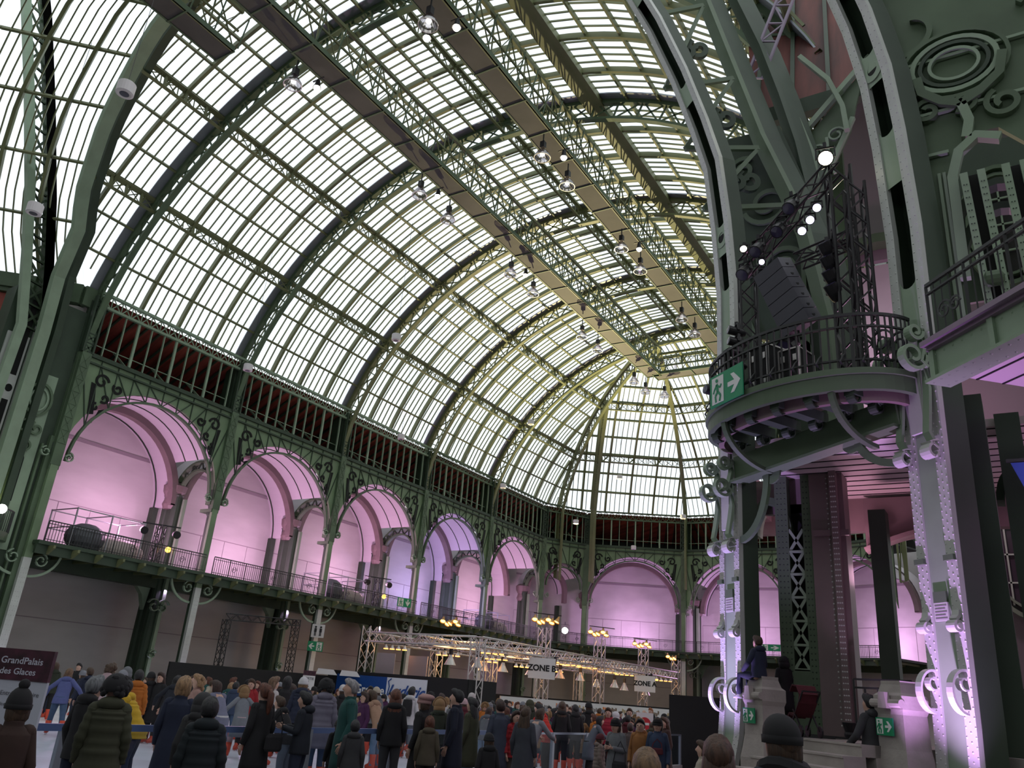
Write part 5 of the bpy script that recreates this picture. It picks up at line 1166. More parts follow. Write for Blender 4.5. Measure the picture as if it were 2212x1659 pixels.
lamp_cluster(-33.4,46.5,6.2,'dim lamp cluster hanging left of the canopy beneath the gallery',5)
for x, y, z, lb in ((-27.3,49.6,4.55,'above the ZONE B sign'),(-27.3,66.4,4.5,'above the ZONE A sign')):
    s = MB(); s.prism([(-.35,0),(.35,.05),(.28,-.45),(-.22,-.5)], (x,y,z), (1,.3,0), UP, (-.1,.35,0)); tag(s.obj('black_loudspeaker', BLACKM), 'small black loudspeaker tilted down ' + lb, 'loudspeaker', 'small speakers on the canopy')
for y in (44, 52, 60, 68): light('POINT', (-31.5, y, 3.9), 220, (1.0, .55, .22), radius=.6)
# floodlight head
moving_head((-38.0,71.5,8.2), CAMP, 'dazzling white floodlight on the gallery at the corner of the rounded end', glow('dazzling_lens', (1,.97,.9), 30), .34, .4, 'floodlight', group=None)
# ---- gallery equipment
def scaffold(x, y, lb, s_=1.0):
    r = empty('covered_machine', (x,y,GD), label=lb, cat='machine', group='covered machines on the gallery'); M = local(r); s = MB(M)
    for dx in (-1.2,1.2):
        for dy in (-2.0,0,2.0): s.bar((x+dx,y+dy,GD), (x+dx,y+dy,GD+2.1*s_), .06)
    for z in (1.1,2.05): 
        for dx in (-1.2,1.2): s.bar((x+dx,y-2,GD+z*s_), (x+dx,y+2,GD+z*s_), .05)
        for dy in (-2,0,2): s.bar((x-1.2,y+dy,GD+z*s_), (x+1.2,y+dy,GD+z*s_), .05)
    s.obj('scaffold_frame', mat('galvanised_tube', (.38,.38,.42), .4, metal=.5), r); s = MB(M); s.ball((x+.3,y-.7,GD+.75), 1.0, 14, 8, (.8,1.1,.78)); s.obj('dark_cover', mat('grey_tarpaulin', (.10,.11,.12), .6, bump=.5), r)
    s = MB(M); s.ball((x+.3,y+1.3,GD+.45), 1.0, 12, 8, (.7,1.6,.65)); s.obj('pale_cover', mat('cream_tarpaulin', (.42,.38,.34), .7, bump=.5), r)
scaffold(-42.4,25.2,'covered machine inside a tube scaffold on the gallery at the far left'); scaffold(-42.4,44.0,'covered machine inside a tube scaffold in the third bay',.85); scaffold(-42.2,64.0,'covered machine with a cream sheet in the fifth bay',.8)
def lampstand(x, y, lb):
    tw = tower((x,y), .4, GD, GD+2.1, lb, BLACKM, .06, 'light_stand', 'light stand', 'black light stands on the left gallery'); M = local(tw); s = MB(M); s.bar((x-.5,y-.9,GD+2.15), (x+.5,y+.9,GD+2.15), .07); s.obj('crossbar', BLACKM, tw)
    for k in (-1, 1):
        s = MB(M); c = V((x+.42*k,y+.75*k,GD+1.75)); s.lathe([(.12,-.25),(.2,-.1),(.22,.2),(.2,.22)], c, 12, axis=(.8,-.3,-.2)); s.obj('spotlight', BLACKM, tw)
    s = MB(M); s.ball((x+.35,y+.5,GD+.85), .16, 10, 6); s.obj('amber_beacon', glow('amber_beacon', (1,.5,.05), 8), tw)
lampstand(-40.9,28.0,'black light stand with two spotlights and an amber beacon, first bay'); lampstand(-40.9,46.9,'black light stand with an amber beacon in the third bay')
# ---- left pier: ornate plate, balcony with lamp
r = empty('left_pier', (-42.5,18.4,0), label='massive green pier with oval medallion and dark slots at the left frame edge', cat='pier'); M = local(r); tt = V((.06,.998,0)).normalized(); ln = V((tt.y,-tt.x,0)); c0 = V((-41.35,20.0,0))
s = MB(M); s.prism([(-2.8,0),(1.3,0),(1.3,19.5),(-2.8,19.5)], c0, tt, UP, -ln*1.2); s.obj('pier_body', GREEN3, r)
s = MB(M); s.prism([(-2.6,7.3),(-1.55,7.3),(-1.55,17),(-2.6,17)], c0, tt, UP, ln*.12); s.prism([(-1.45,7.3),(-1.05,7.3),(-1.05,19),(-1.45,19)], c0, tt, UP, ln*.15); s.obj('pale_fascia', PALE, r)
s = MB(M); s.prism([(-1.0,6.6),(.35,6.6),(.35,15.5),(-1.0,15.5)], c0, tt, UP, ln*.08); s.obj('green_plate', GREEN2, r)
def on_l(x, z, d=.14): return c0 + tt*x + UP*z + ln*d
for (x, z, rr, w, m_) in ((-.3,14.1,.62,.12,GREEN),(-.3,14.1,.42,.08,GREEN2)):
    s = MB(M); s.path([on_l(x + rr*math.cos(2*PI*i/24), z + rr*1.35*math.sin(2*PI*i/24)) for i in range(24)], .12, w, up=[(tt*math.cos(2*PI*i/24) + UP*math.sin(2*PI*i/24)) for i in range(24)], closed=True); s.obj('medallion', m_, r)
for x, z, rr, ph in ((-.55,12.6,.4,0),(.0,12.6,.35,2),(-.3,11.7,.3,4)):
    c = on_l(x, z); p_ = spiral(c, tt, UP, rr, .1, 1.3, ph, 24); s = MB(M); s.path(p_, .12, .1, up=[(q-c) for q in p_]); s.obj('scroll', GREEN, r)
s = MB(M); k = 12; s.prism([(-.5,8.9),(-.12,8.9),(-.12,11.0)] + [(-.31+.19*math.cos(PI*i/k), 11.0+.25*math.sin(PI*i/k)) for i in range(1,k)] + [(-.5,11.0)], c0 + ln*.085, tt, UP, ln*.01)
s.obj('slot', INK, r); s = MB(M); s.prism([(-1.95,14.9),(-1.65,14.9),(-1.65,19),(-1.95,19)], c0 + ln*.125, tt, UP, ln*.01); s.obj('slot', INK, r); s = MB(M); s.prism([(-1.95,11.6),(-1.65,11.6),(-1.65,13.6),(-1.95,13.6)], c0 + ln*.125, tt, UP, ln*.01)
s.obj('slot', INK, r); s = MB(M); s.prism([(-1.8+.17*math.cos(2*PI*i/16), 14.2+.2*math.sin(2*PI*i/16)) for i in range(16)], c0 + ln*.125, tt, UP, ln*.01); s.obj('round_hole', INK, r)
s = MB(M); s.bar(c0 + tt*.9 + ln*.1 + UP*0, c0 + tt*.9 + ln*.1 + UP*12.5, .3, .3); s.bar(c0 + tt*.5 + ln*.1 + UP*3, c0 + tt*.5 + ln*.1 + UP*12, .16, .1); s.obj('corner_rib', GREEN, r)
r = empty('small_balcony', (-41.6,17.2,7.2), label='small railed balcony with a glaring lamp at the left edge', cat='balcony'); M = local(r); cc = c0 + tt*(-1.4) + ln*.1
def lr(f, z, n=20): return [cc + tt*(1.5*-math.cos(PI*i/n)) + ln*(1.3*f*math.sin(PI*i/n)) + UP*z for i in range(n+1)]
s = MB(M); A = lr(1, 7.3); B = lr(1, 6.9); n_ = len(A); s.add(A+B, [tuple(range(n_)), tuple(range(2*n_-1, n_-1, -1))] + [(i,i+1,n_+i+1,n_+i) for i in range(n_-1)]); s.obj('deck', GREEN, r)
s = MB(M); s.path(lr(1, 8.3), .05, .05); [s.bar(p, p+UP, .03, caps=False) for p in lr(1, 7.3, 30)]; s.obj('railing', BLACKI, r)
s = MB(M); s.ball(cc + ln*1.2 + tt*.5 + UP*8.25, .22, 12, 8); s.obj('glaring_lamp', COOLW, r)
# ---- hanging white drums
drums = [((-20.6,9.6,17.7),'largest white drum, hanging in front of the crossing arch at the upper left'),((-27.7,11.2,16.5),'white drum hanging near the left frame edge'),((-35.3,27.2,17.9),'white drum hanging under the eaves above the first arches'),((-28.0,30.9,20.1),'white drum hanging in front of the glass in the middle of the vault'),
 ((-38.0,44.0,19.3),'white drum hanging in front of the eaves in the middle'),((-31.7,52.1,22.4),'white drum hanging before the lower glass, right of the middle'),((-36.9,56.8,18.7),'white drum hanging at the eaves near the last bay'),((-34.6,66.2,17.5),'white drum hanging at the corner of the rounded end'),
 ((-30.6,66.9,21.7),'white drum hanging before the glass of the rounded end'),((-26.0,71.2,18.7),'white drum hanging at the foot of the glass of the rounded end'),((-33.0,76.0,16.9),'lowest white drum, before the middle of the rounded end cornice')]
dp = empty('drum_loudspeaker', (0,0,0), label='d', cat='loudspeaker', group='white drums hanging in the hall')
s = MB(); s.lathe([(.20,-.19),(.255,-.17),(.26,.17),(.24,.19),(0,.19)], (0,0,0), 20, caps=False); s.obj('casing', WHITE, dp, smooth=False)
s = MB(); s.lathe([(0,-.17),(.2,-.19)], (0,0,0), 16, caps=False); s.obj('casing_bottom', WHITE, dp); s = MB(); s.lathe([(0,-.192),(.13,-.192),(.14,-.185)], (0,0,0), 16, caps=False); s.obj('grille', mat('dark_blue_grille', (.06,.07,.10), .5), dp)
s = MB(); s.bar((0,0,.19), (0,0,7.5), .012, caps=False); s.obj('suspension_wire', BLACKM, dp)
for i, (p, lb) in enumerate(drums):
    o = dp if i == 0 else copy_tree(dp); o.location = p; o['label'] = lb
hp = empty('high_bay_lamp', (0,0,0), label='h', cat='lamp', group='glass bell lamps under the catwalks')
s = MB(); s.box(-.12,.12,-.12,.12,.38,.75); s.bar((0,0,.75),(0,0,1.25),.05); s.obj('ballast_box', BLACKM, hp)
BELL = clear_glass('ribbed_glass', (.55,.52,.56), .35)
s = MB(); s.lathe([(.08,.38),(.14,.3),(.28,.12),(.40,-.08),(.42,-.2)], (0,0,0), 18, caps=False); s.obj('glass_bell', BELL, hp); s = MB(); s.lathe([(.43,-.18),(.43,-.23),(.40,-.23)], (0,0,0), 18, caps=False); s.obj('rim', ALU, hp)
s = MB(); s.ball((0,0,.02), .13, 10, 6); s.obj('bulb', glow('soft_white_bulb', (1,.97,.93), 1.6), hp)
sp = empty('catwalk_spotlight', (0,0,0), label='s', cat='spotlight', group='bright spotlights on the catwalks')
s = MB(); s.lathe([(.1,.35),(.13,.1),(.2,-.08)], (0,0,0), 12, caps=False); s.bar((-.35,0,.42),(.35,0,.42),.05); s.obj('housing', BLACKM, sp); s = MB(); s.ball((0,0,-.08), .16, 12, 8); s.obj('lamp_glow', glow('warm_white_glow', (1,.93,.78), 9), sp)
k = 0; side = {-25.6: 'left', -17.8: 'right'}
for x in (-25.6, -17.8):
    for i, y in enumerate((18.9,28.5,31.2,38.2,41.1,48.5,51.2,58.3,60.8)):
        if x == -17.8 and y > 52: continue
        o = hp if k == 0 else copy_tree(hp); k += 1; o.location = (x, y, 27.5); o['label'] = 'glass bell lamp under the %s catwalk, %s from the near end' % (side[x], ordn[i])
o = copy_tree(hp); o.location = (-24.4, 62.2, 27.5); o['label'] = 'glass bell lamp under the cross catwalk at the far end'
k = 0
for x in (-25.4, -17.3):
    for i, y in enumerate((20.1, 29.8, 39.7)):
        o = sp if k == 0 else copy_tree(sp); k += 1; o.location = (x, y, 28.1); o['label'] = 'bright warm spotlight fixed to the %s catwalk, %s from the near end' % ('left' if x < -20 else 'right', ordn[i])
o = copy_tree(sp); o.location = (-18.8,20.0,28.1); o['label'] = 'dark spotlight bracket under the right catwalk near the top edge'
# ================================================= PEOPLE (x, y, floor height, stature, heading, pose, garment, colour, trousers, hair or hat, its colour, label)
PEOPLE = [
 (-7.61, 4.24, 0, 1.62, 1.41, 'stand', 'coat', 'dark_brown', 'black', 'pompom', 'black', 'person in a dark wine coat and black bobble hat, far left foreground'),
 (-10.23, 6.59, 0, 1.75, 0.3, 'stand', 'jacket', 'black', 'navy', 'short', 'grey', 'grey haired man in a black jacket looking right, beside the fur hat wearer'),
 (-8.96, 6.03, 0, 1.78, 0.98, 'stand', 'longpuffer', 'olive', 'black', 'furhat', 'black', 'person in a long olive puffer coat and black fur hat seen from behind'),
 (-12.73, 9.09, 0, 1.71, 2.26, 'lean', 'puffer', 'yellow', 'navy', 'short', 'black', 'boy in a bright yellow puffer jacket at the rink rail'),
 (-10.61, 8.23, 0, 1.81, 0.74, 'stand', 'coat', 'navy', 'black', 'bob', 'blond', 'blond haired person in a long navy coat left of the hooded figure'),
 (-9.08, 7.38, 0, 1.65, 0.89, 'stand', 'jacket', 'dark_grey', 'black', 'hood', 'dark_grey', 'person with a dark grey hood up, just behind the short haired man'),
 (-7.69, 6.36, 0, 1.65, 0.88, 'stand', 'puffer', 'black_blue', 'black', 'short', 'black', 'short haired man in a black quilted jacket, centre of the left foreground'),
 (-10.77, 9.96, 0, 1.79, 1.52, 'stand', 'coat', 'black', 'black', 'pony', 'auburn', 'auburn ponytail woman in a black coat with red collar and shoulder bag'),
 (-12.23, 12.04, 0, 1.59, 1.84, 'lean', 'jacket', 'black', 'grey_jeans', 'short', 'brown', 'boy in a black jacket and grey jeans leaning on the rail'),
 (-10.36, 10.51, 0, 1.73, 2.0, 'phone', 'jacket', 'navy_black', 'navy', 'short', 'black', 'man in a dark hooded jacket looking down at his phone'),
 (-12.03, 12.67, 0, 1.9, 0.93, 'stand', 'longpuffer', 'lilac_grey', 'jeans', 'furhat', 'black', 'tall person in a lilac grey quilted coat with a black fur hood'),
 (-10.14, 11.31, 0, 1.97, 2.48, 'stand', 'coat', 'teal', 'black', 'short', 'silver', 'silver haired man in glasses and a teal green coat'),
 (-10.41, 11.44, 0, 1.31, 1.09, 'stand', 'jacket', 'black', 'black', 'cap', 'dark_grey', 'child in a dark grey cap and black jacket, lower centre'),
 (-9.45, 10.76, 0, 1.36, 0.72, 'stand', 'jacket', 'charcoal', 'black', 'short', 'black', 'black haired child with a grey hooded jacket, right of the capped child'),
 (-14.25, 16.44, 0, 1.69, 2.81, 'stand', 'jacket', 'purple', 'black', 'bob', 'dark_brown', 'girl in a purple coat behind the teal coat man'),
 (-13.87, 16.64, 0, 1.8, 1.57, 'lean', 'jacket', 'beige', 'light_jeans', 'bob', 'brown', 'skater in a beige jacket and pale jeans with orange skates'),
 (-10.86, 13.45, 0, 1.85, 0.68, 'stand', 'jacket', 'black', 'charcoal', 'long', 'auburn', 'woman with very long auburn hair in a black jacket and flared trousers'),
 (-15.89, 20.39, 0, 1.9, 0.31, 'stand', 'jacket', 'white', 'grey_jeans', 'short', 'black', 'man in a white jacket wearing a black backpack'),
 (-9.74, 12.92, 0, 1.81, 1.69, 'stand', 'coat', 'black', 'black', 'beret', 'pink', 'woman in a pink beret and long black coat by the rail'),
 (-11.42, 15.72, 0, 1.69, 0.63, 'stand', 'jacket', 'dark_olive', 'black', 'fur', 'tan', 'person with a tan fur trimmed dark olive hood'),
 (-9.45, 12.76, 0, 1.46, 0.64, 'stand', 'jacket', 'olive_brown', 'black', 'bob', 'auburn', 'child with auburn hair in an olive brown hooded coat, bottom centre'),
 (-9.45, 13.55, 0, 1.95, 2.01, 'stand', 'coat', 'midnight', 'black', 'short', 'black', 'tall man in profile in a long midnight blue coat'),
 (-10.18, 15.19, 0, 1.81, 1.64, 'stand', 'coat', 'olive', 'light_jeans', 'long', 'black', 'woman in an olive coat and pale jeans right of the tall man'),
 (-7.63, 11.95, 0, 1.33, 0.92, 'stand', 'jacket', 'black', 'black', 'beanie', 'black', 'low dark figure in a black beanie with a thin bag strap, bottom centre'),
 (-9.68, 15.51, 0, 1.82, 0.91, 'stand', 'coat', 'slate', 'black', 'short', 'dark_brown', 'person in a slate blue coat left of the girl in red'),
 (-9.44, 15.76, 0, 1.63, -2.08, 'stand', 'puffer', 'red', 'brown_grey', 'long', 'dark_brown', 'girl in a red puffer jacket and grey brown trousers'),
 (-8.6, 14.72, 0, 1.73, 0.18, 'stand', 'coat', 'slate_grey', 'black', 'long', 'brown', 'long haired woman in a slate grey coat right of the girl in red'),
 (-9.94, 17.29, 0, 1.75, -0.18, 'lean', 'coat', 'light_grey', 'black', 'bob', 'brown', 'person in a light grey coat with a small black handbag bending forward'),
 (-11.4, 20.77, 0, 1.84, 1.55, 'lean', 'puffer', 'scarlet', 'black', 'short', 'black', 'man in a scarlet hooded jacket at the glass barrier'),
 (-11.61, 21.92, 0, 1.83, 0.49, 'stand', 'jacket', 'black', 'black', 'long', 'brown', 'long haired skater in black right of the scarlet jacket'),
 (-11.79, 23.11, 0, 1.77, 0.65, 'stand', 'jacket', 'black', 'black', 'long', 'black', 'black haired skater in a black jacket behind the glass barrier'),
 (-10.72, 21.95, 0, 1.64, -0.77, 'lean', 'coat', 'blue_grey', 'black', 'bob', 'black', 'skater in a blue grey poncho leaning forward behind the glass'),
 (-10.96, 23.64, 0, 1.8, 3.4, 'stand', 'puffer', 'crimson', 'black', 'bob', 'brown', 'woman in a crimson jacket with grey fur collar behind the glass'),
 (-8.22, 17.34, 0, 1.3, -0.95, 'stand', 'puffer', 'mushroom', 'black', 'beanie', 'maroon', 'child in a maroon beanie and mushroom coloured puffer coat'),
 (-7.37, 16.31, 0, 1.66, 3.04, 'phone', 'coat', 'grey', 'blue_grey', 'beanie', 'black', 'woman in a black beanie and grey coat holding up a phone'),
 (-7.21, 17.18, 0, 1.67, 3.28, 'stand', 'jacket', 'mustard', 'charcoal', 'short', 'black', 'dark haired man in a mustard brown sweater jacket'),
 (-6.82, 17.16, 0, 1.72, 3.35, 'stand', 'coat', 'denim', 'black', 'beanie', 'black', 'woman in a black beanie and blue denim coat with a red cross body bag'),
 (-2.22, 5.4, 0, 1.66, 0.39, 'stand', 'jacket', 'dark_grey', 'black', 'short', 'blond_brown', 'top of a tousled blond brown head at the bottom edge'),
 (-4.45, 13.05, 0, 1.5, 1.99, 'stand', 'jacket', 'cream', 'black', 'bob', 'brown', 'brown haired person in a cream jacket in profile by the left column foot'),
 (-1.92, 5.95, 0, 1.76, 0.31, 'stand', 'jacket', 'dark_grey', 'black', 'long', 'chestnut', 'back of a head with long straight chestnut hair at the bottom edge'),
 (-1.47, 5.9, 0, 1.92, 0.77, 'stand', 'coat', 'blue_black', 'black', 'beanie', 'black', 'large foreground man in a black beanie, dark scarf and blue black coat'),
 (-4.36, 17.85, 1.68, 1.43, 0.68, 'stand', 'coat', 'black', 'black', 'hood', 'black', 'adult in a long black hooded coat standing behind the left pedestal'),
 (-22.52, 13.63, 0, 1.69, 0.85, 'skate', 'jacket', 'periwinkle', 'jeans', 'long', 'light_brown', 'skater in a periwinkle jacket with long light brown hair and orange skates'),
 (-27.97, 16.46, 0, 1.75, 1.04, 'stand', 'jacket', 'dark_olive', 'black', 'bob', 'brown', 'person in a dark green jacket beside the red heading of the entrance board'),
 (-30.34, 18.75, 0, 1.78, 3.64, 'stand', 'coat', 'black', 'black', 'short', 'black', 'man in black facing the camera under the distant railing at the left'),
 (-25.21, 15.77, 0, 1.59, 2.06, 'stand', 'jacket', 'navy', 'navy', 'beanie', 'light_grey', 'skater in a navy jacket and light grey beanie behind the grey haired man'),
 (-23.01, 14.59, 0, 1.71, 1.35, 'stand', 'jacket', 'navy', 'navy', 'short', 'brown', 'stooping skater in a navy jacket with short brown hair at the left'),
 (-20.52, 13.57, 0, 1.87, 0.46, 'stand', 'jacket', 'pale_pink', 'jeans', 'curly', 'brown', 'curly brown haired person in a pale pink jacket'),
 (-16.43, 11.16, 0, 1.75, 0.97, 'stand', 'jacket', 'pale_grey', 'jeans', 'beanie', 'light_grey', 'person in a pale grey woolly hat and pale jacket'),
 (-21.14, 14.47, 0, 1.81, 1.14, 'stand', 'jacket', 'charcoal', 'black', 'hood', 'grey', 'person with a grey hood behind the pale woolly hat'),
 (-17.08, 12.01, 0, 1.78, 0.96, 'stand', 'puffer', 'orange', 'black', 'short', 'black', 'person in an orange puffer jacket with dark curly hair'),
 (-20.59, 14.86, 0, 1.73, 1.47, 'stand', 'jacket', 'black', 'black', 'beanie', 'black', 'skater in a black peaked hat above the yellow jacket'),
 (-20.36, 15.01, 0, 1.74, 3.38, 'stand', 'coat', 'black', 'black', 'long', 'dark_brown', 'dark haired woman in a long black coat right of the yellow jacket'),
 (-19.15, 14.52, 0, 1.74, 0.57, 'skate', 'jacket', 'navy_black', 'light_jeans', 'long', 'black', 'skater in a dark navy jacket and pale jeans bending down'),
 (-15.07, 12.03, 0, 1.79, 2.64, 'stand', 'coat', 'pink_beige', 'black', 'curly', 'blond', 'woman with curly blond hair in a pink beige fleece'),
 (-15.44, 13.09, 0, 1.75, 1.57, 'lean', 'coat', 'lavender_grey', 'white', 'bob', 'dark_brown', 'tall skater in a lavender grey coat and white trousers leaning forward'),
 (-20.35, 17.61, 0, 1.64, 0.51, 'stand', 'jacket', 'denim', 'jeans', 'short', 'black', 'skater in a blue denim jacket behind the lavender coat'),
 (-16.76, 14.85, 0, 1.62, 1.02, 'skate', 'coat', 'dove_grey', 'pale_pink', 'fur', 'tan', 'girl in a dove grey coat with a fur hood, pink legs and orange skates'),
 (-18.27, 16.35, 0, 1.76, 3.63, 'stand', 'jacket', 'red', 'black', 'bob', 'brown', 'woman in a red jacket with black scarf left of the ponytail woman'),
 (-15.33, 14.38, 0, 1.87, -0.23, 'stand', 'coat', 'off_white', 'black', 'long', 'light_brown', 'woman in an off white coat reaching out to the right'),
 (-16.64, 16.07, 0, 1.9, 0.63, 'stand', 'coat', 'black', 'black', 'bob', 'black', 'black haired skater in a long black coat right of the white coat'),
 (-17.34, 16.98, 0, 1.72, 1.32, 'stand', 'jacket', 'charcoal', 'grey_jeans', 'bob', 'dark_brown', 'dark haired girl in a charcoal jacket above the leaning boy'),
 (-15.51, 15.52, 0, 1.91, 0.79, 'stand', 'puffer', 'navy', 'black', 'stripe', 'white', 'person in a white striped woolly hat and tan fur hood'),
 (-16.16, 17.71, 0, 1.8, 1.26, 'stand', 'jacket', 'black', 'black', 'beanie', 'white', 'skater in a white woolly hat behind the silver haired man'),
 (-17.64, 20.57, 0, 1.82, 3.68, 'stand', 'jacket', 'dark_grey', 'black', 'short', 'black', 'bearded man in a dark grey jacket below the advertising board'),
 (-16.79, 19.85, 0, 1.81, 1.05, 'stand', 'jacket', 'grey', 'black', 'beanie', 'cream', 'skater in a cream woolly hat below the advertising board'),
 (-14.98, 22.28, 0, 1.86, 1.12, 'stand', 'jacket', 'black', 'black', 'beanie', 'off_white', 'skater in a tall off white woolly hat right of the tall man'),
 (-13.99, 20.44, 0, 1.7, 0.77, 'stand', 'jacket', 'maroon', 'black', 'beanie', 'pale_pink', 'skater in a pale pink woolly hat and maroon jacket'),
 (-16.41, 22.67, 0, 1.78, 1.15, 'stand', 'jacket', 'white', 'grey_jeans', 'short', 'dark_brown', 'skater in a white jacket bending behind the fur hood'),
 (-12.9, 19.91, 0, 1.6, 0.23, 'lean', 'jacket', 'mid_grey', 'light_jeans', 'long', 'dark_brown', 'woman in a mid grey jacket and pale jeans left of the slate coat'),
 (-14.31, 25.33, 0, 1.75, 3.48, 'stand', 'jacket', 'emerald', 'black', 'curly', 'auburn', 'auburn haired person in an emerald green top near the ZONE B tower'),
 (-14.01, 24.22, 0, 1.8, 1.22, 'stand', 'jacket', 'dark_olive', 'black', 'hood', 'olive', 'person with an olive hood left of the ZONE B tower'),
 (-12.87, 26.2, 0, 1.87, 0.81, 'stand', 'jacket', 'black', 'black', 'beanie', 'black', 'person in a black bobble hat standing right of the middle lattice tower'),
 (-11.73, 26.98, 0, 1.79, 3.46, 'stand', 'coat', 'black', 'black', 'short', 'brown', 'man in a black coat facing the camera left of the ZONE A tower'),
 (-11.24, 24.78, 0, 1.7, -0.1, 'stand', 'jacket', 'cream', 'black', 'hood', 'white', 'person with a white hood and cream jacket behind the phone woman'),
 (-9.15, 21.12, 0, 1.49, 0.41, 'stand', 'coat', 'taupe', 'black', 'short', 'dark_brown', 'person in a taupe coat seen from behind left of the mustard jacket'),
 (-14.82, 36.45, 0, 1.85, 3.0, 'stand', 'jacket', 'black', 'black', 'short', 'ginger', 'ginger haired person lit orange under the ZONE A sign'),
 (-15.92, 38.35, 0, 1.72, 0.74, 'stand', 'jacket', 'grey', 'black', 'bald', 'skin', 'bald person in a grey jacket lit orange by the ZONE A tower'),
 (-7.96, 20.51, 0, 1.71, 2.46, 'stand', 'coat', 'dark_brown', 'black', 'long', 'brown', 'long haired person in dark brown beside the no entry sign'),
 (-18.01, 24.19, 0, 1.78, 0.64, 'stand', 'jacket', 'black', 'black', 'furhat', 'black', 'person in a tall black fur hat left of the tall man'),
 (-29.81, 23.46, 0, 1.65, -1.26, 'stand', 'coat', 'black', 'navy', 'short', 'brown', 'person in a black coat with short brown hair, in the far left crowd'),
 (-28.47, 22.92, 0, 1.45, -0.4, 'stand', 'jacket', 'dark_brown', 'charcoal', 'beanie', 'black', 'person in a brown jacket with a black beanie, in the far left crowd'),
 (-25.77, 21.04, 0, 1.67, 1.84, 'stand', 'coat', 'teal', 'charcoal', 'bob', 'auburn', 'person in a teal coat with auburn hair, in the far left crowd'),
 (-29.01, 24.13, 0, 1.44, 3.2, 'stand', 'jacket', 'purple', 'black', 'long', 'black', 'person in a plum jacket with long black hair, in the far left crowd'),
 (-22.25, 18.91, 0, 1.64, 0.44, 'lean', 'jacket', 'teal', 'charcoal', 'bob', 'blond', 'person in a teal jacket with blond hair, by the left black partition'),
 (-23.25, 19.97, 0, 1.74, -0.39, 'stand', 'coat', 'maroon', 'black', 'bob', 'auburn', 'person in a maroon coat with auburn hair, by the left black partition'),
 (-21.31, 18.72, 0, 1.55, -0.33, 'stand', 'jacket', 'purple', 'navy', 'bob', 'blond', 'person in a plum jacket with blond hair, by the left black partition'),
 (-23.01, 20.4, 0, 1.74, 0.81, 'skate', 'coat', 'tan', 'navy', 'beanie', 'black', 'person in a camel coat with a black beanie, by the left black partition'),
 (-24.31, 22.06, 0, 1.67, 3.2, 'stand', 'jacket', 'maroon', 'navy', 'bob', 'auburn', 'person in a maroon jacket with auburn hair, by the left black partition'),
 (-26.7, 24.62, 0, 1.54, 1.8, 'skate', 'coat', 'cream', 'navy', 'long', 'brown', 'person in a cream coat with long brown hair, by the left black partition'),
 (-25.32, 23.79, 0, 1.52, 3.34, 'skate', 'jacket', 'maroon', 'charcoal', 'long', 'black', 'person in a maroon jacket with long black hair, by the left black partition'),
 (-24.51, 23.44, 0, 1.72, 1.24, 'skate', 'coat', 'purple', 'charcoal', 'beanie', 'light_grey', 'person in a plum coat with a grey beanie, by the left black partition'),
 (-23.61, 23.0, 0, 1.57, 0.99, 'skate', 'jacket', 'cream', 'charcoal', 'bob', 'blond', 'person in a cream jacket with blond hair, by the left black partition'),
 (-21.1, 20.93, 0, 1.63, -0.34, 'lean', 'coat', 'black', 'jeans', 'bob', 'auburn', 'person in a black coat with auburn hair, by the left black partition'),
 (-23.54, 23.6, 0, 1.58, -1.79, 'skate', 'coat', 'olive', 'black', 'long', 'black', 'person in a olive coat with long black hair, by the left black partition'),
 (-23.6, 24.09, 0, 1.48, -0.07, 'lean', 'coat', 'teal', 'charcoal', 'bob', 'blond', 'person in a teal coat with blond hair, by the left black partition'),
 (-23.12, 24.02, 0, 1.67, 2.6, 'skate', 'coat', 'olive', 'charcoal', 'beanie', 'black', 'person in a olive coat with a black beanie, by the left black partition'),
 (-23.97, 25.49, 0, 1.66, 1.01, 'stand', 'jacket', 'olive', 'jeans', 'short', 'brown', 'person in a olive jacket with short brown hair, by the left black partition'),
 (-24.56, 26.38, 0, 1.67, -1.79, 'lean', 'jacket', 'tan', 'navy', 'bob', 'auburn', 'person in a camel jacket with auburn hair, by the left black partition'),
 (-20.97, 22.92, 0, 1.71, 2.67, 'stand', 'jacket', 'grey', 'black', 'short', 'black', 'person in a grey jacket with black hair, by the left black partition'),
 (-21.74, 24.32, 0, 1.48, 1.0, 'skate', 'coat', 'dark_brown', 'black', 'beanie', 'light_grey', 'person in a brown coat with a grey beanie, by the left black partition'),
 (-21.98, 25.05, 0, 1.67, 1.66, 'lean', 'coat', 'tan', 'black', 'bob', 'auburn', 'person in a camel coat with auburn hair, below the advertising board'),
 (-21.34, 24.79, 0, 1.7, 1.22, 'skate', 'coat', 'purple', 'black', 'long', 'brown', 'person in a plum coat with long brown hair, below the advertising board'),
 (-19.86, 23.42, 0, 1.54, -0.32, 'skate', 'jacket', 'grey', 'black', 'bob', 'auburn', 'person in a grey jacket with auburn hair, below the advertising board'),
 (-19.46, 23.45, 0, 1.59, 3.17, 'stand', 'jacket', 'purple', 'black', 'beanie', 'black', 'person in a plum jacket with a black beanie, below the advertising board'),
 (-22.02, 27.12, 0, 1.49, 1.51, 'stand', 'jacket', 'orange', 'black', 'short', 'black', 'person in a rust jacket with black hair, below the advertising board'),
 (-21.55, 26.85, 0, 1.7, 2.2, 'lean', 'jacket', 'cream', 'jeans', 'short', 'black', 'person in a cream jacket with black hair, below the advertising board'),
 (-19.61, 24.97, 0, 1.5, 1.98, 'lean', 'jacket', 'tan', 'navy', 'fur', 'tan', 'person in a camel jacket with a tan fur hood, below the advertising board'),
 (-17.57, 22.65, 0, 1.72, 2.3, 'lean', 'coat', 'grey', 'navy', 'beanie', 'black', 'person in a grey coat with a black beanie, below the advertising board'),
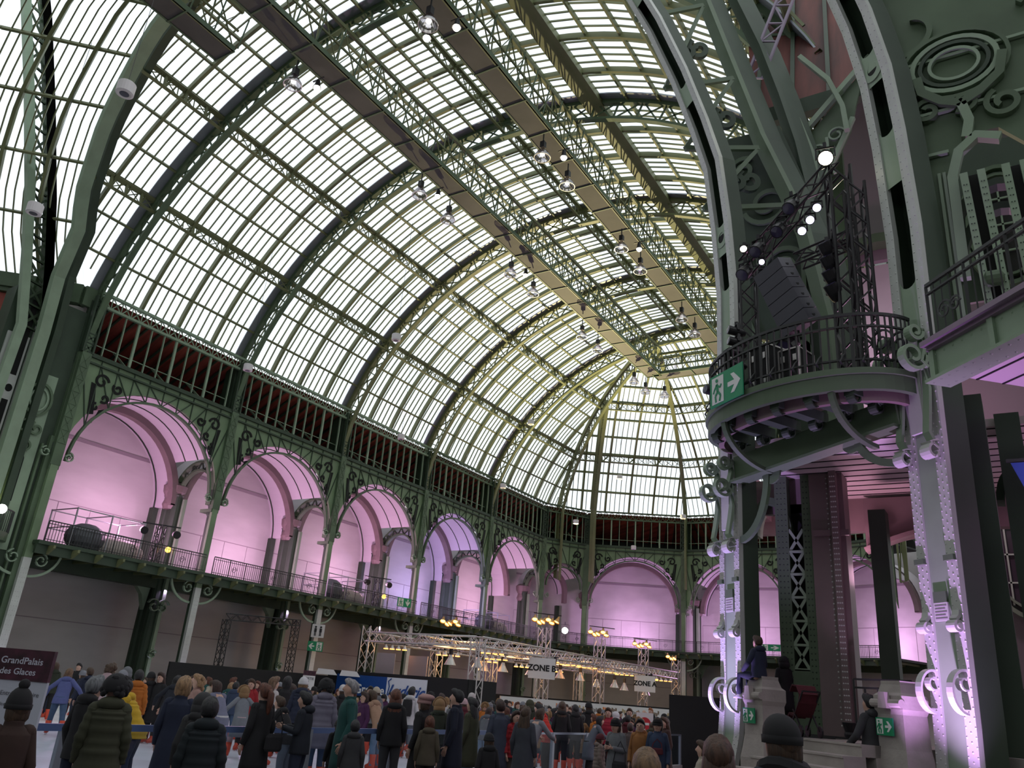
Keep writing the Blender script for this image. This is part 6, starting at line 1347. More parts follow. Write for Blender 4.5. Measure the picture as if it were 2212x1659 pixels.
 (-20.3, 26.67, 0, 1.64, -0.35, 'skate', 'jacket', 'cream', 'jeans', 'beanie', 'black', 'person in a cream jacket with a black beanie, below the advertising board'),
 (-20.02, 26.92, 0, 1.68, 0.6, 'stand', 'jacket', 'maroon', 'black', 'beanie', 'black', 'person in a maroon jacket with a black beanie, below the advertising board'),
 (-18.18, 24.77, 0, 1.71, 0.08, 'skate', 'jacket', 'teal', 'black', 'long', 'brown', 'person in a teal jacket with long brown hair, below the advertising board'),
 (-16.88, 23.55, 0, 1.67, 2.52, 'stand', 'jacket', 'cream', 'charcoal', 'fur', 'tan', 'person in a cream jacket with a tan fur hood, below the advertising board'),
 (-15.73, 22.37, 0, 1.62, 3.45, 'stand', 'coat', 'grey', 'navy', 'bob', 'blond', 'person in a grey coat with blond hair, below the advertising board'),
 (-17.29, 25.02, 0, 1.64, 1.91, 'stand', 'coat', 'cream', 'charcoal', 'long', 'black', 'person in a cream coat with long black hair, below the advertising board'),
 (-18.38, 27.21, 0, 1.48, 3.22, 'stand', 'coat', 'charcoal', 'jeans', 'short', 'brown', 'person in a charcoal coat with short brown hair, below the advertising board'),
 (-16.66, 25.06, 0, 1.55, 2.08, 'lean', 'jacket', 'tan', 'jeans', 'bob', 'blond', 'person in a camel jacket with blond hair, below the advertising board'),
 (-22.95, 34.85, 0, 1.52, -0.53, 'lean', 'coat', 'purple', 'charcoal', 'bob', 'blond', 'person in a plum coat with blond hair, left of the ZONE B tower'),
 (-20.8, 32.32, 0, 1.55, 0.75, 'skate', 'coat', 'olive', 'black', 'bob', 'blond', 'person in a olive coat with blond hair, left of the ZONE B tower'),
 (-19.34, 30.31, 0, 1.63, 0.39, 'stand', 'coat', 'olive', 'navy', 'short', 'black', 'person in a olive coat with black hair, left of the ZONE B tower'),
 (-17.77, 28.42, 0, 1.71, 1.48, 'stand', 'jacket', 'maroon', 'black', 'fur', 'tan', 'person in a maroon jacket with a tan fur hood, left of the ZONE B tower'),
 (-22.18, 36.03, 0, 1.67, 2.12, 'stand', 'jacket', 'navy', 'charcoal', 'beanie', 'black', 'person in a navy jacket with a black beanie, left of the ZONE B tower'),
 (-19.82, 32.52, 0, 1.66, 3.09, 'stand', 'coat', 'navy', 'navy', 'short', 'brown', 'person in a navy coat with short brown hair, left of the ZONE B tower'),
 (-17.59, 29.39, 0, 1.67, -1.89, 'stand', 'jacket', 'teal', 'navy', 'bob', 'auburn', 'person in a teal jacket with auburn hair, left of the ZONE B tower'),
 (-20.77, 35.2, 0, 1.66, -1.22, 'stand', 'coat', 'tan', 'charcoal', 'beanie', 'light_grey', 'person in a camel coat with a grey beanie, left of the ZONE B tower'),
 (-21.01, 36.2, 0, 1.68, 1.11, 'stand', 'jacket', 'orange', 'charcoal', 'bob', 'blond', 'person in a rust jacket with blond hair, left of the ZONE B tower'),
 (-16.22, 28.62, 0, 1.61, -1.44, 'skate', 'jacket', 'cream', 'charcoal', 'long', 'black', 'person in a cream jacket with long black hair, left of the ZONE B tower'),
 (-17.43, 31.04, 0, 1.57, -1.52, 'skate', 'coat', 'maroon', 'charcoal', 'beanie', 'light_grey', 'person in a maroon coat with a grey beanie, left of the ZONE B tower'),
 (-16.61, 30.03, 0, 1.67, 2.7, 'lean', 'jacket', 'teal', 'charcoal', 'short', 'brown', 'person in a teal jacket with short brown hair, right of the ZONE B tower'),
 (-18.05, 33.15, 0, 1.62, 3.07, 'skate', 'coat', 'orange', 'black', 'long', 'black', 'person in a rust coat with long black hair, right of the ZONE B tower'),
 (-17.28, 32.3, 0, 1.71, 0.38, 'stand', 'jacket', 'grey', 'charcoal', 'beanie', 'light_grey', 'person in a grey jacket with a grey beanie, right of the ZONE B tower'),
 (-15.58, 29.72, 0, 1.73, -2.31, 'stand', 'coat', 'tan', 'charcoal', 'long', 'brown', 'person in a camel coat with long brown hair, right of the ZONE B tower'),
 (-17.4, 33.65, 0, 1.64, 3.43, 'skate', 'coat', 'dark_brown', 'black', 'bob', 'auburn', 'person in a brown coat with auburn hair, right of the ZONE B tower'),
 (-14.7, 29.08, 0, 1.65, 1.44, 'stand', 'coat', 'orange', 'black', 'beanie', 'light_grey', 'person in a rust coat with a grey beanie, right of the ZONE B tower'),
 (-16.16, 32.34, 0, 1.68, 2.78, 'skate', 'jacket', 'purple', 'charcoal', 'long', 'brown', 'person in a plum jacket with long brown hair, right of the ZONE B tower'),
 (-16.77, 34.26, 0, 1.65, 2.3, 'lean', 'coat', 'cream', 'jeans', 'short', 'brown', 'person in a cream coat with short brown hair, right of the ZONE B tower'),
 (-16.14, 33.66, 0, 1.71, -0.08, 'skate', 'jacket', 'orange', 'jeans', 'short', 'brown', 'person in a rust jacket with short brown hair, right of the ZONE B tower'),
 (-17.0, 36.02, 0, 1.61, -1.05, 'stand', 'coat', 'olive', 'navy', 'beanie', 'light_grey', 'person in a olive coat with a grey beanie, near the ZONE A tower'),
 (-17.95, 38.85, 0, 1.62, 0.53, 'stand', 'jacket', 'charcoal', 'jeans', 'long', 'black', 'person in a charcoal jacket with long black hair, near the ZONE A tower'),
 (-17.43, 38.18, 0, 1.5, 0.87, 'stand', 'jacket', 'black', 'black', 'bob', 'auburn', 'person in a black jacket with auburn hair, near the ZONE A tower'),
 (-15.26, 34.09, 0, 1.62, -1.41, 'stand', 'jacket', 'purple', 'jeans', 'short', 'brown', 'person in a plum jacket with short brown hair, near the ZONE A tower'),
 (-14.91, 33.9, 0, 1.68, -2.17, 'skate', 'coat', 'black', 'black', 'long', 'black', 'person in a black coat with long black hair, near the ZONE A tower'),
 (-15.09, 34.89, 0, 1.62, 2.82, 'lean', 'coat', 'dark_brown', 'black', 'long', 'black', 'person in a brown coat with long black hair, near the ZONE A tower'),
 (-15.66, 36.87, 0, 1.53, 3.23, 'skate', 'coat', 'black', 'black', 'fur', 'tan', 'person in a black coat with a tan fur hood, near the ZONE A tower'),
 (-15.79, 38.09, 0, 1.71, 2.19, 'lean', 'coat', 'tan', 'jeans', 'bob', 'blond', 'person in a camel coat with blond hair, near the ZONE A tower'),
 (-14.09, 34.59, 0, 1.62, 2.97, 'stand', 'jacket', 'black', 'charcoal', 'long', 'black', 'person in a black jacket with long black hair, near the ZONE A tower'),
 (-13.46, 33.74, 0, 1.73, -1.43, 'lean', 'jacket', 'tan', 'charcoal', 'beanie', 'black', 'person in a camel jacket with a black beanie, near the ZONE A tower'),
 (-14.94, 38.06, 0, 1.59, -1.75, 'skate', 'coat', 'purple', 'navy', 'bob', 'auburn', 'person in a plum coat with auburn hair, near the ZONE A tower'),
 (-12.75, 33.1, 0, 1.6, -0.81, 'stand', 'coat', 'cream', 'navy', 'short', 'black', 'person in a cream coat with black hair, near the ZONE A tower'),
 (-16.3, 25.1, 0, 1.58, 3.66, 'stand', 'jacket', 'orange', 'navy', 'fur', 'tan', 'person in a rust jacket with a tan fur hood, left of the ZONE B tower'),
 (-16.32, 25.43, 0, 1.6, -2.07, 'stand', 'coat', 'navy', 'black', 'beanie', 'light_grey', 'person in a navy coat with a grey beanie, left of the ZONE B tower'),
 (-16.4, 26.34, 0, 1.59, 1.6, 'lean', 'jacket', 'teal', 'black', 'long', 'black', 'person in a teal jacket with long black hair, left of the ZONE B tower'),
 (-13.7, 22.3, 0, 1.55, 1.51, 'stand', 'jacket', 'olive', 'charcoal', 'bob', 'auburn', 'person in a olive jacket with auburn hair, left of the ZONE B tower'),
 (-15.72, 26.15, 0, 1.59, 1.85, 'lean', 'coat', 'purple', 'jeans', 'beanie', 'black', 'person in a plum coat with a black beanie, left of the ZONE B tower'),
 (-14.13, 23.99, 0, 1.62, -0.75, 'stand', 'coat', 'tan', 'charcoal', 'short', 'brown', 'person in a camel coat with short brown hair, left of the ZONE B tower'),
 (-14.59, 25.24, 0, 1.56, 2.21, 'stand', 'jacket', 'orange', 'jeans', 'beanie', 'light_grey', 'person in a rust jacket with a grey beanie, left of the ZONE B tower'),
 (-13.68, 24.32, 0, 1.53, -0.79, 'lean', 'coat', 'tan', 'navy', 'fur', 'tan', 'person in a camel coat with a tan fur hood, left of the ZONE B tower'),
 (-12.87, 23.4, 0, 1.53, 3.32, 'lean', 'coat', 'teal', 'black', 'beanie', 'black', 'person in a teal coat with a black beanie, right of the ZONE B tower'),
 (-13.59, 25.09, 0, 1.61, -1.01, 'stand', 'coat', 'purple', 'charcoal', 'long', 'black', 'person in a plum coat with long black hair, right of the ZONE B tower'),
 (-13.41, 25.39, 0, 1.58, 1.92, 'skate', 'coat', 'maroon', 'navy', 'short', 'brown', 'person in a maroon coat with short brown hair, right of the ZONE B tower'),
 (-13.4, 26.05, 0, 1.59, 3.23, 'lean', 'coat', 'teal', 'navy', 'long', 'black', 'person in a teal coat with long black hair, right of the ZONE B tower'),
 (-12.18, 24.18, 0, 1.55, 0.14, 'lean', 'coat', 'tan', 'black', 'long', 'black', 'person in a camel coat with long black hair, right of the ZONE B tower'),
 (-13.85, 27.95, 0, 1.56, -2.01, 'stand', 'coat', 'teal', 'jeans', 'fur', 'tan', 'person in a teal coat with a tan fur hood, right of the ZONE B tower'),
 (-11.81, 24.45, 0, 1.55, 1.55, 'stand', 'jacket', 'orange', 'jeans', 'bob', 'auburn', 'person in a rust jacket with auburn hair, right of the ZONE B tower'),
 (-11.15, 23.68, 0, 1.57, -1.46, 'stand', 'coat', 'maroon', 'charcoal', 'fur', 'tan', 'person in a maroon coat with a tan fur hood, near the ZONE A tower'),
 (-11.05, 23.89, 0, 1.66, 1.01, 'stand', 'coat', 'orange', 'black', 'beanie', 'black', 'person in a rust coat with a black beanie, near the ZONE A tower'),
 (-12.47, 27.59, 0, 1.57, -1.27, 'stand', 'jacket', 'cream', 'black', 'bob', 'auburn', 'person in a cream jacket with auburn hair, near the ZONE A tower'),
 (-11.01, 25.19, 0, 1.63, 0.0, 'stand', 'jacket', 'maroon', 'navy', 'short', 'black', 'person in a maroon jacket with black hair, near the ZONE A tower'),
 (-11.05, 25.95, 0, 1.57, 3.01, 'lean', 'coat', 'purple', 'jeans', 'short', 'brown', 'person in a plum coat with short brown hair, near the ZONE A tower'),
 (-10.46, 24.92, 0, 1.58, 1.31, 'stand', 'coat', 'cream', 'charcoal', 'fur', 'tan', 'person in a cream coat with a tan fur hood, near the ZONE A tower'),
 (-10.84, 26.71, 0, 1.51, 0.28, 'lean', 'jacket', 'olive', 'black', 'long', 'brown', 'person in a olive jacket with long brown hair, near the ZONE A tower'),
 (-11.28, 28.49, 0, 1.48, 1.78, 'skate', 'jacket', 'teal', 'jeans', 'beanie', 'light_grey', 'person in a teal jacket with a grey beanie, near the ZONE A tower'),
 (-10.35, 26.66, 0, 1.52, 1.36, 'stand', 'jacket', 'maroon', 'navy', 'bob', 'blond', 'person in a maroon jacket with blond hair, near the ZONE A tower'),
 (-24.5, 20.08, 0, 1.55, -0.16, 'skate', 'coat', 'cream', 'navy', 'beanie', 'light_grey', 'person in a cream coat with a grey beanie, in the far left crowd'),
 (-24.31, 20.24, 0, 1.48, 1.81, 'stand', 'coat', 'maroon', 'charcoal', 'long', 'brown', 'person in a maroon coat with long brown hair, in the far left crowd'),
 (-24.58, 19.99, 0, 1.63, -0.94, 'skate', 'jacket', 'cream', 'navy', 'short', 'brown', 'person in a cream jacket with short brown hair, in the far left crowd'),
 (-29.05, 17.12, 0, 1.57, 3.05, 'stand', 'jacket', 'black', 'navy', 'long', 'brown', 'person in a black jacket with long brown hair, in the far left crowd'),
 (-26.2, 18.98, 0, 1.55, 2.6, 'skate', 'jacket', 'black', 'jeans', 'short', 'brown', 'person in a black jacket with short brown hair, in the far left crowd'),
]
PC = dict(black=(.010,.010,.012), navy=(.014,.020,.045), navy_black=(.010,.013,.022), charcoal=(.035,.036,.04), dark_grey=(.03,.03,.032), maroon=(.09,.012,.02), olive=(.045,.048,.026), camel=(.25,.15,.07),
 grey=(.14,.15,.16), teal=(.012,.07,.065), plum=(.06,.015,.05), purple=(.055,.012,.06), dark_brown=(.04,.02,.015), rust=(.25,.07,.02), orange=(.42,.13,.015), tan=(.22,.13,.06), cream=(.38,.34,.27), yellow=(.55,.34,.02),
 black_blue=(.008,.014,.018), lilac_grey=(.16,.15,.20), jeans=(.05,.09,.17), light_jeans=(.14,.22,.33), grey_jeans=(.09,.11,.14), silver=(.27,.26,.27), auburn=(.10,.030,.014), brown=(.06,.033,.018), light_brown=(.14,.08,.045),
 beige=(.34,.21,.14), white=(.50,.50,.52), dark_olive=(.022,.028,.016), olive_brown=(.075,.062,.040), midnight=(.008,.011,.026), slate=(.045,.055,.085), red=(.28,.012,.018), brown_grey=(.06,.05,.045), slate_grey=(.045,.05,.065),
 light_grey=(.20,.21,.24), scarlet=(.45,.018,.010), blue_grey=(.09,.11,.14), crimson=(.30,.015,.035), mushroom=(.19,.15,.13), mustard=(.26,.11,.03), denim=(.03,.05,.10), blond=(.30,.18,.09), blond_brown=(.17,.10,.05), chestnut=(.07,.032,.018),
 blue_black=(.010,.020,.030), periwinkle=(.09,.11,.28), pale_pink=(.42,.30,.32), pale_grey=(.30,.29,.33), pink_beige=(.33,.20,.17), lavender_grey=(.16,.17,.25), dove_grey=(.17,.19,.22), off_white=(.45,.42,.42), emerald=(.01,.20,.13), mid_grey=(.10,.11,.13),
 taupe=(.08,.065,.06), ginger=(.30,.10,.03), pink=(.34,.20,.19), skin=(.42,.24,.17), slate_blue=(.04,.05,.08))
SKIN = mat('skin', (.50,.31,.235), .55); SKIN2 = mat('skin_deep', (.25,.13,.09), .55); SKATE = mat('orange_skate_plastic', (.62,.07,.03), .45)
def cloth(n): return mat('cloth_' + n, PC[n], .85, noise=.12, nscale=9)
def hairm(n): return mat('hair_' + n, PC[n], .6, noise=.6, nscale=42, stretch=(1,1,.12), bump=.6, bscale=60)
JO = {}
def pose_joints(k):
    j = dict(pel=(0,0,.95), wai=(0,0,1.10), che=(0,.0,1.30), nec=(0,-.01,1.46), hed=(0,.02,1.60), sL=(-.165,0,1.40), sR=(.165,0,1.40), eL=(-.215,-.03,1.12), eR=(.215,-.03,1.12), wL=(-.215,.06,.88), wR=(.215,.06,.88),
             hL=(-.09,0,.90), hR=(.09,0,.90), kL=(-.10,.02,.49), kR=(.10,.02,.49), aL=(-.11,-.02,.09), aR=(.11,-.02,.09))
    if k == 'phone': j.update(eL=(-.215,.02,1.13), eR=(.215,.02,1.13), wL=(-.08,.28,1.17), wR=(.07,.30,1.18), hed=(0,.045,1.59))
    if k == 'lean': j.update(wai=(0,.07,1.09), che=(0,.17,1.27), nec=(0,.24,1.41), hed=(0,.31,1.54), sL=(-.165,.20,1.37), sR=(.165,.20,1.37), eL=(-.28,.33,1.15), eR=(.28,.33,1.15), wL=(-.22,.55,1.08), wR=(.22,.55,1.08), pel=(0,-.03,.94), hL=(-.09,-.03,.89), hR=(.09,-.03,.89))
    if k == 'skate': j.update(wai=(0,.05,1.08), che=(0,.12,1.27), nec=(0,.16,1.42), hed=(0,.21,1.56), sL=(-.165,.13,1.38), sR=(.165,.13,1.38), eL=(-.36,.06,1.17), eR=(.37,.10,1.18), wL=(-.44,.18,.98), wR=(.46,.22,1.02), kL=(-.15,.12,.50), aL=(-.17,.08,.12), kR=(.17,-.16,.50), aR=(.26,-.42,.16), pel=(0,-.02,.92))
    if k == 'sit': j.update(kL=(-.13,.42,.90), kR=(.13,.42,.90), aL=(-.14,.44,.50), aR=(.15,.40,.50), wL=(-.16,.30,1.00), wR=(.16,.30,1.00), hL=(-.10,.03,.90), hR=(.10,.03,.90), eL=(-.27,.06,1.14), eR=(.27,.06,1.14))
    return {a: V(b) for a, b in j.items()}
BODY = {}
def body_mesh(k):
    """one continuous skinned figure: trunk, head with nose and ears, limbs, hands with five fingers, feet"""
    if k in BODY: return BODY[k]
    j = pose_joints(k); vs = []; es = []; rs = []
    def add(p, r, par=None):
        vs.append(tuple(p)); rs.append(r if isinstance(r, tuple) else (r, r)); i = len(vs)-1
        if par is not None: es.append((par, i))
        return i
    pel = add(j['pel'], (.15,.11)); wai = add(j['wai'], (.13,.10), pel); che = add(j['che'], (.155,.11), wai); ub = add(lerp(j['che'], j['nec'], .6), (.08,.065), che); nec = add(j['nec'], .055, ub)
    hd = j['hed']; jaw = add(hd + V((0,.01,-.07)), (.066,.072), nec); mid = add(hd + V((0,0,.02)), (.078,.095), jaw); add(hd + V((0,-.005,.09)), (.055,.07), mid)
    add(hd + V((0,.115,-.005)), (.012,.014), mid)
    for s in (-1, 1): add(hd + V((.088*s,0,0)), (.012,.02), mid)
    for s, A in ((-1, 'L'), (1, 'R')):
        sh = add(j['s'+A], .045, ub); m = add(lerp(j['s'+A], j['e'+A], .5), .042, sh); el = add(j['e'+A], .036, m); fo = add(lerp(j['e'+A], j['w'+A], .5), .032, el); wr = add(j['w'+A], .026, fo)
        d = (j['w'+A] - j['e'+A]).normalized(); side = d.cross(V((s,0,0))).normalized() if abs(d.x) < .95 else V((0,1,0))
        pa = add(j['w'+A] + d*.055, (.034,.018), wr)
        for q in range(4):
            off = side*((q-1.5)*.021); L = (.062,.075,.07,.052)[q]; b = add(j['w'+A] + d*.098 + off, .0095, pa); m_ = add(j['w'+A] + d*(.098+L*.55) + off + V((-s*.008,0,-.004)), .0085, b); add(j['w'+A] + d*(.098+L*.9) + off + V((-s*.024,0,-.012)), .0075, m_)
        t1 = add(j['w'+A] + d*.05 + side*.048, .0105, pa); add(j['w'+A] + d*.088 + side*.068, .009, t1)
        hi = add(j['h'+A], .092, pel); th = add(lerp(j['h'+A], j['k'+A], .5), .078, hi); kn = add(j['k'+A], .056, th); ca = add(lerp(j['k'+A], j['a'+A], .4), .055, kn); an = add(j['a'+A], .038, ca); add(j['a'+A] + V((0,.13,-.045)), (.04,.028), an)
    me = bpy.data.meshes.new('sk'); me.from_pydata(vs, es, []); o = bpy.data.objects.new('sk', me); COL.objects.link(o)
    o.modifiers.new('Skin', 'SKIN'); sub = o.modifiers.new('Sub', 'SUBSURF'); sub.levels = 1; sub.render_levels = 1
    if not me.skin_vertices: me.skin_vertices.new() if hasattr(me.skin_vertices, 'new') else None
    for i, r in enumerate(rs): me.skin_vertices[0].data[i].radius = r; me.skin_vertices[0].data[i].use_root = (i == 0)
    dg = bpy.context.evaluated_depsgraph_get(); dg.update(); m2 = bpy.data.meshes.new_from_object(o.evaluated_get(dg)); bpy.data.objects.remove(o)
    m2.materials.clear(); m2.materials.append(SKIN); m2.polygons.foreach_set('use_smooth', [True]*len(m2.polygons)); m2.name = 'body'; BODY[k] = m2; return m2
CM = {}
def ring(c, rx, ry, n=14, yaw=0, tilt=0):
    return [c + V((rx*math.cos(2*PI*i/n), ry*math.sin(2*PI*i/n), tilt*ry*math.sin(2*PI*i/n))) for i in range(n)]
def loft(mb, rings, caps=True):
    n = len(rings[0]); vs = [p for r in rings for p in r]; m = len(rings)
    fs = [(i*n+k, i*n+(k+1)%n, (i+1)*n+(k+1)%n, (i+1)*n+k) for i in range(m-1) for k in range(n)]
    if caps: fs += [tuple(range(n-1,-1,-1)), tuple((m-1)*n+k for k in range(n))]
    mb.add(vs, fs)
def smooth_mesh(mb, nm, m):
    o = mb.obj(nm, m, None, smooth=True); me = o.data; bpy.data.objects.remove(o); return me
def coat_mesh(k, st):
    key = ('c', k, st)
    if key in CM: return CM[key]
    j = pose_joints(k); mb = MB(); long_ = st in ('coat', 'longpuffer'); puff = 'puffer' in st
    hem = (.50 if st == 'coat' else .62) if long_ else .80
    if k == 'sit': hem = .86
    pts = []
    base = j['pel'].copy(); hemc = V((base.x, base.y - (.02 if k == 'skate' else 0), hem))
    key_ = [(hemc, .235 if long_ else .20, .175 if long_ else .155), (j['pel'], .195, .15), (j['wai'], .175, .135), (j['che'], .185, .14), (lerp(j['che'], j['nec'], .55), .18, .122), (lerp(j['che'], j['nec'], .80), .125, .10), (j['nec'] + V((0,0,.0)), .085, .085), (j['nec'] + V((0,0,.045)), .08, .085)]
    if puff: key_ = [(c, a*1.06, b*1.15) for c, a, b in key_[:5]] + key_[5:]
    n = 22 if puff else 11
    rings = []; m = len(key_)-1
    for i in range(n*2+1):
        f = i/(n*2)*m; a = min(int(f), m-1); t = f-a; t = t*t*(3-2*t) if not puff else t
        c = lerp(key_[a][0], key_[a+1][0], t); rx = key_[a][1]*(1-t)+key_[a+1][1]*t; ry = key_[a][2]*(1-t)+key_[a+1][2]*t
        if puff and a < 5: kf = 1 + .045*math.cos(i*PI*.5*1.0) ; rx *= kf; ry *= kf
        rings.append(ring(c, rx, ry))
    loft(mb, rings)
    for A, s in (('L', -1), ('R', 1)):
        P = []; R = []; w = j['w'+A]; e = j['e'+A]; sh = j['s'+A] + V((-s*.03, 0, .0))
        nn_ = 12
        for i in range(nn_*2+1):
            f = i/(nn_*2)
            p = lerp(sh, e, f*2) if f < .5 else lerp(e, w, f*2-1)
            r = (.074 - .02*f*2) if f < .5 else (.056 - .008*(f*2-1))
            if puff: r = r*1.15*(1 + .07*math.cos(i*PI*.5))
            P.append(p); R.append(r)
        mb.tube(P, R, 10); mb.ball(sh, .077*(1.1 if puff else 1), 10, 6)
    # collar / folded hood behind the neck
    if st != 'coat':
        c = j['nec'] + V((0,-.055,.01)); mb.ball(c, .12, 12, 7, (1.15,.75,.62))
    CM[key] = smooth_mesh(mb, 'coat', cloth('black')); return CM[key]
def trouser_mesh(k, flare=False):
    key = ('t', k, flare)
    if key in CM: return CM[key]
    j = pose_joints(k); mb = MB(); loft(mb, [ring(j['pel'] + V((0,0,.06)), .165, .125), ring(j['pel'], .178, .135), ring(j['pel'] - V((0,0,.08)), .165, .125)])
    for A in 'LR':
        a = j['a'+A] + V((0,0,.0)); P = [j['h'+A] + V((0,0,.03)), j['h'+A] - V((0,0,.05)), lerp(j['h'+A], j['k'+A], .5), j['k'+A], lerp(j['k'+A], a, .5), a]
        if k == 'sit': P[1] = lerp(j['h'+A], j['k'+A], .15)
        mb.tube(P, [.09,.10,.092,.072,.07,.10 if flare else .062], 12)
    CM[key] = smooth_mesh(mb, 'trousers', cloth('black')); return CM[key]
def shoe_mesh(kind, A, k):
    key = (kind, A, k)
    if key in CM: return CM[key]
    a = pose_joints(k)['a'+A]; mb = MB()
    if kind == 'shoe': loft(mb, [ring(a + V((0,.04,-.088)), .05, .13), ring(a + V((0,.04,-.05)), .052, .13), ring(a + V((0,.0,-.01)), .045, .07), ring(a + V((0,-.01,.03)), .044, .05)])
    else:
        loft(mb, [ring(a + V((0,.05,-.045)), .05, .14), ring(a + V((0,.05,0)), .056, .135), ring(a + V((0,.0,.05)), .062, .085), ring(a + V((0,-.01,.16)), .068, .075), ring(a + V((0,-.01,.24)), .074, .08)])
        mb.box(a.x-.03, a.x+.03, a.y-.08, a.y+.16, a.z-.07, a.z-.04)
    CM[key] = smooth_mesh(mb, kind, SKATE if kind == 'ice_skate' else cloth('black')); return CM[key]
def hair_mesh(k, st):
    key = ('h', k, st)
    if key in CM: return CM[key]
    h = pose_joints(k)['hed']; mb = MB(); nm = 'hair'
    def cap(rx, ry, rz, dz=.03, dy=-.022, cut=-.25):
        if st in ('short','bob','long','pony','curly','bald'): cut = -.75
        rings = []; rj = random.Random(7); am = .02 if cut < -.7 else 0
        for i in range(9):
            ph = math.asin(cut) + (PI/2 - math.asin(cut))*i/8.001
            rings.append([h + V(((1+rj.uniform(-am,am)*2.5)*rx*math.cos(ph)*math.cos(2*PI*q/16), dy + ry*math.cos(ph)*math.sin(2*PI*q/16) - (.0), dz + rj.uniform(-am,am)*.35 + rz*math.sin(ph) + ((.15 if st in ('short','bob','long','pony','curly','bald') else .045)*max(0, math.sin(2*PI*q/16))*(1-i/8)))) for q in range(16)])
        loft(mb, rings)
    if st in ('short', 'bald'): cap(.098,.118,.115) if st == 'short' else cap(.09,.11,.105)
    elif st == 'bob': cap(.106,.122,.12); loft(mb, [ring(h + V((0,-.03,-.13)), .07, .06), ring(h + V((0,-.045,-.07)), .105, .078), ring(h + V((0,-.04,0)), .108, .085), ring(h + V((0,-.03,.06)), .095, .085)])
    elif st == 'curly': 
        cap(.11,.125,.125); random.seed(3)
        for i in range(26):
            an = random.uniform(PI*.95, PI*2.05); z = random.uniform(-.22, .08); mb.ball(h + V((.10*math.cos(an), -.02+.10*math.sin(an), z)), random.uniform(.035,.055), 7, 5)
    elif st == 'long': cap(.104,.122,.12); loft(mb, [ring(h + V((.01,-.085,-.46)), .045, .025), ring(h + V((.0,-.10,-.36)), .10, .04), ring(h + V((0,-.10,-.2)), .125, .05), ring(h + V((0,-.06,-.06)), .112, .07), ring(h + V((0,-.04,.04)), .10, .08)])
    elif st == 'pony': cap(.10,.12,.117); mb.tube([h + V((0,-.11,.06)), h + V((0,-.16,.0)), h + V((0,-.17,-.12)), h + V((0,-.14,-.26)), h + V((0,-.13,-.33))], [.035,.05,.05,.038,.01], 10)
    elif st in ('beanie', 'stripe', 'pompom', 'cap', 'beret'):
        nm = 'hat'; k2 = 1.22 if st == 'pompom' else 1
        cap(.107,.124,.135*k2,.03,-.015,-.18); loft(mb, [ring(h + V((0,-.015,.0)), .112, .13, 16), ring(h + V((0,-.015,.045)), .114, .132, 16)])
        if st == 'pompom': mb.ball(h + V((0,-.02,.215)), .05, 10, 6)
        if st == 'beret': mb.ball(h + V((.02,-.04,.10)), .15, 14, 8, (1,1,.42))
        if st == 'cap': mb.box(h.x-.07, h.x+.07, h.y+.09, h.y+.18, h.z+.035, h.z+.05)
    elif st == 'furhat':
        nm = 'hat'; cap(.135,.15,.15,.03,-.01,-.3); random.seed(5)
        for i in range(40):
            a = random.uniform(0, 2*PI); z = random.uniform(-.04,.13); r = .115 if z < .08 else .08; mb.ball(h + V((r*math.cos(a), -.01+r*1.08*math.sin(a), z)), random.uniform(.03,.045), 6, 4)
    elif st in ('hood', 'fur'):
        nm = 'hood'; cap(.125,.14,.145,.02,-.025,-.6); loft(mb, [ring(h + V((0,-.03,-.15)), .10, .09), ring(h + V((0,-.05,-.08)), .13, .11), ring(h + V((0,-.045,0)), .13, .12)])
        if st == 'fur':
            random.seed(6)
            for i in range(24): a = PI*i/23*1.0; mb.ball(h + V((.13*math.cos(a)*1.0, .07, .02 + .15*math.sin(a))), .038, 6, 4)
    CM[key] = (smooth_mesh(mb, nm, cloth('black')), nm); return CM[key]
def put(nm, me, m, root):
    o = bpy.data.objects.new(nm, me); COL.objects.link(o); o.parent = root
    if m: o.material_slots[0].link = 'OBJECT'; o.material_slots[0].material = m
    return o
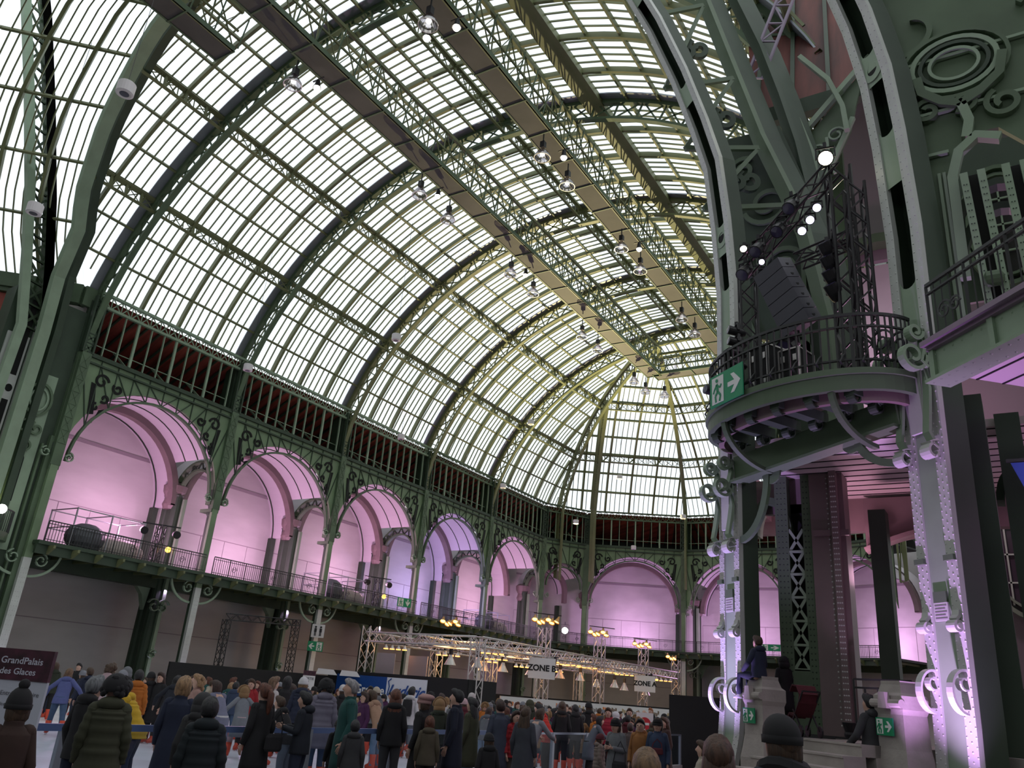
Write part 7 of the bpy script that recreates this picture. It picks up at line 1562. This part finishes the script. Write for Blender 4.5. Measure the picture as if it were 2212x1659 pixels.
def person(x, y, z0, h, rz, pose, coat, cc, tc, hs, hc, label, skates=False, group=None):
    r = empty('person', (x, y, z0), rz, label=label, cat='person', group=group); k = h/1.715; r.scale = (k*1.02, k*1.02, k)
    put('body', body_mesh(pose), None, r); put('coat', coat_mesh(pose, coat), cloth(cc), r); put('trousers', trouser_mesh(pose, tc == 'charcoal'), cloth(tc), r)
    hm, nm = hair_mesh(pose, hs); put(nm, hm, SKIN if hs == 'bald' else (hairm(hc) if nm == 'hair' else cloth(hc)), r)
    if hs in ('beanie','cap','pompom','beret','stripe'): 
        hm2, n2 = hair_mesh(pose, 'bob'); o = put('hair', hm2, hairm('brown' if hs != 'stripe' else 'tan'), r); o.scale = (.97,.97,.965); o.location = (0, pose_joints(pose)['hed'].y*.03, pose_joints(pose)['hed'].z*.03)
    for A in 'LR':
        kind = 'ice_skate' if skates else 'shoe'; o = put(kind, shoe_mesh(kind, A, pose), None, r)
        if skates and (x*x+y*y) < 700:
            a = pose_joints(pose)['a'+A]; s = MB(); s.box(a.x-.004, a.x+.004, a.y-.12, a.y+.19, a.z-.115, a.z-.09); s.bar((a.x,a.y-.06,a.z-.1),(a.x,a.y-.06,a.z-.05),.02); s.bar((a.x,a.y+.12,a.z-.1),(a.x,a.y+.12,a.z-.05),.02); b = s.obj('blade', ALU, o)
    d = V((-math.sin(rz), math.cos(rz), 0)); tocam = V((-x, -y, 0)).normalized()
    if d.dot(tocam) > .2 and (x*x+y*y) < 900:
        hd = pose_joints(pose)['hed']
        for s_ in (-1, 1):
            e = MB(); e.ball(hd + V((.033*s_, .098, .02)), .0125, 8, 5, (1.3,.6,.8)); e.obj('eye', mat('dark_eye', (.02,.014,.01), .3), r)
        e = MB(); e.ball(hd + V((0,.092,-.055)), .02, 8, 5, (1.3,.5,.35)); e.obj('mouth', mat('lips', (.30,.09,.08), .5), r)
    return r
PPL = []
for a in PEOPLE:
    sk = a[0] < -11.4 and a[2] == 0
    if sk: a = a[:2] + (.035,) + a[3:]
    PPL.append(person(*a, skates=sk))
# the boy on the left pedestal and the man on the steps
b = person(-4.02, 14.72, 2.59-.90*.78, 1.34, 1.10, 'sit', 'jacket', 'navy', 'navy', 'short', 'brown', 'boy in a dark blue jacket and white trainers sitting on the left pedestal')
m = person(-2.16, 13.95, 1.50-.82*.98, 1.66, 1.05, 'sit', 'jacket', 'charcoal', 'charcoal', 'short', 'black', 'man in a dark jacket sitting in profile against the right pedestal')
for o in b.children:
    if o.name.startswith('shoe'): o.material_slots[0].link = 'OBJECT'; o.material_slots[0].material = cloth('white')
# bags, phones, pushchair
def small(nm, mb, m, lb, cat): return tag(mb.obj(nm, m), lb, cat)
def near(lbl):
    for p in PPL:
        if lbl in p['label']: return p
def attach(lbl, lx, ly, lz):
    p = near(lbl); k = p.scale[2]; c, s_ = math.cos(p.rotation_euler.z), math.sin(p.rotation_euler.z); return V((p.location.x + (lx*c - ly*s_)*k, p.location.y + (lx*s_ + ly*c)*k, p.location.z + lz*k)), p.rotation_euler.z
def bag(lbl, lx, ly, lz, w, d, h, m, lb, cat='bag', nm='handbag', strap=True):
    c, rz = attach(lbl, lx, ly, lz); r = empty(nm, c, rz, label=lb, cat=cat); s = MB(); n = 12
    loft(s, [ring(V((0,0,-h/2)), w*.42, d*.42, n), ring(V((0,0,-h*.35)), w*.5, d*.5, n), ring(V((0,0,h*.3)), w*.48, d*.45, n), ring(V((0,0,h/2)), w*.4, d*.3, n)]); s.obj('bag_body', cloth(m), r)
    if strap: s = MB(); s.path([(-w*.4,0,h*.4), (-w*.35,-.02,h*1.2), (0,-.03,h*1.9), (w*.3,-.02,h*1.2), (w*.4,0,h*.4)], .02, .006, up=(0,1,0)); s.obj('strap', cloth(m), r)
bag('auburn ponytail', .12, -.24, .92, .36, .12, .26, 'black', 'black leather shoulder bag on the back of the auburn ponytail woman', 'handbag')
bag('light grey coat with a small', .12, -.22, 1.05, .22, .08, .16, 'black', 'small black chain bag on the back of the light grey coat', 'handbag')
bag('denim coat', -.02, .20, 1.12, .26, .08, .12, 'maroon', 'dark red cross body bag on the denim coat', 'handbag')
bag('grey coat holding', -.20, .20, .80, .34, .14, .26, 'black', 'black handbag hanging from the arm of the phone woman', 'handbag')
bag('wearing a black backpack', 0, -.22, 1.22, .32, .18, .46, 'black', 'black backpack on the man in the white jacket', 'backpack', 'backpack', False)
bag('thin bag strap', .18, .1, .55, .25, .1, .2, 'black', 'small black bag of the low dark figure at the bottom', 'handbag')
for l in ('looking down at his phone', 'grey coat holding up a phone'):
    c, rz = attach(l, 0, .36, 1.22); r = empty('phone', c, rz, label='dark phone held by the ' + ('man in the hooded jacket' if 'his' in l else 'woman in the black beanie'), cat='phone'); s = MB(); s.box(-.037,.037,-.005,.005,-.075,.075); s.obj('phone_case', BLACKM, r); s = MB(); s.box(-.033,.033,-.0065,-.0055,-.068,.068); s.obj('screen', mat('phone_screen', (.02,.02,.03), .1), r)
r = empty('pushchair', (-3.45, 15.35, 1.68), .6, label='dark red pushchair on the platform behind the left pedestal', cat='pushchair'); r.scale = (.75,.75,.72)
s = MB(); s.path([(0,-.35,.95),(0,-.25,.75),(0,.05,.45),(0,.35,.5),(0,.45,.42)], .42, .05, up=UP); s.obj('seat', cloth('maroon'), r); s = MB(); s.path([(0,-.32,.95),(0,-.18,1.12),(0,.08,1.14),(0,.22,1.0)], .44, .03, up=UP); s.obj('hood', cloth('maroon'), r)
s = MB(); [s.bar((x,-.5,1.0),(x,.35,.15),.03) or s.bar((x,.1,.6),(x,-.35,.15),.03) for x in (-.2,.2)]; s.bar((-.2,-.5,1.0),(.2,-.5,1.0),.035); s.obj('frame', BLACKM, r)
for x in (-.22,.22):
    for y in (-.35,.35): s = MB(); s.lathe([(.03,-.02),(.13,-.02),(.13,.02),(.03,.02)], (x,y,.13), 14, axis=(1,0,0)); s.obj('wheel', BLACKM, r)
# scarves on two foreground people
c, rz = attach('large foreground man', 0, 0, 1.47); r = empty('scarf', c, rz, label='black scarf round the neck of the large foreground man', cat='scarf'); s = MB(); s.tube([V((.12*math.cos(2*PI*i/14), .11*math.sin(2*PI*i/14), .02*math.sin(4*PI*i/14))) for i in range(14)], .062, 8, closed=True); s.obj('wool_loops', cloth('black'), r)
